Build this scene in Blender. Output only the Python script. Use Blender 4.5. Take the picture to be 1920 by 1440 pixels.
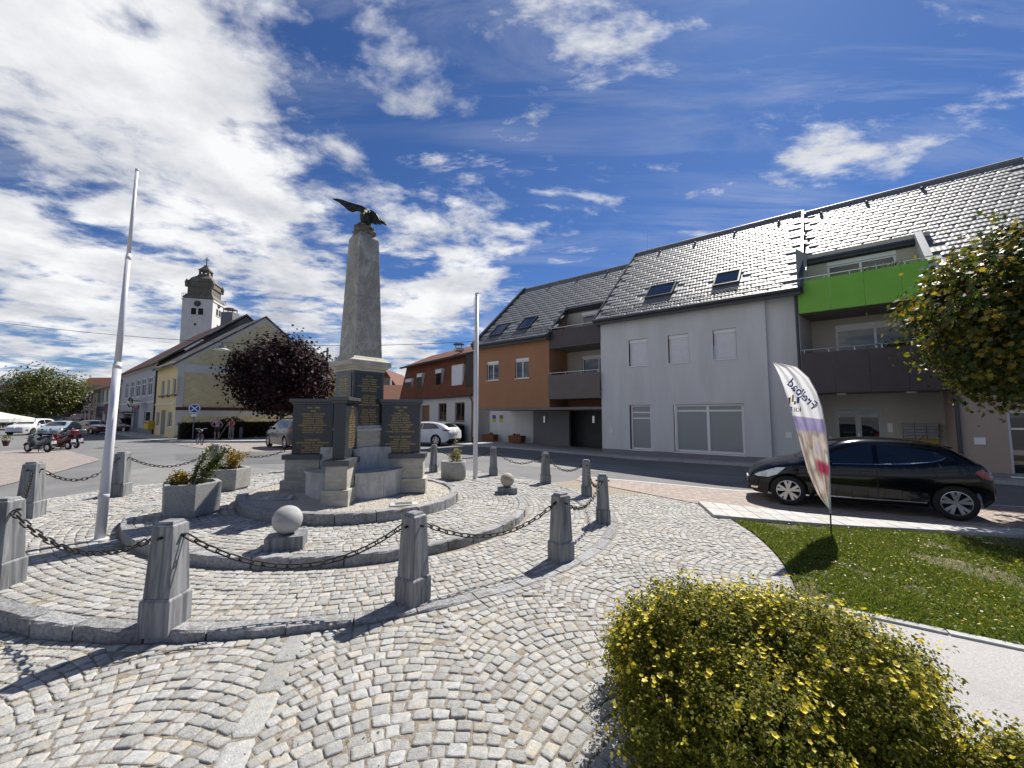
import bpy, bmesh, math, random
import numpy as np
from mathutils import Vector, Matrix, noise as mnoise
from math import sin, cos, pi, radians as R, sqrt, atan2, hypot

random.seed(7)
rng = np.random.default_rng(7)
for o in list(bpy.data.objects):
    bpy.data.objects.remove(o)
SC = bpy.context.scene
COL = SC.collection

# ------------------------------------------------------------------ camera
FPX, HZ = 750.0, 778.0            # focal length and horizon row, in pixels of the 1920x1440 photograph
PITCH = math.atan((HZ - 720) / FPX)
CAMZ = 1.65
cam_d = bpy.data.cameras.new('camera')
cam_d.sensor_width = 36
cam_d.lens = FPX / 1920 * 36
cam_d.clip_start = 0.05
cam_d.clip_end = 3000
cam = bpy.data.objects.new('camera', cam_d)
COL.objects.link(cam)
cam.location = (0, 0, CAMZ)
cam.rotation_euler = (pi / 2 + PITCH, 0, 0)
SC.camera = cam

# ------------------------------------------------------------------ sun and sky
SUN_AZ, SUN_EL = R(36), R(50)     # azimuth clockwise from +Y
SUNV = Vector((sin(SUN_AZ) * cos(SUN_EL), cos(SUN_AZ) * cos(SUN_EL), sin(SUN_EL)))
sun_d = bpy.data.lights.new('sun', 'SUN')
sun_d.energy = 5.0
sun_d.angle = R(0.55)
sun_d.color = (1.0, 0.955, 0.88)
sun = bpy.data.objects.new('sun', sun_d)
COL.objects.link(sun)
sun.location = (20, 30, 40)
sun.rotation_euler = (-SUNV).to_track_quat('-Z', 'Y').to_euler()

W = bpy.data.worlds.new('World')
SC.world = W
W.use_nodes = True


class NT:
    """tiny helper for building node trees"""
    def __init__(s, tree):
        s.t = tree
        s.t.nodes.clear()

    def n(s, typ, ins=None, **kw):
        nd = s.t.nodes.new(typ)
        for k, v in kw.items():
            setattr(nd, k, v)
        for k, v in (ins or {}).items():
            sock = nd.inputs[k]
            if hasattr(v, 'is_output'):
                s.t.links.new(v, sock)
            else:
                sock.default_value = v
        return nd

    def math(s, op, a, b=None, c=None, clamp=False):
        ins = {0: a}
        if b is not None:
            ins[1] = b
        if c is not None:
            ins[2] = c
        nd = s.n('ShaderNodeMath', ins, operation=op)
        nd.use_clamp = clamp
        return nd.outputs[0]

    def mix(s, f, a, b, mode='MIX'):
        nd = s.n('ShaderNodeMix', None, data_type='RGBA', blend_type=mode)
        for sock, v in ((nd.inputs[0], f), (nd.inputs[6], a), (nd.inputs[7], b)):
            if hasattr(v, 'is_output'):
                s.t.links.new(v, sock)
            elif sock == nd.inputs[0]:
                sock.default_value = v
            else:
                sock.default_value = (*v[:3], 1)
        return nd.outputs[2]

    def ramp(s, f, pts, interp='LINEAR'):
        nd = s.n('ShaderNodeValToRGB', {0: f})
        cr = nd.color_ramp
        cr.interpolation = interp
        while len(cr.elements) < len(pts):
            cr.elements.new(0.5)
        for e, (p, c) in zip(cr.elements, pts):
            e.position = p
            e.color = (*c[:3], 1) if hasattr(c, '__len__') else (c, c, c, 1)
        return nd.outputs[0]

    def noise(s, vec, scale, detail=4, rough=0.55, dist=0.0, out=0):
        ins = {'Scale': scale, 'Detail': detail, 'Roughness': rough, 'Distortion': dist}
        if vec is not None:
            ins['Vector'] = vec
        return s.n('ShaderNodeTexNoise', ins).outputs[out]

    def mapping(s, vec, loc=(0, 0, 0), rot=(0, 0, 0), scale=(1, 1, 1)):
        return s.n('ShaderNodeMapping', {'Vector': vec, 'Location': loc, 'Rotation': rot, 'Scale': scale}).outputs[0]


def build_world():
    t = NT(W.node_tree)
    sky = t.n('ShaderNodeTexSky', sky_type='NISHITA')
    sky.sun_disc = False
    sky.sun_elevation = SUN_EL
    sky.sun_rotation = SUN_AZ
    sky.altitude = 300
    sky.air_density = 1.0
    sky.dust_density = 0.25
    sky.ozone_density = 2.6
    d = t.n('ShaderNodeTexCoord').outputs['Generated']
    sp = t.n('ShaderNodeSeparateXYZ', {0: d})
    dx, dy, dz = sp.outputs
    # project the view direction on a flat cloud deck
    den = t.math('ADD', t.math('MAXIMUM', dz, 0.0), 0.13)
    px = t.math('DIVIDE', dx, den)
    py = t.math('DIVIDE', dy, den)
    P = t.n('ShaderNodeCombineXYZ', {0: px, 1: py, 2: 0.0}).outputs[0]
    # cumulus and altocumulus bank on the left side of the sky, thinning out to the right
    n1 = t.noise(t.mapping(P, (3.1, 1.7, 0.4)), 1.9, 10, 0.56, 0.15)
    n2 = t.noise(t.mapping(P, (0.3, 5.2, 2.0), (0, 0, R(-35)), (1.0, 1.35, 1)), 4.6, 8, 0.60, 0.2)
    nn = t.math('ADD', t.math('MULTIPLY', n1, 0.62), t.math('MULTIPLY', n2, 0.38))
    side = t.n('ShaderNodeMapRange', {0: t.math('ADD', px, t.math('MULTIPLY', py, -0.10)), 1: -0.95, 2: 0.35, 3: 0.075, 4: -0.115}, interpolation_type='SMOOTHSTEP').outputs[0]
    cov = t.math('ADD', nn, side)
    cum = t.n('ShaderNodeMapRange', {0: cov, 1: 0.478, 2: 0.605, 3: 0.0, 4: 1.0}, interpolation_type='SMOOTHSTEP').outputs[0]
    # cirrus: long combed streaks
    cv = t.mapping(P, (1.3, 0.2, 0), (0, 0, R(38)), (0.55, 2.6, 1))
    c1 = t.noise(cv, 1.6, 8, 0.66, 0.55)
    c2 = t.noise(t.mapping(P, (7.3, 2.2, 0)), 0.8, 3, 0.5)
    cir = t.math('MULTIPLY', t.n('ShaderNodeMapRange', {0: c1, 1: 0.47, 2: 0.80, 3: 0.0, 4: 0.85}).outputs[0],
                 t.n('ShaderNodeMapRange', {0: c2, 1: 0.40, 2: 0.62, 3: 0.12, 4: 1.0}).outputs[0])
    # torn fair-weather clouds on the right
    w1 = t.noise(t.mapping(P, (2.9, 9.9, 3.0), (0, 0, R(-58)), (1.0, 2.1, 1)), 1.75, 10, 0.62, 0.25)
    wis = t.n('ShaderNodeMapRange', {0: w1, 1: 0.56, 2: 0.70, 3: 0.0, 4: 0.95}, interpolation_type='SMOOTHSTEP').outputs[0]
    # low cumulus row close to the horizon
    lowm = t.n('ShaderNodeMapRange', {0: dz, 1: 0.02, 2: 0.30, 3: 1.0, 4: 0.0}).outputs[0]
    l1 = t.noise(t.mapping(d, (0, 0, 0), (0, 0, 0), (3.2, 3.2, 8.5)), 2.0, 7, 0.58, 0.1)
    low = t.math('MULTIPLY', t.n('ShaderNodeMapRange', {0: l1, 1: 0.46, 2: 0.62, 3: 0.0, 4: 0.9}, interpolation_type='SMOOTHSTEP').outputs[0], lowm)
    a = t.math('MAXIMUM', cum, t.math('MAXIMUM', t.math('MULTIPLY', cir, 0.5), t.math('MAXIMUM', wis, low)))
    # brightness of the cloud itself: thick parts greyer, thin parts white
    sh = t.noise(t.mapping(P, (5.0, 3.0, 1.0)), 2.1, 6, 0.6)
    cc = t.ramp(sh, [(0.30, (4.7, 5.0, 5.7)), (0.60, (9.7, 9.75, 9.9))])
    # deepen the clear blue a little, as the phone did
    skyc = t.mix(1.0, sky.outputs[0], (0.39, 0.575, 0.88), 'MULTIPLY')
    col = t.mix(a, skyc, cc)
    bg = t.n('ShaderNodeBackground', {'Color': col, 'Strength': 0.06})
    out = t.n('ShaderNodeOutputWorld')
    t.t.links.new(bg.outputs[0], out.inputs[0])


build_world()
SC.view_settings.view_transform = 'Standard'
SC.view_settings.look = 'None'
SC.view_settings.exposure = 0.72
SC.view_settings.gamma = 1.0
SC.render.resolution_x = 1024
SC.render.resolution_y = 768

# ------------------------------------------------------------------ photo pixel -> direction / position
def ray(px, py):
    u, v = (px - 960) / FPX, (720 - py) / FPX
    c, s = cos(PITCH), sin(PITCH)
    return Vector((u, c - v * s, s + v * c))


def gx(x):
    return -0.0896 if x < -0.3 else (-0.3 if x > 5.711 else -0.035 * (x + 2.86))


def gy(y):
    return 0.0 if y < 16 else (-0.3 if y > 36 else -0.015 * (y - 16))


def g(x, y):
    """height of the street and plaza"""
    return gx(x) + gy(y)


def gp(px, py, dz=0.0):
    """ground point under a photo pixel"""
    d = ray(px, py)
    z = -0.2
    for _ in range(30):
        t = (z + dz - CAMZ) / d.z
        z = g(d.x * t, d.y * t)
    return (d.x * t, d.y * t)


def at_depth(px, py, Y):
    d = ray(px, py)
    t = Y / d.y
    return Vector((d.x * t, Y, CAMZ + d.z * t))


# ------------------------------------------------------------------ materials
MATS = {}


def pm(name, c1, c2=None, scale=4.0, rough=0.8, bump=0.0, bscale=None, detail=5, spec=0.35, metal=0.0, stretch=(1, 1, 1), lo=0.35, hi=0.65,
       island=0.0, objrand=0.0, coat=0.0, c3=None, s3=0.6, lo3=0.55, hi3=0.7, trans=0.0, rvar=0.0):
    """general procedural surface: two-tone noise, a third colour in larger blotches, fine relief, per-piece brightness"""
    if name in MATS:
        return MATS[name]
    m = bpy.data.materials.new(name)
    m.use_nodes = True
    t = NT(m.node_tree)
    tc = t.n('ShaderNodeTexCoord').outputs['Object']
    v = t.mapping(tc, (0, 0, 0), (0, 0, 0), stretch)
    geo = t.n('ShaderNodeNewGeometry')
    oi = t.n('ShaderNodeObjectInfo')
    if island or objrand:
        rnd = t.math('FRACT', t.math('ADD', geo.outputs['Random Per Island'], t.math('MULTIPLY', oi.outputs['Random'], 7.31)))
        off = t.n('ShaderNodeCombineXYZ', {0: t.math('MULTIPLY', rnd, 37.0), 1: t.math('MULTIPLY', rnd, 91.0), 2: 0.0}).outputs[0]
        v = t.n('ShaderNodeVectorMath', {0: v, 1: off}, operation='ADD').outputs[0]
    col = None
    if c2 is not None:
        f = t.noise(v, scale, detail, 0.6)
        col = t.ramp(f, [(lo, c1), (hi, c2)])
    else:
        col = t.n('ShaderNodeRGB')
        col.outputs[0].default_value = (*c1, 1)
        col = col.outputs[0]
    if c3 is not None:
        f3 = t.noise(v, s3, 6, 0.65, 0.3)
        msk = t.n('ShaderNodeMapRange', {0: f3, 1: lo3, 2: hi3, 3: 0.0, 4: 1.0}).outputs[0]
        col = t.mix(msk, col, c3)
    if island or objrand:
        k = max(island, objrand)
        val = t.n('ShaderNodeMapRange', {0: rnd, 1: 0.0, 2: 1.0, 3: 1.0 - k, 4: 1.0 + k}).outputs[0]
        r2 = t.math('FRACT', t.math('MULTIPLY', rnd, 17.7))
        hue = t.n('ShaderNodeMapRange', {0: r2, 1: 0.0, 2: 1.0, 3: 0.5 - 0.05 * k, 4: 0.5 + 0.05 * k}).outputs[0]
        sat = t.n('ShaderNodeMapRange', {0: t.math('FRACT', t.math('MULTIPLY', rnd, 5.3)), 1: 0.0, 2: 1.0, 3: 0.55, 4: 1.5}).outputs[0]
        col = t.n('ShaderNodeHueSaturation', {'Color': col, 'Value': val, 'Hue': hue, 'Saturation': sat}).outputs[0]
    ins = {'Base Color': col, 'Roughness': rough, 'Metallic': metal, 'Specular IOR Level': spec}
    b = t.n('ShaderNodeBsdfPrincipled', ins)
    if rvar:
        rr = t.n('ShaderNodeMapRange', {0: t.noise(v, scale * 1.7, 4), 1: 0.3, 2: 0.7, 3: rough - rvar, 4: rough + rvar}).outputs[0]
        t.t.links.new(rr, b.inputs['Roughness'])
    if coat:
        b.inputs['Coat Weight'].default_value = coat
        b.inputs['Coat Roughness'].default_value = 0.04
    if bump:
        h = t.noise(v, bscale or scale * 4, 6, 0.65)
        bp = t.n('ShaderNodeBump', {'Height': h, 'Strength': min(1.0, bump), 'Distance': 0.02 if bump <= 1 else 0.02 * bump})
        t.t.links.new(bp.outputs[0], b.inputs['Normal'])
    sh = b.outputs[0]
    if trans:
        tr = t.n('ShaderNodeBsdfTranslucent', {'Color': col})
        mx = t.n('ShaderNodeMixShader', {0: trans, 1: sh, 2: tr.outputs[0]})
        sh = mx.outputs[0]
    out = t.n('ShaderNodeOutputMaterial')
    t.t.links.new(sh, out.inputs[0])
    MATS[name] = m
    return m


def glass(name, tint=(0.02, 0.025, 0.03), rough=0.03, spec=0.8):
    return pm(name, tint, rough=rough, spec=spec)


# ------------------------------------------------------------------ object helpers
def tag(o, label=None, cat=None, group=None, kind=None):
    if label: o['label'] = label
    if cat: o['category'] = cat
    if group: o['group'] = group
    if kind: o['kind'] = kind
    return o


def thing(name, label, cat, loc=(0, 0, 0), rotz=0.0, group=None):
    o = bpy.data.objects.new(name, None)
    o.empty_display_size = 0.3
    COL.objects.link(o)
    o.location = loc
    o.rotation_euler = (0, 0, rotz)
    return tag(o, label, cat, group)


def wloc(o):
    """position of a parent whose own rotation is identity"""
    v = Vector((0, 0, 0))
    while o is not None:
        v += Vector(o.location)
        o = o.parent
    return v


def link_mesh(name, me, mat=None, parent=None, smooth=False):
    o = bpy.data.objects.new(name, me)
    COL.objects.link(o)
    if parent is not None:
        o.parent = parent
    if mat is not None:
        for m in (mat if isinstance(mat, (list, tuple)) else [mat]):
            me.materials.append(m)
    if smooth:
        me.polygons.foreach_set('use_smooth', [True] * len(me.polygons))
    return o


class MB:
    """collects shapes into one mesh; coordinates are world ones unless local=True at build"""
    def __init__(s):
        s.v, s.f, s.m = [], [], []

    def add(s, vs, fs, mi=0):
        b = len(s.v)
        s.v += [tuple(p) for p in vs]
        s.f += [tuple(b + i for i in f) for f in fs]
        s.m += [mi] * len(fs)
        return s

    def hexa(s, p, mi=0):
        """8 points: bottom ring 0-3 counter-clockwise from above, top ring 4-7"""
        return s.add(p, [(3, 2, 1, 0), (4, 5, 6, 7), (0, 1, 5, 4), (1, 2, 6, 5), (2, 3, 7, 6), (3, 0, 4, 7)], mi)

    def box(s, x0, x1, y0, y1, z0, z1, mi=0):
        return s.hexa([(x0, y0, z0), (x1, y0, z0), (x1, y1, z0), (x0, y1, z0), (x0, y0, z1), (x1, y0, z1), (x1, y1, z1), (x0, y1, z1)], mi)

    def frust(s, cx, cy, z0, z1, hx0, hy0, hx1, hy1, ang=0.0, mi=0):
        c, n = cos(ang), sin(ang)
        ps = []
        for z, hx, hy in ((z0, hx0, hy0), (z1, hx1, hy1)):
            for sx, sy in ((-1, -1), (1, -1), (1, 1), (-1, 1)):
                a, b = sx * hx, sy * hy
                ps.append((cx + a * c - b * n, cy + a * n + b * c, z))
        return s.hexa(ps, mi)

    def tube(s, pts, r, n=8, mi=0, cap=True):
        """pipe through points; r is a number or one radius per point"""
        pts = [Vector(p) for p in pts]
        rs = r if hasattr(r, '__len__') else [r] * len(pts)
        b = len(s.v)
        up = Vector((0, 0, 1))
        ref = None
        for i, p in enumerate(pts):
            d = (pts[min(i + 1, len(pts) - 1)] - pts[max(i - 1, 0)])
            if d.length < 1e-9:
                d = up.copy()
            d.normalize()
            if ref is None:
                ref = d.orthogonal().normalized()
            else:
                ref = (ref - d * ref.dot(d))
                ref = ref.normalized() if ref.length > 1e-6 else d.orthogonal().normalized()
            q = d.cross(ref)
            for k in range(n):
                a = 2 * pi * k / n
                s.v.append(tuple(p + (ref * cos(a) + q * sin(a)) * rs[i]))
        fs = []
        for i in range(len(pts) - 1):
            for k in range(n):
                k2 = (k + 1) % n
                fs.append((b + i * n + k, b + i * n + k2, b + (i + 1) * n + k2, b + (i + 1) * n + k))
        if cap:
            fs.append(tuple(b + k for k in reversed(range(n))))
            fs.append(tuple(b + (len(pts) - 1) * n + k for k in range(n)))
        s.f += fs
        s.m += [mi] * len(fs)
        return s

    def lathe(s, prof, c=(0, 0, 0), n=20, mi=0, axis='z', a0=0.0, cap=True):
        """profile of (radius, height) turned round an axis through c"""
        b = len(s.v)
        for r, h in prof:
            for k in range(n):
                a = 2 * pi * k / n + a0
                if axis == 'z':
                    s.v.append((c[0] + r * cos(a), c[1] + r * sin(a), c[2] + h))
                elif axis == 'y':
                    s.v.append((c[0] + r * cos(a), c[1] + h, c[2] + r * sin(a)))
                else:
                    s.v.append((c[0] + h, c[1] + r * cos(a), c[2] + r * sin(a)))
        fs = []
        for i in range(len(prof) - 1):
            for k in range(n):
                k2 = (k + 1) % n
                q = (b + i * n + k, b + i * n + k2, b + (i + 1) * n + k2, b + (i + 1) * n + k)
                fs.append(q if axis != 'y' else q[::-1])
        e0 = tuple(b + k for k in reversed(range(n)))
        e1 = tuple(b + (len(prof) - 1) * n + k for k in range(n))
        if cap:
            fs += [e0, e1] if axis != 'y' else [e0[::-1], e1[::-1]]
        s.f += fs
        s.m += [mi] * len(fs)
        return s

    def prism(s, poly, z0, z1, mi=0):
        n = len(poly)
        vs = [(x, y, z0) for x, y in poly] + [(x, y, z1) for x, y in poly]
        fs = [tuple(reversed(range(n))), tuple(range(n, 2 * n))] + [(i, (i + 1) % n, n + (i + 1) % n, n + i) for i in range(n)]
        return s.add(vs, fs, mi)

    def build(s, name, mat, parent=None, smooth=False, local=False, bevel=0.0, bseg=2):
        me = bpy.data.meshes.new(name)
        off = Vector((0, 0, 0)) if (local or parent is None) else wloc(parent)
        vs = [(x - off.x, y - off.y, z - off.z) for x, y, z in s.v] if off.length else s.v
        me.from_pydata(vs, [], s.f)
        me.polygons.foreach_set('material_index', s.m)
        me.update()
        if bevel:
            bm = bmesh.new()
            bm.from_mesh(me)
            bmesh.ops.remove_doubles(bm, verts=bm.verts, dist=1e-5)
            bmesh.ops.recalc_face_normals(bm, faces=bm.faces)
            es = [e for e in bm.edges if len(e.link_faces) == 2 and e.calc_face_angle(0) > R(25)]
            bmesh.ops.bevel(bm, geom=es, offset=bevel, segments=bseg, affect='EDGES', profile=0.7, clamp_overlap=True)
            bm.to_mesh(me)
            bm.free()
        return link_mesh(name, me, mat, parent, smooth)


def copy_tree(o, parent=None):
    c = o.copy()
    COL.objects.link(c)
    c.parent = parent
    for ch in list(o.children):
        copy_tree(ch, c)
    return c


KX = (-0.3, 5.711)
KY = (16.0, 36.0)


def sheet(name, poly, dz, mat, parent=None, zf=None, cell=None, kind=None, thick=0.0):
    """ground-hugging sheet: polygon cut along the kinks of the ground (and a grid) and laid dz above it"""
    bm = bmesh.new()
    vs = [bm.verts.new((x, y, 0)) for x, y in poly]
    bm.faces.new(vs)
    bmesh.ops.triangulate(bm, faces=bm.faces)
    xs = [p[0] for p in poly]; ys = [p[1] for p in poly]
    cx = [k for k in KX if min(xs) < k < max(xs)]
    cy = [k for k in KY if min(ys) < k < max(ys)]
    if cell:
        cx += list(np.arange(min(xs) + cell, max(xs), cell)); cy += list(np.arange(min(ys) + cell, max(ys), cell))
    for k in cx:
        bmesh.ops.bisect_plane(bm, geom=bm.verts[:] + bm.edges[:] + bm.faces[:], plane_co=(k, 0, 0), plane_no=(1, 0, 0))
    for k in cy:
        bmesh.ops.bisect_plane(bm, geom=bm.verts[:] + bm.edges[:] + bm.faces[:], plane_co=(0, k, 0), plane_no=(0, 1, 0))
    zf = zf or g
    for v in bm.verts:
        v.co.z = zf(v.co.x, v.co.y) + dz
    bmesh.ops.recalc_face_normals(bm, faces=bm.faces)
    for f in bm.faces:
        if f.normal.z < 0:
            f.normal_flip()
    if thick:
        top = bm.faces[:]
        r = bmesh.ops.extrude_face_region(bm, geom=top)
        low = [v for v in r['geom'] if isinstance(v, bmesh.types.BMVert)]
        for v in low:
            v.co.z += 0
        # the extruded copy stays on top, the old faces go down
        for f in top:
            for v in f.verts:
                v.tag = True
        for v in bm.verts:
            if v.tag:
                v.co.z -= thick
        bmesh.ops.recalc_face_normals(bm, faces=bm.faces)
    me = bpy.data.meshes.new(name)
    bm.to_mesh(me)
    bm.free()
    if parent is not None:
        off = wloc(parent)
        me.transform(Matrix.Translation(-off))
    o = link_mesh(name, me, mat, parent)
    if kind:
        o['kind'] = kind
    return o


def arc_poly(cx, cy, r0, r1, a0, a1, n=60):
    out = [(cx + r1 * cos(R(a)), cy + r1 * sin(R(a))) for a in np.linspace(a0, a1, n)]
    if r0 > 0:
        out += [(cx + r0 * cos(R(a)), cy + r0 * sin(R(a))) for a in np.linspace(a1, a0, n)]
    return out


def text_mesh(body, size=1.0, bold=False):
    """vertices and faces of a line of lettering, baseline at 0, centred"""
    cu = bpy.data.curves.new('lettering', 'FONT')
    cu.body = body
    cu.size = size
    cu.align_x = 'CENTER'
    cu.resolution_u = 3
    if bold:
        cu.offset = 0.012 * size
    ob = bpy.data.objects.new('lettering', cu)
    COL.objects.link(ob)
    dg = bpy.context.evaluated_depsgraph_get()
    me = bpy.data.meshes.new_from_object(ob.evaluated_get(dg))
    vs = [tuple(v.co) for v in me.vertices]
    fs = [tuple(p.vertices) for p in me.polygons]
    bpy.data.objects.remove(ob)
    bpy.data.curves.remove(cu)
    bpy.data.meshes.remove(me)
    return vs, fs
# ================================================================== SETTING: ground, road, plaza, platform
PC = (-2.86, 7.95)     # centre of the round platform (post ring, outer kerb, plaza ring)
MC = (-2.90, 7.60)     # centre of the inner rings and the monument
R_OUT, R_KERB, R_MID, R_IN = 6.85, 4.74, 3.15, 1.80
STEP1, STEP2 = 0.115, 0.15


def zA(x, y):
    """the platform leans a little to the right"""
    return -0.035 * (x - PC[0])


def zM(x, y):
    return zA(x, y) + STEP1


def zI(x, y):
    return zA(x, y) + STEP1 + STEP2


m_asph = pm('asphalt', (0.125, 0.125, 0.128), (0.165, 0.165, 0.167), 0.5, 0.9, 0.5, 160, c3=(0.20, 0.195, 0.19), s3=0.22, lo3=0.5, hi3=0.75, detail=8)
m_joint = pm('joint_sand', (0.22, 0.185, 0.14), (0.40, 0.35, 0.29), 45, 0.95, 1.0, 130, c3=(0.09, 0.10, 0.04), s3=2.2, lo3=0.60, hi3=0.72)
m_cob = pm('granite_cobble', (0.265, 0.267, 0.262), (0.39, 0.385, 0.37), 30, 0.8, 0.6, 90, island=0.19, spec=0.3, c3=(0.42, 0.36, 0.27), s3=7.0, lo3=0.50, hi3=0.78)
m_kerb = pm('granite_kerb', (0.19, 0.19, 0.195), (0.36, 0.36, 0.365), 30, 0.85, 1.0, 45, island=0.16, spec=0.25, c3=(0.14, 0.125, 0.09), s3=3.0, lo3=0.55, hi3=0.72)
m_kerbl = pm('light_kerb', (0.33, 0.33, 0.325), (0.43, 0.425, 0.415), 18, 0.85, 0.5, 60, island=0.10)
m_brick = None


def brick_mat(name, c1, c2, mortar, bw, bh, rot=0.0):
    m = bpy.data.materials.new(name)
    m.use_nodes = True
    t = NT(m.node_tree)
    tc = t.n('ShaderNodeTexCoord').outputs['Object']
    v = t.mapping(tc, (0, 0, 0), (0, 0, rot))
    b = t.n('ShaderNodeTexBrick', {'Vector': v, 'Color1': (*c1, 1), 'Color2': (*c2, 1), 'Mortar': (*mortar, 1), 'Scale': 1.0,
                                   'Mortar Size': 0.006, 'Mortar Smooth': 0.3, 'Brick Width': bw, 'Row Height': bh, 'Bias': 0.0})
    nz = t.noise(tc, 7, 6)
    col = t.mix(0.55, b.outputs[0], t.ramp(nz, [(0.3, (0.35, 0.35, 0.35)), (0.7, (0.65, 0.65, 0.65))]), 'OVERLAY')
    bp = t.n('ShaderNodeBump', {'Height': t.math('SUBTRACT', 1.0, b.outputs[1]), 'Strength': 0.6, 'Distance': 0.01})
    p = t.n('ShaderNodeBsdfPrincipled', {'Base Color': col, 'Roughness': 0.88, 'Normal': bp.outputs[0], 'Specular IOR Level': 0.25})
    o = t.n('ShaderNodeOutputMaterial')
    t.t.links.new(p.outputs[0], o.inputs[0])
    return m


m_brick = brick_mat('parking_clinker', (0.34, 0.285, 0.25), (0.275, 0.225, 0.20), (0.16, 0.13, 0.11), 0.21, 0.105, R(-27))
m_brickl = brick_mat('square_clinker', (0.285, 0.25, 0.23), (0.235, 0.205, 0.19), (0.17, 0.14, 0.125), 0.21, 0.105, R(20))
m_pale = pm('pale_paver', (0.36, 0.35, 0.335), (0.47, 0.46, 0.44), 6, 0.85, 0.4, 90, island=0.10)
m_path = pm('white_gravel_path', (0.44, 0.42, 0.41), (0.60, 0.585, 0.57), 70, 0.95, 0.8, 240, c3=(0.42, 0.40, 0.38), s3=1.1, lo3=0.55, hi3=0.85)
m_pave = pm('concrete_pavement', (0.30, 0.30, 0.295), (0.40, 0.395, 0.385), 2.2, 0.9, 0.4, 80, c3=(0.24, 0.235, 0.23), s3=0.6)
m_soil = pm('lawn_soil', (0.07, 0.075, 0.03), (0.14, 0.12, 0.065), 9, 0.95, 1.0, 60, c3=(0.22, 0.17, 0.10), s3=1.6, lo3=0.56, hi3=0.68)

# one sheet to the horizon
xs = [-900, -120, -60, -30, -12, -6, -0.3, 3, 5.711, 9, 14, 30, 60, 120, 900]
ys = [-300, -20, -4, 4, 10, 16, 22, 29, 36, 50, 80, 150, 900]
mb = MB()
for y in ys:
    for x in xs:
        mb.v.append((x, y, g(x, y) - 0.035))
nx = len(xs)
for j in range(len(ys) - 1):
    for i in range(nx - 1):
        mb.f.append((j * nx + i, j * nx + i + 1, (j + 1) * nx + i + 1, (j + 1) * nx + i)); mb.m.append(0)
road = mb.build('road', m_asph)
road['kind'] = 'structure'


# --- cobbles ------------------------------------------------------------------------------------------------
def cobble_mesh(lx, ly, seed, dep=0.055):
    """one hewn sett: rounded corners, slightly domed and tilted top"""
    r = random.Random(seed)
    ring = []
    cut = r.uniform(0.16, 0.26)
    for sx, sy, order in ((1, 1, 0), (-1, 1, 1), (-1, -1, 0), (1, -1, 1)):
        jx, jy = r.uniform(-0.008, 0.006), r.uniform(-0.008, 0.006)
        a = (sx * (lx / 2 + jx), sy * (ly / 2 + jy) * (1 - cut))
        b = (sx * (lx / 2 + jx) * (1 - cut), sy * (ly / 2 + jy))
        ring += [a, b] if order == 0 else [b, a]
    tz = [r.uniform(-0.003, 0.002) for _ in ring]
    v = []
    for sc_, dz_ in ((0.72, 0.0), (0.93, -0.0015), (0.995, -0.008), (1.0, -dep)):
        for (x, y), q in zip(ring, tz):
            v.append((x * sc_ + r.uniform(-.0015, .0015), y * sc_ + r.uniform(-.0015, .0015), q * (1.0 if sc_ > 0.8 else 0.6) + dz_))
    v.append((r.uniform(-0.01, 0.01), r.uniform(-0.01, 0.01), r.uniform(-0.001, 0.002)))
    n = 8
    f = [(32, i, (i + 1) % n) for i in range(n)]
    for k in range(3):
        for i in range(n):
            j = (i + 1) % n
            f.append((k * n + i, (k + 1) * n + i, (k + 1) * n + j, k * n + j))
    return v, f


CW, ROW = 0.086, 0.093      # width of a sett and spacing of the rows
VAR = []
for k in range(14):
    lx = 0.076 + 0.040 * (k / 13.0)
    VAR.append((lx, *cobble_mesh(lx, CW, 100 + k)))
VARME = []
for lx, v, f in VAR:
    me = bpy.data.meshes.new('cobble')
    me.from_pydata(v, [], f)
    me.materials.append(m_cob)
    me.polygons.foreach_set('use_smooth', [True] * len(me.polygons))
    VARME.append(me)


def in_view(x, y, z):
    dz_ = z - CAMZ
    c, s = cos(PITCH), sin(PITCH)
    yc = y * c + dz_ * s
    if yc < 0.3:
        return None
    zc = -y * s + dz_ * c
    px, py = 960 + FPX * x / yc, 720 - FPX * zc / yc
    if -15 < px < 1935 and -15 < py < 1455:
        return px, py
    return None


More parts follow.
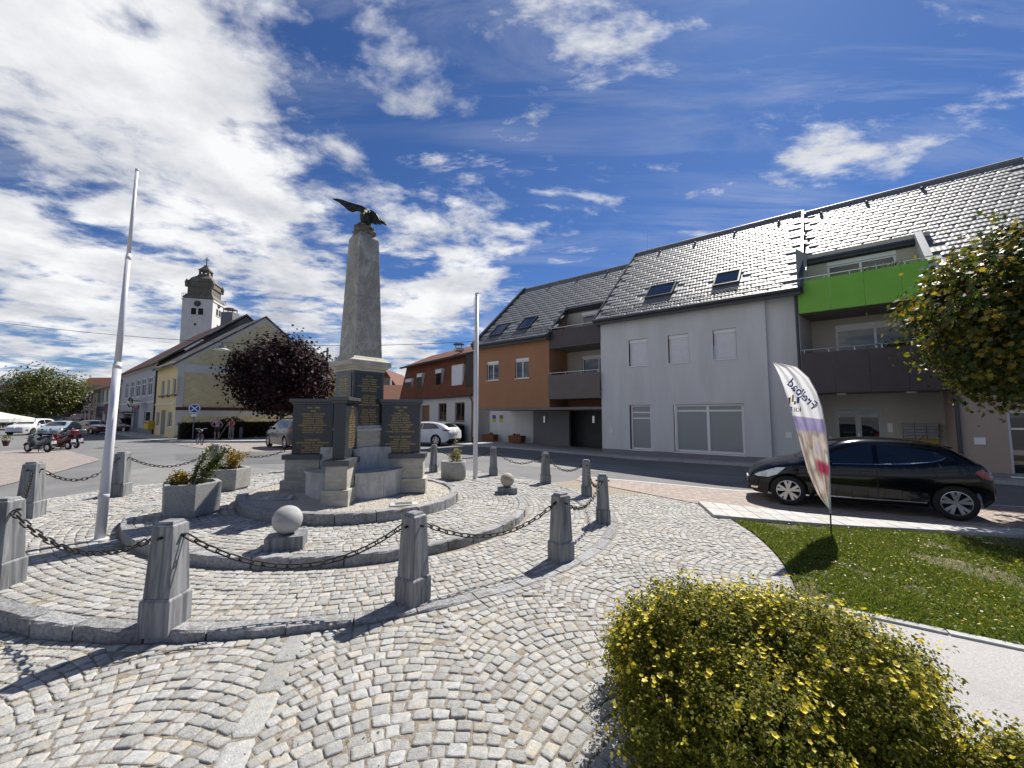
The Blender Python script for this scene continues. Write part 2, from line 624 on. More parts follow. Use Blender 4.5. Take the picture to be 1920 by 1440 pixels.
def lay_cobbles(stones, parent, hide=None):
    """stones: (x, y, z, angle, variant, widthscale).  The 300 that show largest are single objects, the rest one mesh"""
    off = wloc(parent)
    vis = []
    for i, s in enumerate(stones):
        p = in_view(*s[:3])
        if p and not (hide and hide(*p)):
            vis.append((hypot(s[0], s[1]), i))
    vis.sort()
    top = set(i for _, i in vis[:300])
    for i in top:
        x, y, z, a, k, ws, ls = stones[i]
        o = bpy.data.objects.new('cobble', VARME[k])
        COL.objects.link(o)
        o.parent = parent
        o.location = (x - off.x, y - off.y, z - off.z)
        o.rotation_euler = (random.gauss(0, 0.018), random.gauss(0, 0.018), a)
        o.scale = (ls, ws, 1)
    av, af, base = [], [], 0
    by = {}
    for i, s in enumerate(stones):
        if i not in top:
            by.setdefault(s[4], []).append(s)
    for k, ss in by.items():
        v0 = np.array(VAR[k][1]); f0 = VAR[k][2]
        arr = np.array([(x, y, z, a, ws, ls) for x, y, z, a, _, ws, ls in ss])
        n, m = len(arr), len(v0)
        tx, ty = rng.normal(0, 0.018, (n, 1)), rng.normal(0, 0.018, (n, 1))
        lx_, ly_ = v0[None, :, 0] * arr[:, 5:6], v0[None, :, 1] * arr[:, 4:5]
        zz = v0[None, :, 2] + lx_ * tx + ly_ * ty + arr[:, 2:3]
        ca, sa = np.cos(arr[:, 3:4]), np.sin(arr[:, 3:4])
        X = lx_ * ca - ly_ * sa + arr[:, 0:1]
        Y = lx_ * sa + ly_ * ca + arr[:, 1:2]
        av.append(np.stack([X, Y, zz], -1).reshape(-1, 3))
        for q in range(n):
            af += [tuple(base + q * m + i for i in f) for f in f0]
        base += n * m
    V = np.concatenate(av) - np.array(off)
    me = bpy.data.meshes.new('cobblestones')
    me.from_pydata(V.tolist(), [], af)
    o = link_mesh('cobblestones', me, m_cob, parent, True)
    o['kind'] = 'stuff'
    return o


def ring_rows(cx, cy, r0, r1, zf, row=ROW, a0=0.0, a1=360.0):
    out = []
    n = int(round((r1 - r0) / row))
    rw = (r1 - r0) / n
    for k in range(n):
        r = r0 + (k + 0.5) * rw
        a = a0 + random.uniform(0, 2)
        while a < a1 - 0.3:
            v = random.randrange(14)
            da = math.degrees((VAR[v][0] + 0.007) / r)
            am = R(a + da / 2)
            x, y = cx + r * cos(am) + random.gauss(0, .003), cy + r * sin(am) + random.gauss(0, .003)
            out.append((x, y, zf(x, y) + random.gauss(0, 0.003), am + pi / 2 + random.gauss(0, 0.03), v, (rw - 0.007) / CW, 1.0))
            a += da
    return out


# --- the plaza: ring of fan-laid setts round the platform
LANE, LOFF = 13.08, 2.5
CUT_A, CUT_B = (1.75, 11.35), (4.0, 8.72)


def keep_plaza(x, y):
    return (CUT_B[0] - CUT_A[0]) * (y - CUT_A[1]) - (CUT_B[1] - CUT_A[1]) * (x - CUT_A[0]) < 0


ppoly = arc_poly(PC[0], PC[1], 0, R_OUT, -200, 6.4, 90) + [CUT_A] + [(PC[0] + (R_KERB - .1) * cos(R(a)), PC[1] + (R_KERB - .1) * sin(R(a))) for a in np.linspace(36, -200, 90)]
plaza = sheet('plaza', ppoly, -0.008, m_joint, kind='structure')
stones = []
SLAB_A = -76.0
sag = 0.27
al = R(LANE / 2)
for j in range(-1, 16):
    mid = R(LOFF - LANE * (j + 0.5))
    r = R_KERB + 0.05 - sag
    while r < R_OUT:
        # table of arc length along this row, then fit a whole number of setts to it
        us = np.linspace(-1 + (0.095 / (R_OUT * al) if j == 5 else 0), 1 - (0.095 / (R_OUT * al) if j == 6 else 0), 81)
        rs = r + sag * us * us
        dl = np.hypot(np.diff(rs), al * (rs[1:] + rs[:-1]) / 2 * np.diff(us))
        cum = np.concatenate([[0], np.cumsum(dl)])
        ks = []
        tot = 0.0
        while tot < cum[-1] - 0.05:
            v = random.randrange(14); ks.append(v); tot += VAR[v][0] + 0.007
        fit = cum[-1] / tot
        s0 = 0.0
        for v in ks:
            L = (VAR[v][0] + 0.007) * fit
            um = float(np.interp(s0 + L / 2, cum, us)); s0 += L
            rm = r + sag * um * um
            slope = 2 * sag * um / (rm * al)
            if R_KERB + 0.125 < rm < R_OUT - 0.185:
                a = mid + al * um
                x, y = PC[0] + rm * cos(a), PC[1] + rm * sin(a)
                if keep_plaza(x + .05, y + .05) and True:
                    ws = (ROW / sqrt(1 + slope * slope) - 0.006) / CW
                    stones.append((x + random.gauss(0, .0025), y + random.gauss(0, .0025), g(x, y) + random.gauss(0, 0.003), a + pi / 2 - math.atan(slope) + random.gauss(0, 0.035), v, max(0.7, ws), (L - 0.007) / VAR[v][0]))
        r += ROW
for r_ in (R_KERB + 0.066, R_OUT - 0.055, R_OUT - 0.150):
    stones += [s for s in ring_rows(PC[0], PC[1], r_ - 0.048, r_ + 0.048, g, 0.096, -200, 24)
               if keep_plaza(s[0] + .05, s[1] + .05) and abs((atan2(s[1] - PC[1], s[0] - PC[0]) - R(SLAB_A)) * r_) > 0.13]
bush_hide = lambda px, py: px > 1180 and py > 1110
lay_cobbles(stones, plaza, bush_hide)
# radial row of long slabs that divides the fans
r = R_KERB + 0.03
k = 0
while r < R_OUT - 0.1:
    L = random.uniform(0.30, 0.40)
    a = R(SLAB_A)
    v, f = cobble_mesh(L, 0.165, 900 + k)
    mbs = MB().add(v, f)
    cx, cy = PC[0] + (r + L / 2) * cos(a), PC[1] + (r + L / 2) * sin(a)
    o = mbs.build('slab', m_cob, plaza, True, local=True)
    o.location = (cx, cy, g(cx, cy) + 0.001)
    o.rotation_euler = (0, 0, a + random.gauss(0, 0.01))
    r += L + 0.012
    k += 1

# --- the round platform
plat = sheet('memorial_platform', arc_poly(PC[0], PC[1], 0, R_KERB - 0.05, 0, 356, 90), -0.008, m_joint, zf=zA, kind='structure')
mid_bed = sheet('upper_bed', arc_poly(MC[0], MC[1], 0, R_MID - 0.05, 0, 356, 80), -0.008, m_joint, plat, zf=zM)


def kerb_ring(cx, cy, rm, wd, n, zf, top, hgt, parent, mat, seed, name='kerb_stone', a0=0.0):
    rr = random.Random(seed)
    cuts = [a0 + 360.0 * (i + rr.uniform(-0.2, 0.2)) / n for i in range(n)]
    cuts.append(cuts[0] + 360)
    for i in range(n):
        s0, s1 = cuts[i] + math.degrees(0.007 / rm), cuts[i + 1] - math.degrees(0.007 / rm)
        m = 7
        vs, fs = [], []
        jr = rr.uniform(-0.008, 0.008)
        jz = rr.uniform(-0.005, 0.004)
        for q in range(m):
            a = R(s0 + (s1 - s0) * q / (m - 1))
            e = 0.010 if q in (0, m - 1) else 0.0
            for (dr, dzz) in ((wd / 2, -hgt), (wd / 2 - 0.001 - e * .5, -0.014), (wd / 2 - 0.012 - e * .3, -e * .3), (-wd / 2 + 0.01, -e * .3), (-wd / 2, -0.012), (-wd / 2, -hgt)):
                k = rr.gauss(0, 0.0045)
                rad = rm + dr + jr + k
                x, y = cx + rad * cos(a), cy + rad * sin(a)
                vs.append((x, y, zf(x, y) + top + dzz + jz + rr.gauss(0, 0.003)))
        for q in range(m - 1):
            for p in range(5):
                fs.append((q * 6 + p, (q + 1) * 6 + p, (q + 1) * 6 + p + 1, q * 6 + p + 1))
        fs.append(tuple(range(6))[::-1]); fs.append(tuple((m - 1) * 6 + p for p in range(6)))
        b = MB().add(vs, fs)
        b.build(name, mat, parent, False)


kerb_ring(PC[0], PC[1], R_KERB - 0.07, 0.15, 56, zA, 0.004, 0.34, plat, m_kerb, 3)
kerb_ring(MC[0], MC[1], R_MID - 0.06, 0.13, 36, zM, 0.004, 0.2, plat, m_kerb, 5)
kerb_ring(MC[0], MC[1], R_IN, 0.15, 19, zI, 0.004, 0.25, plat, m_kerb, 8)
stones = ring_rows(PC[0], PC[1], 2.9, R_KERB - 0.15, zA)
stones = [s for s in stones if hypot(s[0] - MC[0], s[1] - MC[1]) > R_MID + 0.06]
stones += ring_rows(MC[0], MC[1], R_IN + 0.08, R_MID - 0.13, zM)
lay_cobbles(stones, plat)
# gravel inside the innermost kerb
m_grav = pm('gravel', (0.34, 0.30, 0.25), (0.62, 0.58, 0.52), 60, 0.95, 1.0, 150)
sheet('gravel_bed', arc_poly(MC[0], MC[1], 0, R_IN - 0.06, 0, 355, 60), -0.03, m_grav, plat, zf=zI)
m_peb = pm('pebble', (0.36, 0.32, 0.27), (0.62, 0.58, 0.53), 12, 0.85, island=0.3)
pv, pf = [], []
for i in range(5200):
    rr_ = (R_IN - 0.09) * sqrt(random.random()); a = random.uniform(0, 2 * pi)
    x, y = MC[0] + rr_ * cos(a), MC[1] + rr_ * sin(a)
    s = random.uniform(0.006, 0.015); b = len(pv); th = random.uniform(0, pi)
    z = zI(x, y) - 0.026
    for dx_, dy_, dz_ in ((1, 0, 0), (0, .8, 0), (-1, 0, 0), (0, -.8, 0), (0, 0, .7)):
        pv.append((x + s * (dx_ * cos(th) - dy_ * sin(th)), y + s * (dx_ * sin(th) + dy_ * cos(th)), z + s * dz_))
    pf += [(b, b + 1, b + 4), (b + 1, b + 2, b + 4), (b + 2, b + 3, b + 4), (b + 3, b, b + 4)]
me = bpy.data.meshes.new('pebbles'); me.from_pydata(pv, [], pf)
tag(link_mesh('pebbles', me, m_peb, plat), kind='stuff')

# --- lawn, white path, pale walkway, parking bay
lawn_poly = [(PC[0] + (R_OUT + .02) * cos(R(a)), PC[1] + (R_OUT + .02) * sin(R(a))) for a in np.linspace(-5.2, -33.4, 30)] + \
            [(3.78, 3.68), (8.0, 1.35), (13.0, 1.0), (13.0, 5.45), (8.17, 6.50), (6.76, 6.83), (5.6, 7.08), (4.3, 7.32)]
lawn = sheet('lawn', lawn_poly, -0.005, m_soil, kind='structure')
path_poly = [(PC[0] + (R_OUT + .02) * cos(R(a)), PC[1] + (R_OUT + .02) * sin(R(a))) for a in np.linspace(-33.4, -92, 50)] + \
            [(-3.2, -3.0), (13.0, -3.0), (13.0, 0.9), (8.0, 1.25), (3.78, 3.58), (3.0, 4.02)]
sheet('path', path_poly, -0.008, m_path, kind='structure')
# kerb between path and lawn
kp = [Vector((2.93, 4.12)), Vector((3.78, 3.63)), Vector((8.0, 1.30)), Vector((12.9, 0.95))]
kerbline = thing('path_kerb', 'light stone kerb between the lawn and the white gravel path', 'kerb', (2.93, 4.12, g(2.93, 4.12)))
for a_, b_ in zip(kp[:-1], kp[1:]):
    L = (b_ - a_).length; n = max(1, int(L / 0.5)); d = (b_ - a_) / L; w = Vector((-d.y, d.x))
    for i in range(n):
        p, q = a_ + d * (L * i / n + 0.005), a_ + d * (L * (i + 1) / n - 0.005)
        pts = [p - w * .045, q - w * .045, q + w * .045, p + w * .045]
        MB().hexa([(v.x, v.y, g(v.x, v.y) - 0.15) for v in pts] + [(v.x, v.y, g(v.x, v.y) + 0.012) for v in pts]).build('kerb_stone', m_kerbl, kerbline, bevel=0.008)
# pale walkway by the parking bay, raised by a kerb's height
near = [(3.70, 7.50), (4.3, 7.34), (5.6, 7.10), (6.76, 6.85), (8.17, 6.52), (13.0, 5.47)]
far = [(3.98, 8.74), (4.89, 8.33), (6.1, 7.72), (7.12, 7.22), (8.54, 6.86), (13.2, 5.78)]


def along(pl, t):
    seg = [hypot(b[0] - a[0], b[1] - a[1]) for a, b in zip(pl[:-1], pl[1:])]
    tot = sum(seg); s = t * tot
    for (a, b), L in zip(zip(pl[:-1], pl[1:]), seg):
        if s <= L:
            return Vector((a[0] + (b[0] - a[0]) * s / L, a[1] + (b[1] - a[1]) * s / L))
        s -= L
    return Vector(pl[-1])


walk = sheet('walkway', near + far[::-1], 0.0, m_joint, kind='structure')
NS = 36
for i in range(NS):
    t0, t1 = (i + 0.015) / NS, (i + 0.985) / NS
    a, b, c, d = along(near, t0), along(near, t1), along(far, t1), along(far, t0)
    rows = 2 if (d - a).length > 0.75 else 1
    for rw in range(rows):
        f0, f1 = rw / rows + 0.006, (rw + 1) / rows - 0.006
        q = [a.lerp(d, f0), b.lerp(c, f0), b.lerp(c, f1), a.lerp(d, f1)]
        MB().hexa([(v.x, v.y, g(v.x, v.y) - 0.10) for v in q] + [(v.x, v.y, g(v.x, v.y) + 0.055 + random.uniform(-.002, .002)) for v in q]).build('paving_slab', m_pale, walk, bevel=0.006)
bay = [(1.8, 11.42), (4.02, 8.78), (4.89, 8.36), (6.1, 7.75), (7.12, 7.25), (8.54, 6.89), (13.2, 5.8), (14.0, 7.4), (9.7, 9.1), (6.3, 10.3), (3.2, 11.6), (2.0, 12.0)]
sheet('parking_bay', bay, -0.012, m_brick, kind='structure')
gut = [(2.0, 12.0), (3.2, 11.6), (6.3, 10.3), (9.7, 9.1), (14.0, 7.4)]
gt = gut + [(x + .05, y + .16) for x, y in reversed(gut)]
sheet('gutter', gt, -0.004, m_kerbl, kind='structure')

# --- street on the left: clinker square, kerbs, pavements
sq = [gp(-260, 860), gp(-60, 850), gp(38, 843), gp(120, 842), gp(190, 861), gp(100, 886), gp(0, 910), gp(-260, 960)]
sheet('clinker_square', sq, -0.016, m_brickl, kind='structure')
sheet('parking_strip', [gp(322, 832), gp(395, 829.5), gp(560, 830.5), gp(640, 832), gp(640, 845), gp(548, 846), gp(430, 847)], -0.016, m_brickl, kind='structure')

# newer and older asphalt patches
m_asph2 = pm('asphalt_patch', (0.095, 0.096, 0.10), (0.125, 0.125, 0.13), 0.9, 0.9, 0.5, 160, detail=8)
m_asph3 = pm('asphalt_worn', (0.17, 0.168, 0.165), (0.215, 0.21, 0.205), 0.9, 0.9, 0.5, 160, detail=8)
sheet('road_patch', [gp(330, 851), gp(470, 848), gp(600, 852), gp(600, 866), gp(455, 869), gp(330, 861)], -0.030, m_asph2, kind='structure')
sheet('road_patch', [gp(215, 884), gp(325, 868), gp(452, 873), gp(545, 880), gp(540, 893), gp(390, 905), gp(250, 915)], -0.030, m_asph3, kind='structure')
sheet('road_patch', [gp(960, 862), gp(1130, 868), gp(1400, 893), gp(1390, 903), gp(1120, 882), gp(955, 871)], -0.030, m_asph3, kind='structure')
# ================================================================== MEMORIAL: monument, posts, chains, tubs, stone balls, flagpoles
def stripe_mat(name, c1, c2, scale, lines=0.0, rough=0.65, rot=(0, 0, 0), sc=(1, 1, 1), bump=0.12, c3=None, lo=0.3, hi=0.7, objrand=0.0, dist=0.6, lw=0.35):
    """veined stone: stretched cloudy noise, with contour-like vein lines drawn through it"""
    m = bpy.data.materials.new(name)
    m.use_nodes = True
    t = NT(m.node_tree)
    tc = t.n('ShaderNodeTexCoord').outputs['Object']
    if objrand:
        oi = t.n('ShaderNodeObjectInfo').outputs['Random']
        tc = t.n('ShaderNodeVectorMath', {0: tc, 1: t.n('ShaderNodeCombineXYZ', {0: t.math('MULTIPLY', oi, 13.0), 1: t.math('MULTIPLY', oi, 7.0), 2: t.math('MULTIPLY', oi, 3.0)}).outputs[0]}, operation='ADD').outputs[0]
    v = t.mapping(tc, (0, 0, 0), rot, sc)
    nz = t.noise(v, scale, 7, 0.6, dist)
    col = t.ramp(nz, [(lo, c1), (hi, c2)])
    if lines:
        base = t.noise(v, scale * 0.55, 3, 0.5, dist * 1.6)
        wv = t.math('ABSOLUTE', t.math('SINE', t.math('MULTIPLY', base, lines)))
        msk = t.n('ShaderNodeMapRange', {0: wv, 1: 0.0, 2: 0.5, 3: lw, 4: 0.0}).outputs[0]
        col = t.mix(msk, col, tuple(0.55 * x for x in c1))
    if c3:
        col = t.mix(t.n('ShaderNodeMapRange', {0: t.noise(tc, 2.3, 6, 0.7), 1: 0.55, 2: 0.75, 3: 0.0, 4: 0.7}).outputs[0], col, c3)
    fine = t.noise(tc, 160, 4)
    bp = t.n('ShaderNodeBump', {'Height': fine, 'Strength': bump, 'Distance': 0.01})
    p = t.n('ShaderNodeBsdfPrincipled', {'Base Color': col, 'Roughness': rough, 'Normal': bp.outputs[0], 'Specular IOR Level': 0.35})
    t.t.links.new(p.outputs[0], t.n('ShaderNodeOutputMaterial').inputs[0])
    return m


m_post = stripe_mat('banded_grey_marble', (0.075, 0.08, 0.085), (0.26, 0.265, 0.275), 11, 0, 0.62, rot=(0, R(7), R(35)), sc=(1.5, 1.5, 0.10), lo=0.34, hi=0.64, objrand=1, dist=0.9)
m_obel = stripe_mat('swirled_grey_stone', (0.21, 0.205, 0.18), (0.43, 0.42, 0.38), 3.4, 40, 0.78, sc=(1, 1, 0.8), c3=(0.26, 0.25, 0.215), bump=0.3, dist=1.2, lw=.6)
m_marb = stripe_mat('weathered_white_marble', (0.32, 0.315, 0.305), (0.54, 0.535, 0.52), 5.0, 16, 0.7, rot=(R(20), R(35), R(10)), sc=(1, 1, .35), c3=(0.29, 0.255, 0.19), lo=0.3, hi=0.65, lw=0.25)
m_marb2 = stripe_mat('buff_marble', (0.31, 0.29, 0.24), (0.49, 0.465, 0.40), 6, 14, 0.75, sc=(.5, .5, 2.2), c3=(0.23, 0.20, 0.15), lw=0.2)
m_gran = pm('dark_granite', (0.018, 0.021, 0.026), (0.045, 0.05, 0.056), 95, 0.28, spec=0.5, detail=3, rvar=0.06)
m_grn2 = pm('dark_granite_cut', (0.05, 0.053, 0.06), (0.10, 0.105, 0.115), 110, 0.34, spec=0.4, detail=3, bump=0.15)
m_gold = pm('gilt_lettering', (0.42, 0.29, 0.085), (0.55, 0.40, 0.14), 30, 0.45, spec=0.5, metal=0.35)
m_bronze = pm('dark_bronze', (0.022, 0.022, 0.017), (0.05, 0.055, 0.045), 14, 0.5, 0.8, 40, metal=0.55, c3=(0.05, 0.09, 0.075), s3=6, lo3=0.55, hi3=0.75)
m_iron = pm('rusty_black_iron', (0.018, 0.017, 0.017), (0.04, 0.035, 0.032), 40, 0.6, 0.4, 120, metal=0.4, c3=(0.10, 0.045, 0.02), s3=20, lo3=0.58, hi3=0.75)
m_plaque = pm('bronze_plate', (0.10, 0.13, 0.13), (0.17, 0.20, 0.19), 14, 0.45, metal=0.3)

M_ROT = atan2(0.11, 0.994)
mz = zI(*MC) - 0.045
mon = thing('war_memorial', 'tall stone war memorial obelisk with bronze eagle and dark granite name panels', 'monument', (MC[0], MC[1], mz), M_ROT)
ZL = lambda z: z - mz          # world height -> local height


def mpart(name, mat, parent=None, bevel=0.006, **kw):
    return lambda mb_: mb_.build(name, mat, parent or mon, local=True, bevel=bevel, **kw)


D45 = pi / 4
# pillar from the ground up
mpart('pillar_base', m_marb)(MB().frust(0, 0, 0, ZL(1.07), 0.37, 0.37, 0.365, 0.365, D45))
mpart('pillar_block', m_marb2)(MB().frust(0, 0, ZL(1.072), ZL(1.36), 0.335, 0.335, 0.335, 0.335, D45))
mpart('ledge', m_marb)(MB().frust(0, 0, ZL(1.362), ZL(1.405), 0.375, 0.375, 0.375, 0.375, D45).frust(0, 0, ZL(1.407), ZL(1.455), 0.345, 0.345, 0.33, 0.33, D45))
shaft = mpart('pillar_shaft', m_grn2)(MB().frust(0, 0, ZL(1.457), ZL(2.455), 0.318, 0.318, 0.312, 0.312, D45))
cor = MB()
for (z0, z1, h0, h1) in ((2.457, 2.50, 0.325, 0.335), (2.502, 2.55, 0.345, 0.395), (2.552, 2.645, 0.41, 0.41), (2.647, 2.69, 0.40, 0.335), (2.692, 2.73, 0.33, 0.298)):
    cor.frust(0, 0, ZL(z0), ZL(z1), h0, h0, h1, h1, D45)
mpart('cornice', m_marb2)(cor)
ob0, ob1 = 0.283, 0.200


def obw(z):
    return ob0 + (ob1 - ob0) * (z - 2.73) / (5.16 - 2.73)


mpart('lower_obelisk', m_obel, bevel=0.012)(MB().frust(0, 0, ZL(2.732), ZL(3.872), obw(2.73), obw(2.73), obw(3.872), obw(3.872), D45))
mpart('upper_obelisk', m_obel, bevel=0.012)(MB().frust(0, 0, ZL(3.885), ZL(5.06), obw(3.885), obw(3.885), obw(5.06), obw(5.06), D45).frust(0, 0, ZL(5.061), ZL(5.17), obw(5.06), obw(5.06), .145, .145, D45))
mpart('bed_joint', m_marb2, bevel=0)(MB().frust(0, 0, ZL(3.870), ZL(3.887), obw(3.87) - .012, obw(3.87) - .012, obw(3.88) - .012, obw(3.88) - .012, D45))
# rough rock under the eagle
bmr = bmesh.new()
bmesh.ops.create_icosphere(bmr, subdivisions=4, radius=1.0)
for v in bmr.verts:
    n_ = mnoise.noise(v.co * 2.6) * 0.35 + mnoise.noise(v.co * 6.0) * 0.2
    k = 1.0 + n_
    v.co = Vector((v.co.x * 0.20 * k, v.co.y * 0.20 * k, ZL(5.19) + v.co.z * 0.17 * k + 0.02))
me = bpy.data.meshes.new('rock'); bmr.to_mesh(me); bmr.free()
link_mesh('rock', me, pm('weathered_rock', (0.11, 0.10, 0.075), (0.24, 0.225, 0.18), 14, 0.9, 1.0, 40, c3=(0.05, 0.05, 0.035), s3=7), mon, False)


def wing(axis_ang, name_front='name_panel'):
    """one radial wing of the cross-shaped base; local +x is outwards"""
    c, s = cos(axis_ang), sin(axis_ang)

    def rb(mb_, x0, x1, y0, y1, z0, z1):
        ps = [(x0, y0), (x1, y0), (x1, y1), (x0, y1)]
        mb_.hexa([(x * c - y * s, x * s + y * c, ZL(z0)) for x, y in ps] + [(x * c - y * s, x * s + y * c, ZL(z1)) for x, y in ps])
        return mb_
    mpart('wing_core', m_marb)(rb(MB(), 0.36, 0.63, -0.135, 0.135, mz, 1.06))
    mpart('wing_foot', m_marb2)(rb(MB(), 0.76, 1.28, -0.205, 0.205, mz, 0.475))
    mpart('wing_plinth', m_marb2)(rb(MB(), 0.632, 1.225, -0.165, 0.165, mz + .05, 0.842))
    mpart('plinth_cap', m_gran if False else m_grn2)(rb(MB(), 0.60, 1.27, -0.20, 0.20, 0.844, 0.935))
    mpart(name_front, m_gran, bevel=0.004)(rb(MB(), 0.44, 1.145, -0.095, 0.095, 0.937, 1.845))
    mpart('panel_cap', m_grn2)(rb(rb(MB(), 0.42, 1.17, -0.115, 0.115, 1.847, 1.885), 0.40, 1.205, -0.15, 0.15, 1.887, 1.945))


wing(0)
wing(pi)
wing(-pi / 2)
wing(pi / 2)
# the quarter-round basins between the wings
for q0 in (-90, 0, 90, 180):
    a = np.linspace(R(q0 + 12), R(q0 + 78), 13)
    for k in range(2):
        aa = a[k * 6:k * 6 + 7]
        vs, fs = [], []
        d = 0.004 / 0.86
        for i, x in enumerate(aa):
            x = x + (d if i == 0 else (-d if i == 6 else 0))
            for r_, z_ in ((0.86, 0), (0.86, ZL(0.64)), (0.77, ZL(0.64)), (0.77, 0)):
                vs.append((r_ * cos(x), r_ * sin(x), z_))
        for i in range(6):
            for p in range(4):
                fs.append((i * 4 + p, (i + 1) * 4 + p, (i + 1) * 4 + (p + 1) % 4, i * 4 + (p + 1) % 4))
        fs += [(0, 1, 2, 3), (27, 26, 25, 24)]
        MB().add(vs, fs).build('basin_wall', m_marb, mon, local=True)
    vs, fs = [], []
    for x in a:
        for r_, z_ in ((0.885, ZL(0.642)), (0.885, ZL(0.672)), (0.40, ZL(0.672)), (0.40, ZL(0.642))):
            vs.append((r_ * cos(x), r_ * sin(x), z_))
    for i in range(12):
        for p in range(4):
            fs.append((i * 4 + p, (i + 1) * 4 + p, (i + 1) * 4 + (p + 1) % 4, i * 4 + (p + 1) % 4))
    fs += [(0, 1, 2, 3), (51, 50, 49, 48)]
    MB().add(vs, fs).build('basin_rim', m_marb, mon, local=True)


# gilt inscriptions: words that can be read are set as letters, the worn lines as rows of letter strokes
def inscription(face, lines, hgt, parent_part=None, width=0.6):
    """face(s, z) -> local point on the panel, s to the reader's right"""
    mb_ = MB()
    z = hgt
    for ln in lines:
        if ln is None:
            z -= 0.05
            continue
        txt, size = ln
        if isinstance(txt, str):
            vs, fs = text_mesh(txt, size, True)
            mb_.add([face(x, z + y) for x, y, _ in vs], fs)
        else:
            # worn line: txt = width in metres
            rr = random.Random(int(z * 1e4) + int(txt * 1e3))
            x = -txt / 2
            gap_at = rr.uniform(-0.1, 0.12) * txt
            while x < txt / 2:
                w = rr.uniform(0.010, 0.019)
                if not (abs(x - gap_at) < 0.011):
                    hh = size * 0.70
                    k = rr.randrange(4)
                    bar = 0.0048
                    rects = [(0, bar, 0, hh)]
                    if k in (0, 1):
                        rects.append((0, w, hh - bar, hh))
                    if k in (1, 2):
                        rects.append((0, w, hh * .45, hh * .45 + bar))
                    if k in (2, 3):
                        rects.append((w - bar, w, 0, hh))
                    if k in (0, 3):
                        rects.append((0, w, 0, bar))
                    for x0, x1, y0, y1 in rects:
                        mb_.add([face(x + x0, z + y0), face(x + x1, z + y0), face(x + x1, z + y1), face(x + x0, z + y1)], [(0, 1, 2, 3)])
                x += w + 0.0065
        z -= size * 1.16
    return tag(mb_.build('inscription', m_gold, mon, local=True), kind='stuff')


yr = ('1939 - 1945', 0.050)
inscription(lambda s, z: (0.79 + s, -0.0985, ZL(z)), [yr, ('KILB', 0.046), (.24, .036), (.34, .037), (.31, .037), (.33, .037), (.35, .037), (.46, .037), (.36, .037), (.30, .037), (.52, .040), None and 0, (.40, .043), (.24, .036), (.36, .036), (.55, .037), (.33, .037), (.34, .037), (.36, .037), (.40, .037), (.33, .037), (.53, .037), (.40, .037)], 1.775)
inscription(lambda s, z: (-0.79 + s, -0.0985, ZL(z)), [yr, ('KILB', 0.046), (.41, .036), (.36, .036), (.34, .036), (.35, .036), (.38, .036), (.50, .037), (.35, .036), (.37, .036), (.36, .036), None, None, ('KETTENREITH', 0.043), (.56, .042), (.36, .036), (.24, .034), (.37, .036), (.36, .036)], 1.765)
inscription(lambda s, z: (0.0985, -0.79 + s, ZL(z)), [('1914', .05), (.10, .034), (.15, .034), (.22, .034), (.30, .036), (.34, .034), (.32, .036), (.34, .034), (.35, .036), (.30, .036), (.36, .036), (.33, .036), (.36, .036), (.30, .036), (.34, .036), (.37, .036), (.32, .036)], 1.775)


def pface(sgn):
    n_ = Vector((sgn * sin(D45), -cos(D45), 0))
    t_ = Vector((cos(D45), sgn * sin(D45), 0)) if sgn > 0 else Vector((cos(D45), -sin(D45), 0))
    return lambda s, z, o=0.0: tuple(n_ * (0.3265 + o) + t_ * s + Vector((0, 0, ZL(z))))


for sgn in (1, -1):
    pf_ = pface(sgn)
    mbp = MB()
    q = [pf_(-.265, 1.50, -.012), pf_(.265, 1.50, -.012), pf_(.26, 2.42, -.012), pf_(-.26, 2.42, -.012)]
    q2 = [pf_(-.265, 1.50, 0), pf_(.265, 1.50, 0), pf_(.26, 2.42, 0), pf_(-.26, 2.42, 0)]
    mbp.hexa([q[0], q[1], q2[1], q2[0], q[3], q[2], q2[2], q2[3]])
    mbp.build('name_tablet', m_gran, mon, local=True)
    inscription(lambda s, z, f_=pf_: f_(s, z, 0.0025), [('K I L B', .045), (.30, .037), (.27, .037), (.28, .036), (.43, .036), (.30, .037), (.30, .036), None, (.22, .036), (.29, .037), (.26, .036), (.28, .036), (.40, .036), None, (.26, .036), (.28, .036), (.28, .036), (.34, .037), (.28, .036), (.29, .036), (.24, .034), (.30, .036), (.28, .036), (.32, .036), (.27, .036), (.34, .036)], 2.345)

# --- bronze eagle with spread wings, standing on the rock
EY = MC[1] - 0.02


def E_(px, py, dy=0.0):
    p = at_depth(px, py, EY + dy)
    c, s = cos(-M_ROT), sin(-M_ROT)
    x, y = p.x - MC[0], p.y - MC[1]
    return Vector((x * c - y * s, x * s + y * c, p.z - mz))


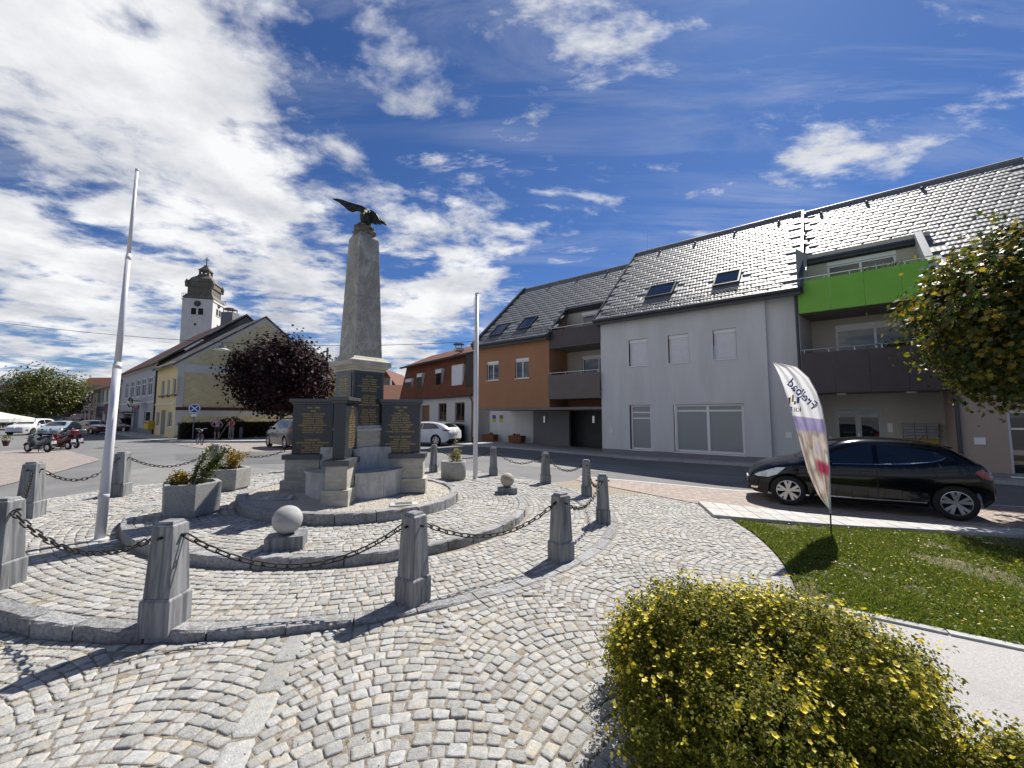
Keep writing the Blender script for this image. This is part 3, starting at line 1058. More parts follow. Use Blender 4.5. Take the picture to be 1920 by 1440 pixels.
def fin(top, low, dys, thick):
    """wing: traced edge pairs, cambered, with real thickness and stepped feathers"""
    mb_ = MB()
    n = len(top)
    cols = 5
    fr, bk = [], []
    for i in range(n):
        for j in range(cols):
            f = j / (cols - 1)
            px = top[i][0] + (low[i][0] - top[i][0]) * f
            py = top[i][1] + (low[i][1] - top[i][1]) * f
            t = thick * (sin(pi * min(1, 0.12 + f * 0.8)) ** 0.7) * (1.0 - 0.6 * i / (n - 1)) + 0.006
            ridge = 0.006 * ((i + j) % 2)
            fr.append(E_(px, py, dys[i] - t - ridge)); bk.append(E_(px, py, dys[i] + t))
    off = len(fr)
    fs = []
    for i in range(n - 1):
        for j in range(cols - 1):
            a, b, c, d = i * cols + j, i * cols + j + 1, (i + 1) * cols + j + 1, (i + 1) * cols + j
            fs.append((a, b, c, d)); fs.append((off + d, off + c, off + b, off + a))
    for i in range(n - 1):
        for j in (0, cols - 1):
            a, d = i * cols + j, (i + 1) * cols + j
            fs.append((a, d, off + d, off + a) if j == 0 else (d, a, off + a, off + d))
    for i in (0, n - 1):
        for j in range(cols - 1):
            a, b = i * cols + j, i * cols + j + 1
            fs.append((b, a, off + a, off + b) if i == 0 else (a, b, off + b, off + a))
    return mb_.add(fr + bk, fs)


eagle = fin([(694, 394), (686, 390), (679, 386), (671, 383.5), (662, 381), (652, 378), (643, 374.5), (634, 372.5), (623, 372)],
            [(692, 412), (684, 404), (676, 397.5), (669, 396), (661, 398.5), (653, 395), (645, 387.5), (635, 379.5), (624, 374)],
            [0, -.02, -.04, -.06, -.08, -.10, -.11, -.12, -.13], 0.035)
e2 = fin([(684, 394), (691, 393), (698, 394.5), (704, 399), (709, 403), (711, 407), (716, 410.5), (721, 415), (726, 421)],
         [(686, 412), (693, 417), (698, 419.5), (704, 419), (709, 418.5), (713, 418), (718, 420.5), (722, 421.5), (725, 423.5)],
         [0, 0, -.01, -.02, .02, .05, .08, .10, .12], 0.035)
for k in range(6):   # torn feather tips
    a, b = E_(700 + 3.4 * k, 418, .02 * k), E_(705 + 3.6 * k, 421.5 + (k % 2) * 1.5 - (0 if k < 3 else .5), .02 * k)
    e2.tube([a, b], [0.014, 0.004], 5)
body = MB()
body.tube([E_(688, 394, 0.02), E_(687, 399, -.03), E_(686, 407, -.02), E_(686, 416, .0), E_(688, 425, .04)], [0.05, 0.095, 0.115, 0.10, 0.05], 12)
body.tube([E_(686, 399, -.06), E_(684, 397, -.13), E_(682.5, 399, -.19)], [0.06, 0.05, 0.036], 10)
body.tube([E_(682.5, 399, -.19), E_(681, 401.5, -.235), E_(681, 405, -.245)], [0.026, 0.017, 0.004], 8)
for sx in (-5, 5):
    body.tube([E_(686 + sx, 412, -.03), E_(686 + sx * 1.2, 419, -.07), E_(686 + sx * 1.3, 427, -.05)], [0.055, 0.04, 0.02], 8)
    for t_ in (-3, 0, 3):
        body.tube([E_(686 + sx * 1.3, 426, -.05), E_(686 + sx * 1.3 + t_, 428.5, -.12)], [0.016, 0.008], 5)
body.tube([E_(688, 420, .04), E_(690, 428, .12)], [0.05, 0.09], 8)
eg = eagle
eg.add(e2.v, e2.f).add(body.v, body.f)
egl = eg.build('bronze_eagle', m_bronze, mon, local=True)

# two bronze plates let into the gravel
for px, py, lab in ((757, 941, 'small bronze plate in the gravel right of the obelisk base'), (522, 938, 'small bronze plate in the gravel left of the obelisk base')):
    d = ray(px, py); t = (0.25 - CAMZ) / d.z
    x, y = d.x * t, d.y * t
    z = zI(x, y) - 0.03
    tg = thing('ground_plate', lab, 'plaque', (x, y, z), R(15), 'bronze plates in the gravel')
    MB().box(-.21, .21, -.12, .12, 0, 0.03).build('stone_frame', m_marb, tg, local=True, bevel=0.004)
    MB().box(-.13, .13, -.07, .07, 0.031, 0.038).build('plate', m_plaque, tg, local=True)


# --- granite posts and chains
def gpA(px, py, zf=zA):
    d = ray(px, py); z = 0.0
    for _ in range(30):
        t = (z - CAMZ) / d.z
        z = zf(d.x * t, d.y * t)
    return d.x * t, d.y * t


FIT = lambda k: (PC[0] + 4.50 * cos(R(245.7 + 24.79 * k)), PC[1] + 4.50 * sin(R(245.7 + 24.79 * k)))
POSTS = [  # position, rotation, label
    (gpA(-2, 1098), 8, 'grey marble post cut by the left edge of the picture'),
    (gpA(309, 1170), 2, 'grey striped marble post on the platform kerb, nearest to the camera on the left'),
    (gpA(774, 1126), 59, 'grey striped marble post in the middle foreground, front of the stone ball'),
    (gpA(1052, 1049), 38, 'grey striped marble post right of the middle foreground post'),
    (gpA(1131, 979), -10, 'grey marble post farthest right in the ring'),
    (gpA(1100, 930), -8, 'grey marble post just left of and behind the rightmost post'),
    (gpA(1023, 906), 12, 'grey marble post right of the small stone ball on its block'),
    (gpA(925, 891), 8, 'grey marble post directly right of the thin right flagpole'),
    (gpA(813, 885), 5, 'grey marble post between the memorial and the round flower tub'),
    (FIT(9), 15, 'grey marble post hidden behind the right panel of the memorial'),
    (FIT(10), 35, 'grey marble post hidden behind the left panel of the memorial'),
    (FIT(11), 20, 'pale marble post behind the second flower tub on the left'),
    (gpA(225, 929), 12, 'grey marble post right of the tall left flagpole'),
    (gpA(55, 969), 16, 'grey marble post left of the tall left flagpole, dark front face'),
]
p_base = MB().frust(0, 0, -0.05, 0.215, .117, .117, .117, .117).frust(0, 0, .2151, .232, .117, .117, .103, .103)
p_shaft = MB().frust(0, 0, 0.2321, 0.772, .102, .102, .082, .082)
p_cap = MB().frust(0, 0, .7721, .786, .082, .082, .066, .066).frust(0, 0, .7861, .806, .066, .066, .058, .058)
post0 = None
for i, ((x, y), rot, lab) in enumerate(POSTS):
    if i == 0:
        post0 = thing('stone_post', lab, 'post', (x, y, zA(x, y)), R(rot), 'marble posts round the memorial')
        for nm, b in (('base', p_base), ('shaft', p_shaft), ('cap', p_cap)):
            b.build(nm, m_post, post0, local=True, bevel=0.006)
        rg = MB()
        rg.lathe([(0.012, -0.118), (0.012, 0.118)], (0, 0, 0.69), 10, axis='x').lathe([(0.012, -0.118), (0.012, 0.118)], (0, 0, 0.69), 10, axis='y')
        rg.build('iron_eye', m_iron, post0, local=True)
    else:
        o = copy_tree(post0)
        o.location = (x, y, zA(x, y)); o.rotation_euler = (0, 0, R(rot)); o['label'] = lab

lk = MB()
half, rad, wr = 0.036, 0.021, 0.0068
path = [Vector((half * sx + rad * cos(a), rad * sin(a), 0)) for sx, aa in ((1, np.linspace(-pi / 2, pi / 2, 6)), (-1, np.linspace(pi / 2, 3 * pi / 2, 6))) for a in aa]
n6 = 6
for i, p in enumerate(path):
    d = (path[(i + 1) % 12] - path[i - 1]).normalized(); q = Vector((0, 0, 1)); w_ = d.cross(q)
    for k in range(n6):
        a = 2 * pi * k / n6
        lk.v.append(tuple(p + w_ * wr * cos(a) + q * wr * sin(a)))
for i in range(12):
    for k in range(n6):
        j, k2 = (i + 1) % 12, (k + 1) % n6
        lk.f.append((i * n6 + k, i * n6 + k2, j * n6 + k2, j * n6 + k)); lk.m.append(0)
link_me = bpy.data.meshes.new('chain_link'); link_me.from_pydata(lk.v, [], lk.f); link_me.materials.append(m_iron)
link_me.polygons.foreach_set('use_smooth', [True] * len(link_me.polygons))
CH_LAB = ['iron chain from the picture edge to the nearest left post', 'black iron chain hanging low in front of the stone ball', 'rusty iron chain between the two front right posts',
          'iron chain to the rightmost post, over its own shadow', 'iron chain between the two rightmost posts', 'iron chain between the right rear posts', 'iron chain right of the thin right flagpole, behind the small ball',
          'iron chain behind the round flower tub', 'iron chain partly hidden by the right panel of the memorial', 'iron chain hidden behind the obelisk', 'iron chain ending behind the left panel of the memorial, before the road',
          'iron chain above the bushy flower tubs on the left', 'iron chain passing behind the tall left flagpole', 'iron chain from the leftmost rear post out of the picture']
SAGS = [.26, .31, .24, .24, .26, .24, .26, .25, .24, .25, .24, .27, .27, .27]
for i in range(14):
    (x0, y0), (x1, y1) = POSTS[i][0], POSTS[(i + 1) % 14][0]
    a, b = Vector((x0, y0, zA(x0, y0) + 0.69)), Vector((x1, y1, zA(x1, y1) + 0.69))
    dd = (b - a).normalized() * 0.095
    a += dd; b -= dd
    L = (b - a).length; sagc = SAGS[i]
    pts = [a.lerp(b, t) - Vector((0, 0, sagc * 4 * t * (1 - t))) for t in np.linspace(0, 1, 200)]
    cum = [0.0]
    for p, q in zip(pts[:-1], pts[1:]):
        cum.append(cum[-1] + (q - p).length)
    n = int(round(cum[-1] / 0.092))
    ch = thing('chain', CH_LAB[i], 'chain', tuple(a), 0, 'chains between the posts')
    for k in range(n):
        s = cum[-1] * (k + 0.5) / n
        j = next(q for q in range(200) if cum[q] >= s)
        p = pts[j]; d = (pts[min(j + 1, 199)] - pts[j - 1]).normalized()
        o = bpy.data.objects.new('chain_link', link_me); COL.objects.link(o); o.parent = ch
        rm = d.to_track_quat('X', 'Z').to_matrix().to_4x4() @ Matrix.Rotation((pi / 2 if k % 2 else 0) + 0.5, 4, 'X')
        o.rotation_euler = rm.to_euler(); o.location = p - a

# --- stone balls on blocks
for px, py, rr_, h, rot, lab in ((537, 1024, .163, .145, 18, 'large grey stone ball on a square block beside the platform step'), (951, 924, .145, .125, 4, 'small buff stone ball on a low block at the right of the memorial')):
    x, y = gpA(px, py, zM)
    z = zM(x, y)
    t = thing('stone_ball', lab, 'stone ball', (x, y, z), R(rot), 'stone balls on blocks')
    MB().box(-.20, .20, -.165, .165, -.03, h).build('block', m_post, t, local=True, bevel=0.008)
    prof = [(rr_ * sin(a), h + rr_ * 0.985 - rr_ * cos(a)) for a in np.linspace(0.02, pi - 0.02, 22)]
    MB().lathe(prof, (0, 0, 0), 36).build('ball', stripe_mat('ball_stone_' + ('a' if rr_ > .15 else 'b'), (0.27, 0.27, 0.265) if rr_ > .15 else (.27, .24, .18), (0.42, 0.42, 0.41) if rr_ > .15 else (.40, .36, .29), 9, 20, .75, sc=(.4, .4, 2.5), bump=0.5, lw=.2), t, True, local=True)

# --- flagpoles
m_wpole = pm('white_pole_paint', (0.50, 0.50, 0.53), (0.60, 0.60, 0.63), 3, 0.4, 0.1, 60, stretch=(1, 1, .2), c3=(0.30, 0.27, 0.24), s3=5, lo3=0.63, hi3=0.72)
x, y = gpA(187, 1012)
z = zA(x, y)
tp = at_depth(257, 320, y + .06)
fp = thing('flagpole', 'tall white telescopic flagpole standing on the left of the platform', 'flagpole', (x, y, z), 0, 'flagpoles')


def fpt(f):
    return (tp - Vector((x, y, z))) * f


for k, (f0, f1, r0, r1) in enumerate(((0, .455, .054, .043), (.455, .755, .035, .029), (.755, 1.0, .022, .018))):
    MB().tube([fpt(f0 - (0.02 if k else -0.0)), fpt(f1)], [r0, r1], 20).build('pole_section', m_wpole, fp, True, local=True)
    if k:
        MB().tube([fpt(f0 - .012), fpt(f0 - .004), fpt(f0 + .006)], [(.045, .044, .035), (.031, .030, .022)][k - 1], 20).build('collar', m_wpole, fp, True, local=True)
MB().lathe([(0.022, 0), (0.022, 0.02), (0.0, .03)], tuple(fpt(1.0)), 14).build('finial', m_wpole, fp, True, local=True)
MB().lathe([(.052, .52), (.057, .53), (.057, .56), (.052, .57)], (fpt(.06).x, fpt(.06).y, 0), 20).build('band', m_wpole, fp, True, local=True)
MB().lathe([(.085, -.02), (.085, .012), (.058, .02)], (0, 0, 0), 20).build('foot', m_wpole, fp, local=True)
x, y = gpA(891, 899)
z = zA(x, y)
tp = at_depth(894.5, 551, y)
f2 = thing('flagpole', 'thin white flagpole with worn paint in front of the orange house', 'flagpole', (x, y, z), 0, 'flagpoles')
tv = tp - Vector((x, y, z))
MB().tube([Vector((0, 0, -.05)), tv * .30, tv * .302, tv], [.064, .060, .060, .052], 16).build('pole_section', m_wpole, f2, True, local=True)
MB().lathe([(.056, -.02), (.056, .02), (.0, .03)], tuple(tv), 14).build('finial', m_wpole, f2, local=True)
MB().tube([tv * .98 + Vector((-.075, 0, 0)), tv * .55 + Vector((-.075, 0, 0)), tv * .20 + Vector((-.07, 0, 0))], .006, 6).build('halyard', m_wpole, f2, local=True)
MB().box(-.09, -.05, -.02, .02, .95, 1.13).build('cleat', m_iron, f2, local=True)
MB().lathe([(.11, -.03), (.11, .015), (.07, .02)], (0, 0, 0), 20).build('foot', m_wpole, f2, local=True)

# --- concrete flower tubs
m_conc = pm('exposed_concrete', (0.27, 0.27, 0.26), (0.40, 0.395, 0.38), 40, 0.92, 0.8, 110, c3=(0.22, 0.215, 0.20), s3=3)
m_earth = pm('potting_soil', (0.02, 0.015, 0.012), (0.05, 0.04, 0.03), 30, 1.0, 1.0, 60)
TUBS = []
for px, py, sides, rad_, hh, rot, lab in ((358, 962, 6, .385, .46, 14, 'six-sided concrete flower tub with a leaning bush, nearest on the left'),
                                          (426, 916, 6, .385, .40, 25, 'six-sided concrete flower tub with a rounded golden bush'),
                                          (850, 898, 16, .315, .44, 0, 'round concrete flower tub with one thin leafy stem')):
    x, y = gpA(px, py, zM)
    t = thing('flower_tub', lab, 'flower tub', (x, y, zM(x, y)), R(rot), 'concrete flower tubs')
    b = MB()
    ring_ = lambda r_: [(r_ * cos(2 * pi * k / sides), r_ * sin(2 * pi * k / sides)) for k in range(sides)]
    b.lathe([(rad_ * .90, .0), (rad_ * .90, .03), (rad_ * .97, .035), (rad_, hh - .012), (rad_ * .985, hh), (rad_ * .80, hh), (rad_ * .78, hh - .07)], (0, 0, 0), sides)
    b.build('tub', m_conc, t, local=True, smooth=sides > 8)
    MB().lathe([(rad_ * .79, hh - .10), (rad_ * .79, hh - .055)], (0, 0, 0), 16).build('soil', m_earth, t, local=True)
    TUBS.append((x, y, zM(x, y) + hh - .06, rad_))
# ================================================================== BUILDINGS
def render_mat(name, c, var=0.12, c3=None):
    """rendered (plastered) wall with faint streaks and grain"""
    lo = tuple(x * (1 - var) for x in c)
    return pm(name, lo, c, 1.1, 0.92, 0.25, 220, detail=8, stretch=(1, 1, .45), c3=c3, s3=0.5, lo3=.55, hi3=.8)


m_white = pm('white_render', (.55, .55, .55), (.62, .62, .615), 1.3, .92, .25, 220, detail=8, stretch=(1, 1, .16), c3=(.50, .495, .48), s3=.9, lo3=.52, hi3=.8)
m_orange = render_mat('orange_render', (0.36, 0.185, 0.10), 0.08)
m_pink = render_mat('pinkish_render', (0.40, 0.32, 0.265), 0.08)
m_grey = render_mat('grey_render', (0.21, 0.21, 0.215), 0.08)
m_beige = render_mat('beige_render', (0.47, 0.44, 0.385), 0.08)
m_dgrey = pm('anthracite_metal', (0.040, 0.044, 0.050), (0.055, 0.06, 0.066), 3, 0.45, spec=0.4)
m_brownp = pm('aubergine_panel', (0.060, 0.046, 0.052), (0.070, 0.055, 0.060), 2, 0.42, spec=0.35)
m_taupe = pm('taupe_panel', (0.115, 0.098, 0.088), (0.13, 0.11, 0.10), 2, 0.45, spec=0.35)
m_green = pm('green_panel', (0.155, 0.40, 0.035), (0.175, 0.43, 0.045), 2, 0.38, spec=0.35)
m_frame = pm('white_window_frame', (0.74, 0.74, 0.74), rough=0.4)
m_shut = pm('roller_shutter', (0.68, 0.68, 0.70), (0.72, 0.72, 0.74), 4, 0.5)
m_reveal = pm('brown_reveal', (0.20, 0.075, 0.045), rough=0.7)
m_pane = glass('window_glass', (0.015, 0.018, 0.022), 0.02, 0.9)
m_frost = pm('frosted_glass', (0.26, 0.28, 0.285), rough=0.22, spec=0.5)
m_steel = pm('stainless_steel', (0.55, 0.55, 0.56), rough=0.25, metal=1.0)
m_dark = pm('dark_interior', (0.015, 0.014, 0.015), rough=0.8)
m_soffit = pm('grey_soffit', (0.17, 0.155, 0.145), (0.21, 0.195, 0.18), 3, 0.85)
m_rooft = pm('dark_roof_tile', (0.105, 0.107, 0.110), (0.155, 0.157, 0.16), 9, 0.55, 0.12, 60, spec=1.0, island=0.16, rvar=0.06, c3=(.07, .072, .07), s3=1.5)


class Fr:
    """vertical facade plane: origin, direction to the viewer's right, outward normal towards the viewer"""
    def __init__(s, o, d, z0):
        s.o = Vector(o); d = Vector(d); s.d = d / d.length
        s.n = Vector((s.d.y, -s.d.x))
        if s.n.dot(-s.o) < 0:
            s.n = -s.n
        s.z0 = z0

    def P(s, u, w, z):
        p = s.o + s.d * u + s.n * w
        return (p.x, p.y, z)

    def px(s, px, py, w=0.0):
        """(u, z) where the photo pixel meets the plane w metres in front of the facade"""
        r = ray(px, py)
        o = s.o + s.n * w
        t = s.n.dot(o) / (s.n.x * r.x + s.n.y * r.y)
        p = Vector((r.x * t, r.y * t))
        return (p - o).dot(s.d), CAMZ + r.z * t

    def U(s, px, w=0.0):
        return s.px(px, HZ, w)[0]

    def box(s, mb_, u0, u1, w0, w1, z0, z1, mi=0):
        a = [s.P(u0, w1, z0), s.P(u1, w1, z0), s.P(u1, w0, z0), s.P(u0, w0, z0), s.P(u0, w1, z1), s.P(u1, w1, z1), s.P(u1, w0, z1), s.P(u0, w0, z1)]
        return mb_.hexa(a, mi)


def wall_grid(mb_, fr, u0, u1, z0, z1, holes, w=0.0, depth=0.16, mi=0, rmi=0, thick=0.0):
    """wall front with rectangular openings and their reveals; optional back to give it thickness"""
    us = sorted(set([u0, u1] + [x for h in holes for x in (h[0], h[1]) if u0 < x < u1]))
    zs = sorted(set([z0, z1] + [x for h in holes for x in (h[2], h[3]) if z0 < x < z1]))
    for i in range(len(us) - 1):
        for j in range(len(zs) - 1):
            cu, cz = (us[i] + us[i + 1]) / 2, (zs[j] + zs[j + 1]) / 2
            if any(h[0] < cu < h[1] and h[2] < cz < h[3] for h in holes):
                continue
            mb_.add([fr.P(us[i], w, zs[j]), fr.P(us[i + 1], w, zs[j]), fr.P(us[i + 1], w, zs[j + 1]), fr.P(us[i], w, zs[j + 1])], [(0, 1, 2, 3)], mi)
    for h in holes:
        a, b, c, d = (h[0], h[2]), (h[1], h[2]), (h[1], h[3]), (h[0], h[3])
        for p, q in ((a, b), (b, c), (c, d), (d, a)):
            mb_.add([fr.P(p[0], w, p[1]), fr.P(p[0], w - depth, p[1]), fr.P(q[0], w - depth, q[1]), fr.P(q[0], w, q[1])], [(0, 1, 2, 3)], rmi)
    if thick:
        mb_.add([fr.P(u0, w - thick, z0), fr.P(u1, w - thick, z0), fr.P(u1, w - thick, z1), fr.P(u0, w - thick, z1)], [(3, 2, 1, 0)], mi)
        for (p, q) in (((u0, z0), (u0, z1)), ((u1, z1), (u1, z0)), ((u0, z1), (u1, z1)), ((u1, z0), (u0, z0))):
            mb_.add([fr.P(p[0], w, p[1]), fr.P(p[0], w - thick, p[1]), fr.P(q[0], w - thick, q[1]), fr.P(q[0], w, q[1])], [(0, 1, 2, 3)], mi)
    return mb_


def window(fr, parent, u0, u1, z0, z1, w=-0.13, cols=2, fw=0.06, pane=None, shutter=0.0, sill=True, frame=None, name='window', bars=(), box_=0.0, reveal_w=0.0):
    """window > frame, pane(s), roller shutter, sill.  shutter = part of the height that is closed"""
    frame = frame or m_frame
    b = MB()
    top = z1 - box_
    fr.box(b, u0, u0 + fw, w - .05, w, z0, top); fr.box(b, u1 - fw, u1, w - .05, w, z0, top)
    fr.box(b, u0 + fw, u1 - fw, w - .05, w, z0, z0 + fw); fr.box(b, u0 + fw, u1 - fw, w - .05, w, top - fw, top)
    cw = (u1 - u0 - 2 * fw) / cols
    for c in range(1, cols):
        x = u0 + fw + cw * c
        fr.box(b, x - fw * .55, x + fw * .55, w - .05, w + .003, z0 + fw, top - fw)
    for f in bars:
        fr.box(b, u0 + fw, u1 - fw, w - .045, w + .002, z0 + (top - z0) * f - fw * .4, z0 + (top - z0) * f + fw * .4)
    o = b.build(name, frame, parent)
    fr.box(MB(), u0 + fw * .5, u1 - fw * .5, w - .045, w - .03, z0 + fw * .5, top - fw * .5).build('pane', pane or m_pane, o)
    if box_:
        fr.box(MB(), u0, u1, w - .05, w + .06, top, z1).build('shutter_box', frame, o)
    if shutter:
        h = (top - z0) * shutter
        sb = MB()
        n = max(3, int(h / 0.055))
        for i in range(n):
            a = top - h + h * i / n
            fr.box(sb, u0 + .03, u1 - .03, w + .005, w + .022, a + .003, a + h / n - .002)
        sb.build('shutter', m_shut, o)
    if sill:
        fr.box(MB(), u0 - .04, u1 + .04, w, 0.045 + reveal_w, z0 - .045, z0 - .003).build('sill', frame, o)
    return o


# ---- the row of apartment houses on the right
ZB = -0.45
F = Fr((4.57, 20.4), (0.7817, -0.6238), ZB)
EAVE_W = 6.46
uW1 = F.U(1444)          # end of the flush white facade
uW2 = F.U(1508)          # end of the white house, start of the green balcony
uG1 = F.U(1789)          # end of the balcony bay
uP1 = F.U(2150)
uO0, uO1 = F.U(897), F.U(1030.5)
PITCHR = R(42.0)


def roof_plane(z_eave, w_eave):
    """height of a roof surface at distance w from the facade (w negative is inwards)"""
    return lambda w: z_eave + (w_eave - w) * math.tan(PITCHR)


def roof_px(px, py, ze, we):
    """(u, s) on the sloping roof under a photo pixel; s = distance up the slope"""
    r = ray(px, py)
    tn = math.tan(PITCHR)
    # plane: z = ze + (we - w)*tn ; w = ((p-o).n)
    A = r.z + (r.x * F.n.x + r.y * F.n.y) * tn
    t = (ze + we * tn + F.o.dot(F.n) * tn - CAMZ) / A
    p = Vector((r.x * t, r.y * t)) - F.o
    return p.dot(F.d), (we - p.dot(F.n)) / cos(PITCHR)


def RP(u, s, ze, we, h=0.0):
    """point on a roof: u along, s up the slope, h above the surface"""
    w = we - s * cos(PITCHR)
    z = ze + s * sin(PITCHR)
    p = F.P(u, w + h * sin(PITCHR), z + h * cos(PITCHR))
    return p


TW, TE = 0.84, 0.335      # roof panel cover width and exposed height


def tile_shape():
    cols, v, f = 12, [], []
    for j, (s, h) in enumerate(((0.0, 0.001), (0.0, 0.026), (0.04, 0.030), (TE + 0.05, 0.006))):
        for i in range(cols + 1):
            x = TW * i / cols
            wv = 0.005 * (1 if i % 2 else 0) if 0 < i < cols else -0.012
            v.append((x + (0.004 if i == 0 else (-0.004 if i == cols else 0)), s, h + (wv if j else 0)))
    for j in range(3):
        for i in range(cols):
            a = j * (cols + 1) + i
            f.append((a, a + 1, a + cols + 2, a + cols + 1))
    return np.array(v), f


TILE_V, TILE_F = tile_shape()
tile_me = bpy.data.meshes.new('roof_tile')
ez = Vector((F.d.x, F.d.y, 0)); es = Vector((-F.n.x * cos(PITCHR), -F.n.y * cos(PITCHR), sin(PITCHR))); eh = Vector((F.n.x * sin(PITCHR), F.n.y * sin(PITCHR), cos(PITCHR)))
BAS = np.array([ez, es, eh])
tile_me.from_pydata((TILE_V @ BAS).tolist(), [], TILE_F)
tile_me.materials.append(m_rooft)


def tiles(parent, inside, u0, u1, s1, ze, we, s0=0.0):
    """lay roof panels in broken bond; inside(u, s) says whether the panel centre is roof"""
    off = wloc(parent)
    lst = []
    rows = int((s1 - s0) / TE)
    for r_ in range(rows):
        s = s0 + r_ * TE
        u = u0 - TW * ((r_ * 0.37) % 1.0)
        while u < u1:
            if u > u0 - 0.3 and u + TW < u1 + 0.3 and inside(u + TW / 2, s + TE / 2):
                lst.append((u, s))
            u += TW
    lst.sort(key=lambda q: Vector(RP(q[0], q[1], ze, we)).length)
    for u, s in lst[:300]:
        o = bpy.data.objects.new('roof_tile', tile_me)
        COL.objects.link(o); o.parent = parent
        o.location = Vector(RP(u, s, ze, we)) - off
    return len(lst)


def slab_poly(mb_, pts, ze, we, h0, h1, mi=0):
    """a slab following the roof: polygon of (u, s) between heights h0 and h1 above the roof surface"""
    n = len(pts)
    vs = [RP(u, s, ze, we, h0) for u, s in pts] + [RP(u, s, ze, we, h1) for u, s in pts]
    fs = [tuple(reversed(range(n))), tuple(range(n, 2 * n))] + [(i, (i + 1) % n, n + (i + 1) % n, n + i) for i in range(n)]
    return mb_.add(vs, fs, mi)


def skylight(parent, u0, u1, s0, s1, ze, we):
    b = MB()
    t = .07
    for a in ((u0, u1, s0, s0 + t), (u0, u1, s1 - t, s1), (u0, u0 + t, s0 + t, s1 - t), (u1 - t, u1, s0 + t, s1 - t)):
        slab_poly(b, [(a[0], a[2]), (a[1], a[2]), (a[1], a[3]), (a[0], a[3])], ze, we, 0.0, 0.12)
    o = b.build('skylight', m_dgrey, parent)
    slab_poly(MB(), [(u0 + .04, s0 + .04), (u1 - .04, s0 + .04), (u1 - .04, s1 - .04), (u0 + .04, s1 - .04)], ze, we, 0.04, 0.085).build('pane', m_pane, o)


def gutter(parent, u0, u1, ze, we):
    b = MB()
    b.tube([F.P(u0, we + .07, ze - .03), F.P(u1, we + .07, ze - .03)], .075, 10)
    F.box(b, u0, u1, we - .12, we, ze - .24, ze - .06)
    b.build('gutter', m_dgrey, parent)


def snow_guard(parent, u0, u1, s, ze, we):
    b = MB()
    for h in (.06, .12):
        b.tube([RP(u0, s, ze, we, h), RP(u1, s, ze, we, h)], .010, 6)
    u = u0
    while u < u1:
        b.tube([RP(u, s, ze, we, .0), RP(u, s, ze, we, .15)], .009, 5)
        u += .6
    b.build('snow_guard', m_dgrey, parent)


def downpipe(parent, u, w, z0, z1, r=.05):
    MB().tube([F.P(u, w, z0), F.P(u, w, z1)], r, 10).build('downpipe', m_dgrey, parent)


SL = 8.15      # slope length eave to ridge

# --- white house
wh = thing('white_house', 'white rendered apartment house with three closed shutters and a grey tiled roof', 'house', F.P(0, 0, ZB))
holes = []
up = [(1178.5, 638.0, 1217.5, 687.0), (1252, 630, 1296, 681), (1336, 618.5, 1386.8, 675)]
UPW = []
for x0, yt, x1, yb in up:
    u0, zt = F.px(x0, yt); u1 = F.U(x1); zb = F.px(x0, yb)[1]
    UPW.append((u0, u1, zb, zt))
zt_ = sum(q[3] for q in UPW) / 3; zb_ = sum(q[2] for q in UPW) / 3
UPW = [(a, b, zb_, zt_) for a, b, _, _ in UPW]
g1 = (F.U(1180.5), F.U(1221), F.px(1180.5, 842)[1], F.px(1180.5, 759.5)[1])
g2 = (F.U(1263), F.U(1395), g1[2], g1[3])
b = MB()
wall_grid(b, F, 0, uW1, ZB, EAVE_W + .12, UPW + [g1, g2], 0, 0.17, 0, 1)
wall_grid(b, F, uW1, uW2, ZB, EAVE_W + .30, [], -.16)
DW = -11.4   # depth of the houses


def side_wall(mb_, u, wf, ze, we, flip, mi=0, zl=ZB, wb=None, top=0.0):
    """gable wall at position u, following the roof"""
    ridge_w = we - SL * cos(PITCHR)
    ridge_z = ze + SL * sin(PITCHR)
    pts = [(wf, zl), (wf, ze + (we - wf) * math.tan(PITCHR) + top), (ridge_w, ridge_z + top), (ridge_w * 2 - wf, ze + (we - wf) * math.tan(PITCHR) + top), (ridge_w * 2 - wf, zl)]
    ps = [F.P(u, w, z) for w, z in pts]
    mb_.add(ps, [tuple(range(5)) if flip else tuple(reversed(range(5)))], mi)


WE = 0.38
side_wall(b, 0, 0, EAVE_W, WE, True, top=-.05)
side_wall(b, uW2, -.16, EAVE_W, WE, False, top=-.05)
b.add([F.P(uW1, 0, ZB), F.P(uW1, -.16, ZB), F.P(uW1, -.16, EAVE_W + .12), F.P(uW1, 0, EAVE_W + .12)], [(0, 1, 2, 3)])
b.build('wall', [m_white, m_reveal], wh)
for q in UPW:
    window(F, wh, q[0] + .02, q[1], q[2], q[3], -.12, 1, .05, shutter=1.0, box_=.16)
wo = window(F, wh, g1[0] + .03, g1[1], g1[2], g1[3], -.12, 1, .085, pane=m_frost, bars=(.70, .83))
wo = window(F, wh, g2[0] + .03, g2[1], g2[2], g2[3], -.12, 2, .10, pane=m_frost, bars=(.86,))
gg = g2
F.box(MB(), gg[0] + .11, gg[1] - .08, -.165, -.158, gg[2] + (gg[3] - gg[2]) * .88, gg[3] - .08).build('clear_pane', m_pane, wo)
F.box(MB(), g1[0] + .12, g1[1] - .09, -.165, -.158, g1[2] + (g1[3] - g1[2]) * .85, g1[3] - .08).build('clear_pane', m_pane, wo)
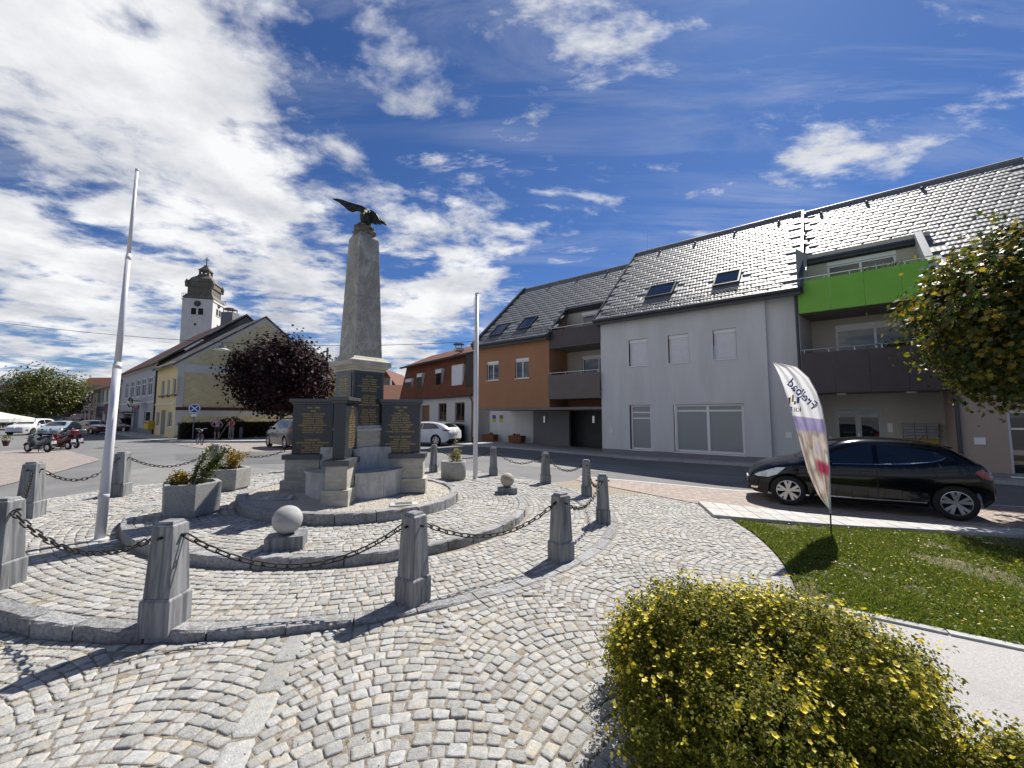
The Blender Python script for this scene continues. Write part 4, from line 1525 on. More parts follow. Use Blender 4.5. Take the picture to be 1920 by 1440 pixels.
# round sticker on the shop window
ring = MB()
uc, zc = F.px(1297, 796, -.155)
for k in range(40):
    a0, a1 = 2 * pi * k / 40, 2 * pi * (k + 1) / 40
    ring.add([F.P(uc + r_ * cos(a), -.156, zc + r_ * sin(a)) for r_, a in ((.27, a0), (.29, a0), (.29, a1), (.27, a1))], [(0, 1, 2, 3)])
x = -.22
while x < .22:
    w_ = random.uniform(.018, .034)
    F.box(ring, uc + x, uc + x + w_ * .7, -.157, -.1555, zc, zc + .045); x += w_ + .008
F.box(ring, uc + .06, uc + .17, -.157, -.1555, zc - .07, zc - .05)
tag(ring.build('sticker', m_dark, wo), kind='stuff')
for px_, py_ in ((1147, 808),):
    u, z = F.px(px_, py_)
    F.box(MB(), u - .06, u + .06, 0.001, .03, z - .11, z + .11).build('meter_box', m_frame, wh, bevel=.006)
u, z = F.px(1479, 816, -.16)
F.box(MB(), u - .1, u + .1, -.158, -.13, z - .11, z + .11).build('meter_box', m_frame, wh, bevel=.006)
rf = MB()
sl = [(-0.22, 0), (uW2 + .12, 0), (uW2 + .12, SL), (-0.22, SL)]
slab_poly(rf, sl, EAVE_W, WE, -.16, 0.0)
# back slope
bw = WE - SL * cos(PITCHR)
rz = EAVE_W + SL * sin(PITCHR)
rf.add([F.P(-.22, bw, rz), F.P(uW2 + .12, bw, rz), F.P(uW2 + .12, 2 * bw - WE, EAVE_W), F.P(-.22, 2 * bw - WE, EAVE_W)], [(3, 2, 1, 0)])
roof_w = rf.build('roof', m_rooft, wh)
SKY_W = []
for (x0, y0), (x1, y1) in (((1209, 562), (1272, 526)), ((1336, 540), (1393, 501))):
    ua, sa = roof_px(x0, y0, EAVE_W, WE); ub, sb_ = roof_px(x1, y1, EAVE_W, WE)
    SKY_W.append((ua, ub, sa, sa + 1.25))
cut = lambda u, s, L: not any(a - .1 < u < b_ + .1 and c - .1 < s < d_ + .05 for a, b_, c, d_ in L)
tiles(roof_w, lambda u, s: s < SL - .05 and cut(u, s, SKY_W), -.2, uW2 + .1, SL + .2, EAVE_W, WE)
for a, b_, c, d_ in SKY_W:
    if b_ - a > 1.4:
        skylight(roof_w, a, (a + b_) / 2 - .02, c, d_, EAVE_W, WE); skylight(roof_w, (a + b_) / 2 + .02, b_, c, d_, EAVE_W, WE)
    else:
        skylight(roof_w, a, b_, c, d_, EAVE_W, WE)
gutter(wh, -.2, uW2 + .1, EAVE_W, WE)
snow_guard(roof_w, 0, uW2, .75, EAVE_W, WE)
vb = MB()
for u_ in (-.24, uW2 + .11):
    slab_poly(vb, [(u_, -.05), (u_ + .09, -.05), (u_ + .09, SL + .05), (u_, SL + .05)], EAVE_W, WE, -.22, .07)
vb.build('verge_trim', m_dgrey, roof_w)
rb_ = MB().tube([RP(-.2, SL, EAVE_W, WE, .02), RP(uW2 + .1, SL, EAVE_W, WE, .02)], .09, 10)
rb_.build('ridge_cap', m_rooft, roof_w)
for f in (.18, .42, .66, .9):
    MB().lathe([(.06, 0), (.06, .10), (.08, .11), (.0, .15)], RP(uW2 * f, SL - .75, EAVE_W, WE), 10).build('roof_vent', m_dgrey, roof_w)
MB().tube([RP(.55, SL, EAVE_W, WE), Vector(RP(.55, SL, EAVE_W, WE)) + Vector((0, 0, 1.3))], .012, 6).build('lightning_rod', m_steel, roof_w)
downpipe(wh, uW2 - .06, .02, ZB, EAVE_W - .2)
F.box(MB(), -.02, uW2, .006, .03, ZB, ZB + .42).build('plinth', m_grey, wh)

# --- orange house with the balcony bay left of the white house
oh = thing('orange_house', 'orange rendered apartment house with projecting upper floor and brown balconies', 'house', F.P(uO0, 0, ZB))
EO = 6.10
WEO = 0.35
zo = F.px(1000, 764)[1]
ow = [(913, 680, 934.5, 715.5), (966, 671, 992, 708)]
OW = []
for x0, yt, x1, yb in ow:
    u0, zt = F.px(x0, yt); OW.append((u0, F.U(x1), F.px(x0, yb)[1], zt))
zt_ = sum(q[3] for q in OW) / 2; zb_ = sum(q[2] for q in OW) / 2
OW = [(a, c, zb_, zt_) for a, c, _, _ in OW]
b = MB()
wall_grid(b, F, uO0, uO1, zo, EO + .3, OW, 0, .15)
ub0 = uO1                      # recess side wall
RD = 2.0
b.add([F.P(uO1, 0, zo), F.P(uO1, -RD, zo), F.P(uO1, -RD, 8.3), F.P(uO1, -.7, EO + .9), F.P(uO1, 0, EO + .3)], [(4, 3, 2, 1, 0)])
b.add([F.P(uO0, 0, zo), F.P(uO0, -8, zo), F.P(uO0, -8, EO), F.P(uO0, 0, EO)], [(0, 1, 2, 3)])
F.box(b, uO1 - .02, -.02, -RD - .02, -RD + .0, zo, F.px(1066, 738)[1])
b.build('orange_wall', m_orange, oh)
F.box(MB(), uO0, 0, -8.0, -.001, zo - .14, zo - .005).build('floor_slab', m_soffit, oh)
for q in OW:
    window(F, oh, q[0], q[1], q[2], q[3], -.10, 2, .055, box_=.17)
# ground floor set back under the upper floor
GW = -3.2
uA, uB, uC = F.U(918.5, GW), F.U(1000, GW), F.U(1067, GW)
bwhite = MB(); F.box(bwhite, uA, uB, GW - .2, GW, ZB, zo - .15); bwhite.build('ground_wall', m_white, oh)
bg = MB(); F.box(bg, uB + .003, uC, GW - .2, GW + .02, ZB, zo - .15); bg.build('garage_door', m_grey, oh)
F.box(MB(), uC - 2.5, .9, GW - 1.2, GW - 1.0, ZB, zo - .15).build('passage_wall', m_dgrey, oh)
F.box(MB(), uO0 - .3, uA - .003, GW - 1.6, GW - 1.4, ZB, zo - .15).build('passage_wall', m_dgrey, oh)
for px_ in (1022, 1114):
    u, z = F.px(px_, 786, GW + .02)
    F.box(MB(), u - .07, u + .07, GW + .021, GW + .12, z - .22, z + .2).build('wall_lamp', m_steel, oh)
# two small blue-and-yellow posters
for px_, c1_, lab in ((926.5, (.03, .06, .22), 0), (940, (.10, .12, .10), 1)):
    u, z = F.px(px_, 785, GW)
    F.box(MB(), u - .17, u + .17, GW + .001, GW + .008, z, z + .26).build('poster', pm('poster_top_%d' % lab, c1_, tuple(x * 1.8 for x in c1_), 9, .5), oh)
    F.box(MB(), u - .17, u + .17, GW + .001, GW + .008, z - .25, z - .001).build('poster', pm('poster_yellow', (.45, .38, .02), (.52, .47, .10), 9, .5), oh)
# balcony bay
bay_ = MB()
zs_u = F.px(1031, 653)[1]; zt_u = F.px(1031, 621)[1]
zs_l = F.px(1032, 748, .12)[1]; zt_l = F.px(1032, 704, .12)[1]
hl = []
bk1 = (F.U(1123, -RD) - 1.0, -.12, zs_l + .25, F.px(1090, 666, -RD)[1])
u0, zt = F.px(1092, 668, -RD)
bk1 = (u0, u0 + 2.2 if u0 + 2.2 < -.1 else -.1, zt_l - .9, zt)
u0, zt = F.px(1092, 587, -RD)
bk2 = (bk1[0], bk1[1], zt_u - .9, zt)
wall_grid(bay_, F, uO1, .02, F.px(1066, 738)[1], 8.25, [bk1, bk2], -RD, .1)
bay_.build('recess_wall', m_beige, oh)
for q in (bk1, bk2):
    window(F, oh, q[0], q[1], q[2], q[3], -RD - .06, 2, .06, sill=False, box_=.16)
F.box(MB(), uO1, -.01, -RD, .10, zs_l - .02, zs_l + .16).build('balcony_floor', m_soffit, oh)
F.box(MB(), uO1, -.01, -RD, .02, zs_u - .02, zs_u + .16).build('balcony_floor', m_soffit, oh)
F.box(MB(), uO1 + .02, -.015, .04, .14, zs_l, zt_l).build('parapet', m_taupe, oh)
F.box(MB(), uO1 + .004, -.015, -.04, .03, zs_u, zt_u).build('parapet', m_brownp, oh)
for z_, w_ in ((zt_l + .13, .09), (zt_u + .13, 0)):
    r_ = MB().tube([F.P(uO1 + .02, w_, z_), F.P(-.02, w_, z_)], .022, 8)
    for f in (.05, .35, .65, .95):
        u_ = uO1 * (1 - f)
        r_.tube([F.P(u_, w_, z_ - .15), F.P(u_, w_, z_)], .012, 6)
    r_.build('handrail', m_steel, oh)
# roof of the orange house, cut back over the bay
rf = MB()
s_cut = 2.9
uV = uO0 - .25
poly = [(uV, 0), (uO1 + .08, 0), (uO1 + .08, s_cut), (0.0, s_cut), (0.0, SL - .55), (uV, SL - .55)]
slab_poly(rf, [poly[0], poly[1], poly[2], (uO1 + .08, SL - .55), poly[5]], EO, WEO, -.16, 0)
slab_poly(rf, [(uO1 + .08, s_cut), (0.0, s_cut), (0.0, SL - .55), (uO1 + .08, SL - .55)], EO, WEO, -.16, 0)
bw = WEO - (SL - .55) * cos(PITCHR); rz = EO + (SL - .55) * sin(PITCHR)
rf.add([F.P(uV, bw, rz), F.P(0, bw, rz), F.P(0, 2 * bw - WEO, EO), F.P(uV, 2 * bw - WEO, EO)], [(3, 2, 1, 0)])
rf.add([F.P(uV + .2, 0, EO - .3), F.P(uV + .2, bw, rz - .1), F.P(uV + .2, 2 * bw - WEO, EO - .3)], [(0, 1, 2)])
roof_o = rf.build('roof', m_rooft, oh)
SKY_O = []
for (x0, y0), (x1, y1) in (((917, 632), (938, 608)), ((968, 620), (1000, 594))):
    ua, sa = roof_px(x0, y0, EO, WEO); ub, sb_ = roof_px(x1, y1, EO, WEO)
    SKY_O.append((ua, ua + 1.0, sa, sa + 1.35))
tiles(roof_o, lambda u, s: s < SL - .6 and (u < uO1 + .1 or s > s_cut) and cut(u, s, SKY_O), uV, -.05, SL, EO, WEO)
for a, b_, c, d_ in SKY_O:
    skylight(roof_o, a, b_, c, d_, EO, WEO)
gutter(oh, uV, uO1 + .05, EO, WEO)
gb = MB(); slab_poly(gb, [(uO1 + .1, s_cut - .12), (-.03, s_cut - .12), (-.03, s_cut + .02), (uO1 + .1, s_cut + .02)], EO, WEO, -.30, .03)
gb.build('dormer_fascia', m_dgrey, oh)
vb = MB()
slab_poly(vb, [(uV - .06, -.05), (uV + .14, -.05), (uV + .14, SL - .45), (uV - .06, SL - .45)], EO, WEO, -.28, .16)
slab_poly(vb, [(uO1 + .02, -.05), (uO1 + .16, -.05), (uO1 + .16, s_cut), (uO1 + .02, s_cut)], EO, WEO, -.28, .07)
vb.build('verge_trim', m_dgrey, roof_o)
MB().tube([RP(uV, SL - .55, EO, WEO, .02), RP(-.2, SL - .55, EO, WEO, .02)], .09, 10).build('ridge_cap', m_rooft, roof_o)
snow_guard(roof_o, uV + .3, uO1 - .1, .7, EO, WEO)
for f in (.2, .45, .7):
    MB().lathe([(.06, 0), (.06, .10), (.08, .11), (.0, .15)], RP(uV * f, SL - 1.2, EO, WEO), 10).build('roof_vent', m_dgrey, roof_o)
downpipe(oh, uO1 + .09, .06, zt_u - .2, EO + .2, .04)

# --- house with the green balcony
gh = thing('balcony_house', 'pale apartment house with a bright green balcony above a dark brown one', 'house', F.P(uW2, 0, ZB))
EG, WEG = EAVE_W - .30, 0.30
RDG = 2.0
u_skew = F.U(1531, -RDG) if F.U(1531, -RDG) > uW2 else uW2 + .4
zgt, zgb = F.px(1509, 528)[1], F.px(1511, 586)[1]
zbt, zbb = F.px(1515, 663)[1], F.px(1517, 736)[1]
s_d = (WEG + RDG - .02) / cos(PITCHR)
z_top = EG + s_d * sin(PITCHR)
w_back = -RDG
holesg = []
w1 = (F.U(1568, w_back), F.U(1703, w_back), zgt - .75, F.px(1568, 489, w_back)[1])
w2 = (F.U(1576, w_back), F.U(1736, w_back), zbt - .75, F.px(1576, 610, w_back)[1])
d1 = (F.U(1565, w_back), F.U(1656, w_back), ZB + .15, F.px(1565, 763, w_back)[1])
b = MB()
wall_grid(b, F, u_skew, uG1 + .1, ZB, z_top + .22, [w1, w2, d1], w_back, .12)
b.add([F.P(uW2, -.16, ZB), F.P(u_skew, w_back, ZB), F.P(u_skew, w_back, z_top + .25), F.P(uW2, -.16, z_top)], [(3, 2, 1, 0)])
b.build('recess_wall', m_beige, gh)
for q in (w1, w2):
    window(F, gh, q[0], q[1], q[2], q[3], w_back - .06, 2, .07, sill=False, box_=.17)
F.box(MB(), uW2 + .004, uG1, w_back, -.01, zgb - .02, zgb + .16).build('balcony_floor', m_soffit, gh)
F.box(MB(), uW2 + .004, uG1, w_back, -.01, zbb - .02, zbb + .16).build('balcony_floor', m_soffit, gh)
for nm_, mt_, z0q, z1q, nq in (('green_panel', m_green, zgb - .03, zgt, 4), ('brown_panel', m_brownp, zbb - .03, zbt, 4)):
    for q_ in range(nq):
        ua_, ub_ = uW2 + .01 + (uG1 - uW2 - .01) * q_ / nq, uW2 + .01 + (uG1 - uW2 - .01) * (q_ + 1) / nq
        F.box(MB(), ua_ + .004, ub_ - .004, -.005, .08 + random.uniform(-.003, .003), z0q, z1q).build(nm_, mt_, gh)
for z_ in (zgt + .14, zbt + .14):
    r_ = MB().tube([F.P(uW2 + .02, .03, z_), F.P(uG1, .03, z_)], .022, 8)
    for f in np.linspace(.03, .97, 6):
        r_.tube([F.P(uW2 + (uG1 - uW2) * f, .03, z_ - .16), F.P(uW2 + (uG1 - uW2) * f, .03, z_)], .012, 6)
    r_.build('handrail', m_steel, gh)
# planting on the top balcony
pl = MB()
for k in range(60):
    u_ = F.U(1630) + random.uniform(0, 1.3); z_ = zgt + random.uniform(0.0, .2)
    pl.lathe([(0, 0), (.035, .03), (0, .06)], F.P(u_, -.2 + random.uniform(-.08, .08), z_), 5)
tag(pl.build('balcony_plants', pm('balcony_leaves', (.02, .03, .02), (.06, .09, .03), 20, .7), gh), kind='stuff')
# entrance door, intercom, letter boxes
de = MB()
F.box(de, d1[0], d1[1], w_back - .10, w_back - .02, d1[3] - .12, d1[3])
n_d = 3
for (a, c) in ((d1[0], d1[0] + .12), (d1[0] + .62, d1[0] + .80), (d1[1] - .14, d1[1])):
    F.box(de, a, c, w_back - .10, w_back - .02, d1[2], d1[3] - .12)
door = de.build('door', pm('door_alu', (.40, .40, .40), rough=.4), gh)
F.box(MB(), d1[0] + .1, d1[1] - .1, w_back - .09, w_back - .07, d1[2], d1[3] - .1).build('pane', m_pane, door)
F.box(MB(), d1[0] + .68, d1[0] + .73, w_back - .02, w_back + .05, d1[2] + 1.0, d1[2] + 1.25).build('handle', m_steel, door)
u, z = F.px(1669, 802, w_back)
F.box(MB(), u - .07, u + .07, w_back + .001, w_back + .03, z - .17, z + .17).build('intercom', m_frame, gh, bevel=.005)
u, z = F.px(1557, 820, w_back)
F.box(MB(), u - .04, u + .04, w_back + .001, w_back + .02, z - .04, z + .04).build('switch', m_frame, gh)
u0, z1 = F.px(1691, 793, w_back); u1, z0 = F.px(1759, 823, w_back)
lb = thing('letter_boxes', 'grey bank of letter boxes by the entrance behind the black car', 'letter boxes', F.P(u0, w_back, z0))
nr, nc = 5, 3
for i in range(nr):
    for j in range(nc):
        a, c = u0 + (u1 - u0) * j / nc, u0 + (u1 - u0) * (j + 1) / nc
        e, f_ = z0 + (z1 - z0) * i / nr, z0 + (z1 - z0) * (i + 1) / nr
        F.box(MB(), a + .006, c - .006, w_back + .003, w_back + .25, e + .006, f_ - .006).build('box_front', m_steel if False else pm('letterbox_grey', (.24, .24, .25), (.29, .29, .30), 5, .4), lb, bevel=.004)
F.box(MB(), u0, u1, w_back + .003, w_back + .12, z0 - .16, z0 - .003).build('yellow_shelf', pm('yellow_shelf', (.45, .30, .03), (.50, .36, .06), 6, .6), lb)
for px_ in (1580, 1712):
    u = F.U(px_, -1.0)
    MB().lathe([(.13, -.06), (.15, -.03), (.15, 0)], F.P(u, -1.0, zbb - .022), 14).build('ceiling_lamp', m_frame, gh)
u, z = F.px(1735, 472, w_back)
F.box(MB(), u - .07, u + .07, w_back + .001, w_back + .1, z - .16, z + .16).build('wall_lamp', m_frame, gh)
# right part of the facade
holesp = [(F.U(1888), F.U(2010), ZB + .28, F.px(1888, 770)[1])]
b = MB()
wall_grid(b, F, uG1 + .1, uP1, ZB, EG + .2, holesp, 0, .15)
b.add([F.P(uG1 + .1, 0, ZB), F.P(uG1 + .1, w_back, ZB), F.P(uG1 + .1, w_back, z_top), F.P(uG1 + .1, 0, EG)], [(0, 1, 2, 3)])
b.build('pink_wall', m_pink, gh)
window(F, gh, holesp[0][0], holesp[0][1], holesp[0][2], holesp[0][3], -.1, 2, .07, bars=(.72,))
u, z = F.px(1837, 827)
F.box(MB(), u - .12, u + .12, .002, .03, z - .11, z + .11).build('meter_box', m_frame, gh, bevel=.006)
downpipe(gh, uG1 + .06, .06, ZB, EG, .055)
F.box(MB(), uG1 + .1, uP1, .003, .025, ZB, ZB + .35).build('plinth', m_grey, gh)
rf = MB()
slG = SL + .55
uE = F.U(1752)
ur = F.U(2150)
slab_poly(rf, [(uW2 + .14, s_d), (uE + .22, s_d), (uE + .22, slG), (uW2 + .14, slG)], EG, WEG, -.14, 0)
slab_poly(rf, [(uE + .22, 0), (ur, 0), (ur, slG), (uE + .22, slG)], EG, WEG, -.14, 0)
bw = WEG - slG * cos(PITCHR); rz = EG + slG * sin(PITCHR)
rf.add([F.P(uW2, bw, rz), F.P(ur, bw, rz), F.P(ur, 2 * bw - WEG, EG), F.P(uW2, 2 * bw - WEG, EG)], [(3, 2, 1, 0)])
roof_g = rf.build('roof', m_rooft, gh)
tiles(roof_g, lambda u, s: s < slG - .05 and (s > s_d + .1 or u > uE + .5), uW2 + .2, ur, slG + .2, EG, WEG)
MB().tube([RP(uW2 + .1, slG, EG, WEG, .02), RP(ur, slG, EG, WEG, .02)], .09, 10).build('ridge_cap', m_rooft, roof_g)
gb = MB(); slab_poly(gb, [(uW2 + .14, s_d - .16), (uE + .2, s_d - .16), (uE + .2, s_d + .02), (uW2 + .14, s_d + .02)], EG, WEG, -.34, .04)
gb.tube([RP(uW2 + .14, s_d - .2, EG, WEG, -.05), RP(uE + .2, s_d - .2, EG, WEG, -.05)], .07, 8)
gb.build('dormer_fascia', m_dgrey, gh)
vb = MB()
slab_poly(vb, [(uE + .12, -.05), (uE + .32, -.05), (uE + .32, s_d + .15), (uE + .12, s_d + .15)], EG, WEG, -.30, .22)
vb.build('verge_trim', pm('light_metal', (.42, .43, .44), rough=.4), roof_g)
ck = MB(); ck.add([F.P(uE + .2, -.02, EG + .05), F.P(uE + .2, w_back, EG - .4), F.P(uE + .2, w_back, z_top), F.P(uE + .2, 0, EG + .2)], [(0, 1, 2, 3), (3, 2, 1, 0)])
ck.build('cheek_wall', m_white, gh)
for f in (.12, .35, .6):
    MB().lathe([(.06, 0), (.06, .10), (.08, .11), (.0, .15)], RP(uW2 + (ur - uW2) * f, slG - .7, EG, WEG), 10).build('roof_vent', m_dgrey, roof_g)
gutter(gh, uE + .25, ur, EG, WEG)
snow_guard(roof_g, uE + .6, ur - .3, .75, EG, WEG)

# pavement and kerb along these houses
kb = [F.P(uO0 - 1.0, 1.1, 0), F.P(0, .85, 0), F.P(uW2, .8, 0), F.P(uP1, .75, 0)]
pv_poly = [(p[0], p[1]) for p in kb] + [(F.P(uP1, -2.2, 0)[0], F.P(uP1, -2.2, 0)[1]), (F.P(uO0 - 1.0, -3.6, 0)[0], F.P(uO0 - 1.0, -3.6, 0)[1])]
sheet('pavement', pv_poly, 0.06, m_pave, kind='structure')
kerb_r = thing('house_kerb', 'low grey kerb along the apartment houses across the road', 'kerb', kb[0])
for (a_, b_) in zip(kb[:-1], kb[1:]):
    A_, B_ = Vector(a_[:2]), Vector(b_[:2]); L = (B_ - A_).length; n = int(L / 1.0); d = (B_ - A_) / L; nn_ = Vector((d.y, -d.x))
    if nn_.dot(-A_) < 0: nn_ = -nn_
    for i in range(n):
        p, q = A_ + d * (L * i / n + .006), A_ + d * (L * (i + 1) / n - .006)
        pts = [p + nn_ * .12, q + nn_ * .12, q, p]
        MB().hexa([(v.x, v.y, g(v.x, v.y) - .1) for v in pts] + [(v.x, v.y, g(v.x, v.y) + .066) for v in pts]).build('kerb_stone', m_kerbl, kerb_r)

# wooden planters by the set-back wall
m_wood = pm('planter_wood', (0.17, 0.065, 0.03), (0.25, 0.10, 0.045), 6, .7, .3, 60, stretch=(1, 1, 8))
for px_, lab in ((919, 'brown wooden planter at the left by the white garage wall'), (972.5, 'brown wooden planter in front of the white garage wall, nearer the door')):
    u = F.U(px_, GW + .6)
    x, y, _ = F.P(u, GW + .6 + (.2 if px_ > 950 else 0), 0)
    t = thing('wooden_planter', lab, 'planter', (x, y, g(x, y) + .06), atan2(F.d.y, F.d.x), 'wooden planters')
    for k in range(4):
        for sy in (-1, 1):
            MB().box(-.5 - .012 * k, .5 + .012 * k, sy * (.24 + .012 * k) - .02, sy * (.24 + .012 * k) + .02, .04 + k * .115, .145 + k * .115).build('plank', m_wood, t, local=True, bevel=.006)
        for sx in (-1, 1):
            MB().box(sx * (.5 + .012 * k) - .02, sx * (.5 + .012 * k) + .02, -.215, .215, .04 + k * .115, .145 + k * .115).build('plank', m_wood, t, local=True, bevel=.006)
    MB().box(-.47, .47, -.21, .21, .40, .43).build('soil', m_earth, t, local=True)
    for k in range(4):
        MB().lathe([(0.0, 0), (.05, .05), (.06, .13), (.0, .22)], (random.uniform(-.35, .35), random.uniform(-.1, .1), .43), 7).build('plant', pm('planter_green', (.03, .045, .02), (.08, .10, .04), 15, .8), t, local=True)
# ================================================================== OLDER HOUSES, CHURCH
def tile_bump(name, c1, c2, row=0.17, col=0.19, c3=None, lo3=.5, hi3=.7, s3=.35, axis='Z'):
    """far plain-tile roof: rows and joints only as relief"""
    m = bpy.data.materials.new(name)
    m.use_nodes = True
    t = NT(m.node_tree)
    tc = t.n('ShaderNodeTexCoord').outputs['Object']
    sp = t.n('ShaderNodeSeparateXYZ', {0: tc}).outputs
    saw = t.math('FRACT', t.math('DIVIDE', sp[2], row))
    nz = t.noise(tc, 3.0, 6, .6)
    nf = t.noise(tc, 14.0, 4, .6)
    colr = t.ramp(t.math('ADD', t.math('MULTIPLY', nz, .6), t.math('MULTIPLY', nf, .4)), [(.35, c1), (.65, c2)])
    if c3:
        colr = t.mix(t.n('ShaderNodeMapRange', {0: t.noise(tc, s3, 6, .7, .4), 1: lo3, 2: hi3, 3: 0.0, 4: .85}).outputs[0], colr, c3)
    bp = t.n('ShaderNodeBump', {'Height': saw, 'Strength': .8, 'Distance': .03})
    p = t.n('ShaderNodeBsdfPrincipled', {'Base Color': colr, 'Roughness': .8, 'Normal': bp.outputs[0], 'Specular IOR Level': .25})
    t.t.links.new(p.outputs[0], t.n('ShaderNodeOutputMaterial').inputs[0])
    return m


m_moss = tile_bump('mossy_old_tiles', (.060, .055, .048), (.13, .12, .105), .16, c3=(.25, .26, .25), s3=.55, lo3=.52, hi3=.62)
m_redt = tile_bump('brown_red_tiles', (.085, .035, .028), (.16, .06, .045), .17, c3=(.06, .035, .03), s3=.4)
m_brt = tile_bump('bright_red_tiles', (.13, .058, .038), (.21, .092, .058), .17, c3=(.15, .07, .05), s3=.4)
m_cdark = tile_bump('dark_far_roof', (.045, .04, .038), (.085, .07, .062), .2)
m_yell = render_mat('yellow_render', (.70, .57, .31), .08)
m_yell2 = pm('yellow_diamond_shingle', (.66, .55, .31), (.76, .645, .38), 1.6, .85, .2, 60)
m_cream = render_mat('cream_trim', (.70, .67, .58), .08)
m_lilac = render_mat('pale_grey_render', (.42, .42, .45), .06)
m_olive = render_mat('olive_render', (.32, .31, .19), .08)
m_rose = render_mat('rose_render', (.40, .29, .27), .08)
m_mwhite = render_mat('mansard_white', (.58, .57, .54), .06)
m_dwin = glass('old_window_glass', (.05, .055, .06), .06, .7)
m_wframe = pm('brown_wood_frame', (.16, .085, .045), (.22, .12, .06), 8, .6)
m_copper = pm('copper_sheet', (.04, .05, .045), (.07, .085, .075), 3, .6)

# ---- the yellow corner house: S = street side, Gb = gable side
CZ = -0.40
S = Fr((-30.07, 35.8), (0.788, -0.616), CZ)       # to the viewer's right along the street; house lies at negative u
Gb = Fr((-30.07, 35.8), (0.616, 0.788), CZ)
zE = S.px(331, 678)[1]
uPk = Gb.U(489)
zPk = Gb.px(489, 594)[1]
LY = -7.6
yh = thing('yellow_corner_house', 'yellow corner house with a diamond-shingled gable and white corner bands', 'house', (S.o.x, S.o.y, CZ))


def rect_px(fr, x0, x1, yt, yb, w=0.0):
    xm = (x0 + x1) / 2
    return (fr.U(x0, w), fr.U(x1, w), fr.px(xm, yb, w)[1], fr.px(xm, yt, w)[1])


yw = [rect_px(S, 299.5, 305.5, 714, 742), rect_px(S, 310.5, 315.5, 711, 740.5), rect_px(S, 320.5, 329, 707.5, 739)]
yw += [rect_px(S, 293.5, 299.5, 772, 799), rect_px(S, 314.5, 323, 771, 801)]
yd = rect_px(S, 302.5, 310.5, 769, 820)
yd = (yd[0], yd[1], CZ + .12, yd[3])
zu = (max(q[2] for q in yw[:3]), min(q[3] for q in yw[:3])); zl = (max(q[2] for q in yw[3:]), min(q[3] for q in yw[3:]))
yw = [(q[0], q[1], *(zu if i < 3 else zl)) for i, q in enumerate(yw)]
b = MB()
wall_grid(b, S, LY, 0, CZ - .2, zE, yw + [yd], 0, .12)
b.build('street_wall', m_yell, yh)
for q in yw:
    window(S, yh, q[0], q[1], q[2], q[3], -.08, 2, .07, pane=m_dwin)
S.box(MB(), yd[0], yd[1], -.12, -.07, yd[2], yd[3]).build('door', m_grey, yh)
S.box(MB(), LY, -.45, 0.002, .07, zu[0] - .95, zu[0] - .80).build('string_course', m_cream, yh)
S.box(MB(), LY, 0.02, 0.002, .22, zE - .35, zE - .02).build('eaves_cornice', m_yell, yh)
fb = MB()
for q in yw[:3]:
    S.box(fb, q[0] - .1, q[1] + .1, .05, .22, q[2] - .2, q[2] - .02)
fb.build('window_box', m_wframe, yh)
# gable wall with bands
gw = MB()
gw.add([Gb.P(0, 0, CZ - .2), Gb.P(2 * uPk, 0, CZ - .2), Gb.P(2 * uPk, 0, zE), Gb.P(uPk, 0, zPk), Gb.P(0, 0, zE)], [(0, 1, 2, 3, 4)])
gab = gw.build('gable_wall', m_yell2, yh)
# diamond shingles: raised lattice ribs, cut to the gable outline
lat = MB()
pit = 1.15
slope = (zPk - zE) / uPk


def gtop(u):
    return zE + slope * (u if u < uPk else 2 * uPk - u) - .35


for sgn in (1, -1):
    k = -30
    while k < 60:
        pts = []
        c0 = k * pit * .62
        for u in np.linspace(.55, 2 * uPk - .2, 60):
            z = CZ + 1.0 + c0 + sgn * u * .60
            if CZ + .4 < z < gtop(u) - .02:
                pts.append((u, z))
        if len(pts) > 2:
            (a, za_), (c, zc_) = pts[0], pts[-1]
            lat.add([Gb.P(a, .004, za_), Gb.P(c, .004, zc_), Gb.P(c, .05, zc_ + .05), Gb.P(a, .05, za_ + .05)], [(0, 1, 2, 3)])
            lat.add([Gb.P(a, .05, za_ + .05), Gb.P(c, .05, zc_ + .05), Gb.P(c, .004, zc_ + .09), Gb.P(a, .004, za_ + .09)], [(0, 1, 2, 3)])
        k += 1
tag(lat.build('shingle_edges', m_yell2, gab), kind='stuff')
zb0, zb1 = Gb.px(400, 701)[1], Gb.px(400, 686)[1]
Gb.box(MB(), .45, 2 * uPk - .3, .003, .05, zb0, zb1).build('white_band', m_cream, yh)
zs0, zs1 = Gb.px(400, 769.5)[1], Gb.px(400, 764)[1]
Gb.box(MB(), 0, 2 * uPk, .003, .10, zs0, zs1).build('brown_band', m_redt, yh)
Gb.box(MB(), 0.4, 2 * uPk, .003, .05, zs0 - .55, zs0 - .02).build('white_band', m_cream, yh)
nq = 26
for i in range(nq):
    z0_, z1_ = CZ + .2 + (zE - CZ - .3) * i / nq, CZ + .2 + (zE - CZ - .3) * (i + 1) / nq
    if zs0 - .05 < (z0_ + z1_) / 2 < zs1 + .05:
        continue
    Gb.box(MB(), -.02, .48, .004, .07, z0_ + .012, z1_ - .012).build('corner_board', m_cream, yh)
rk = MB()
for (ua, za_, ub_, zb_2) in ((-.35, zE - .25, uPk, zPk), (uPk, zPk, 2 * uPk + .35, zE - .25)):
    rk.add([Gb.P(ua, .06, za_ - .45), Gb.P(ub_, .06, zb_2 - .50), Gb.P(ub_, .06, zb_2), Gb.P(ua, .06, za_ + .05),
            Gb.P(ua, .001, za_ - .45), Gb.P(ub_, .001, zb_2 - .50), Gb.P(ub_, .001, zb_2), Gb.P(ua, .001, za_ + .05)],
           [(0, 1, 2, 3), (0, 4, 5, 1), (3, 2, 6, 7), (4, 0, 3, 7), (1, 5, 6, 2)])
rk.build('rake_board', m_cream, yh)


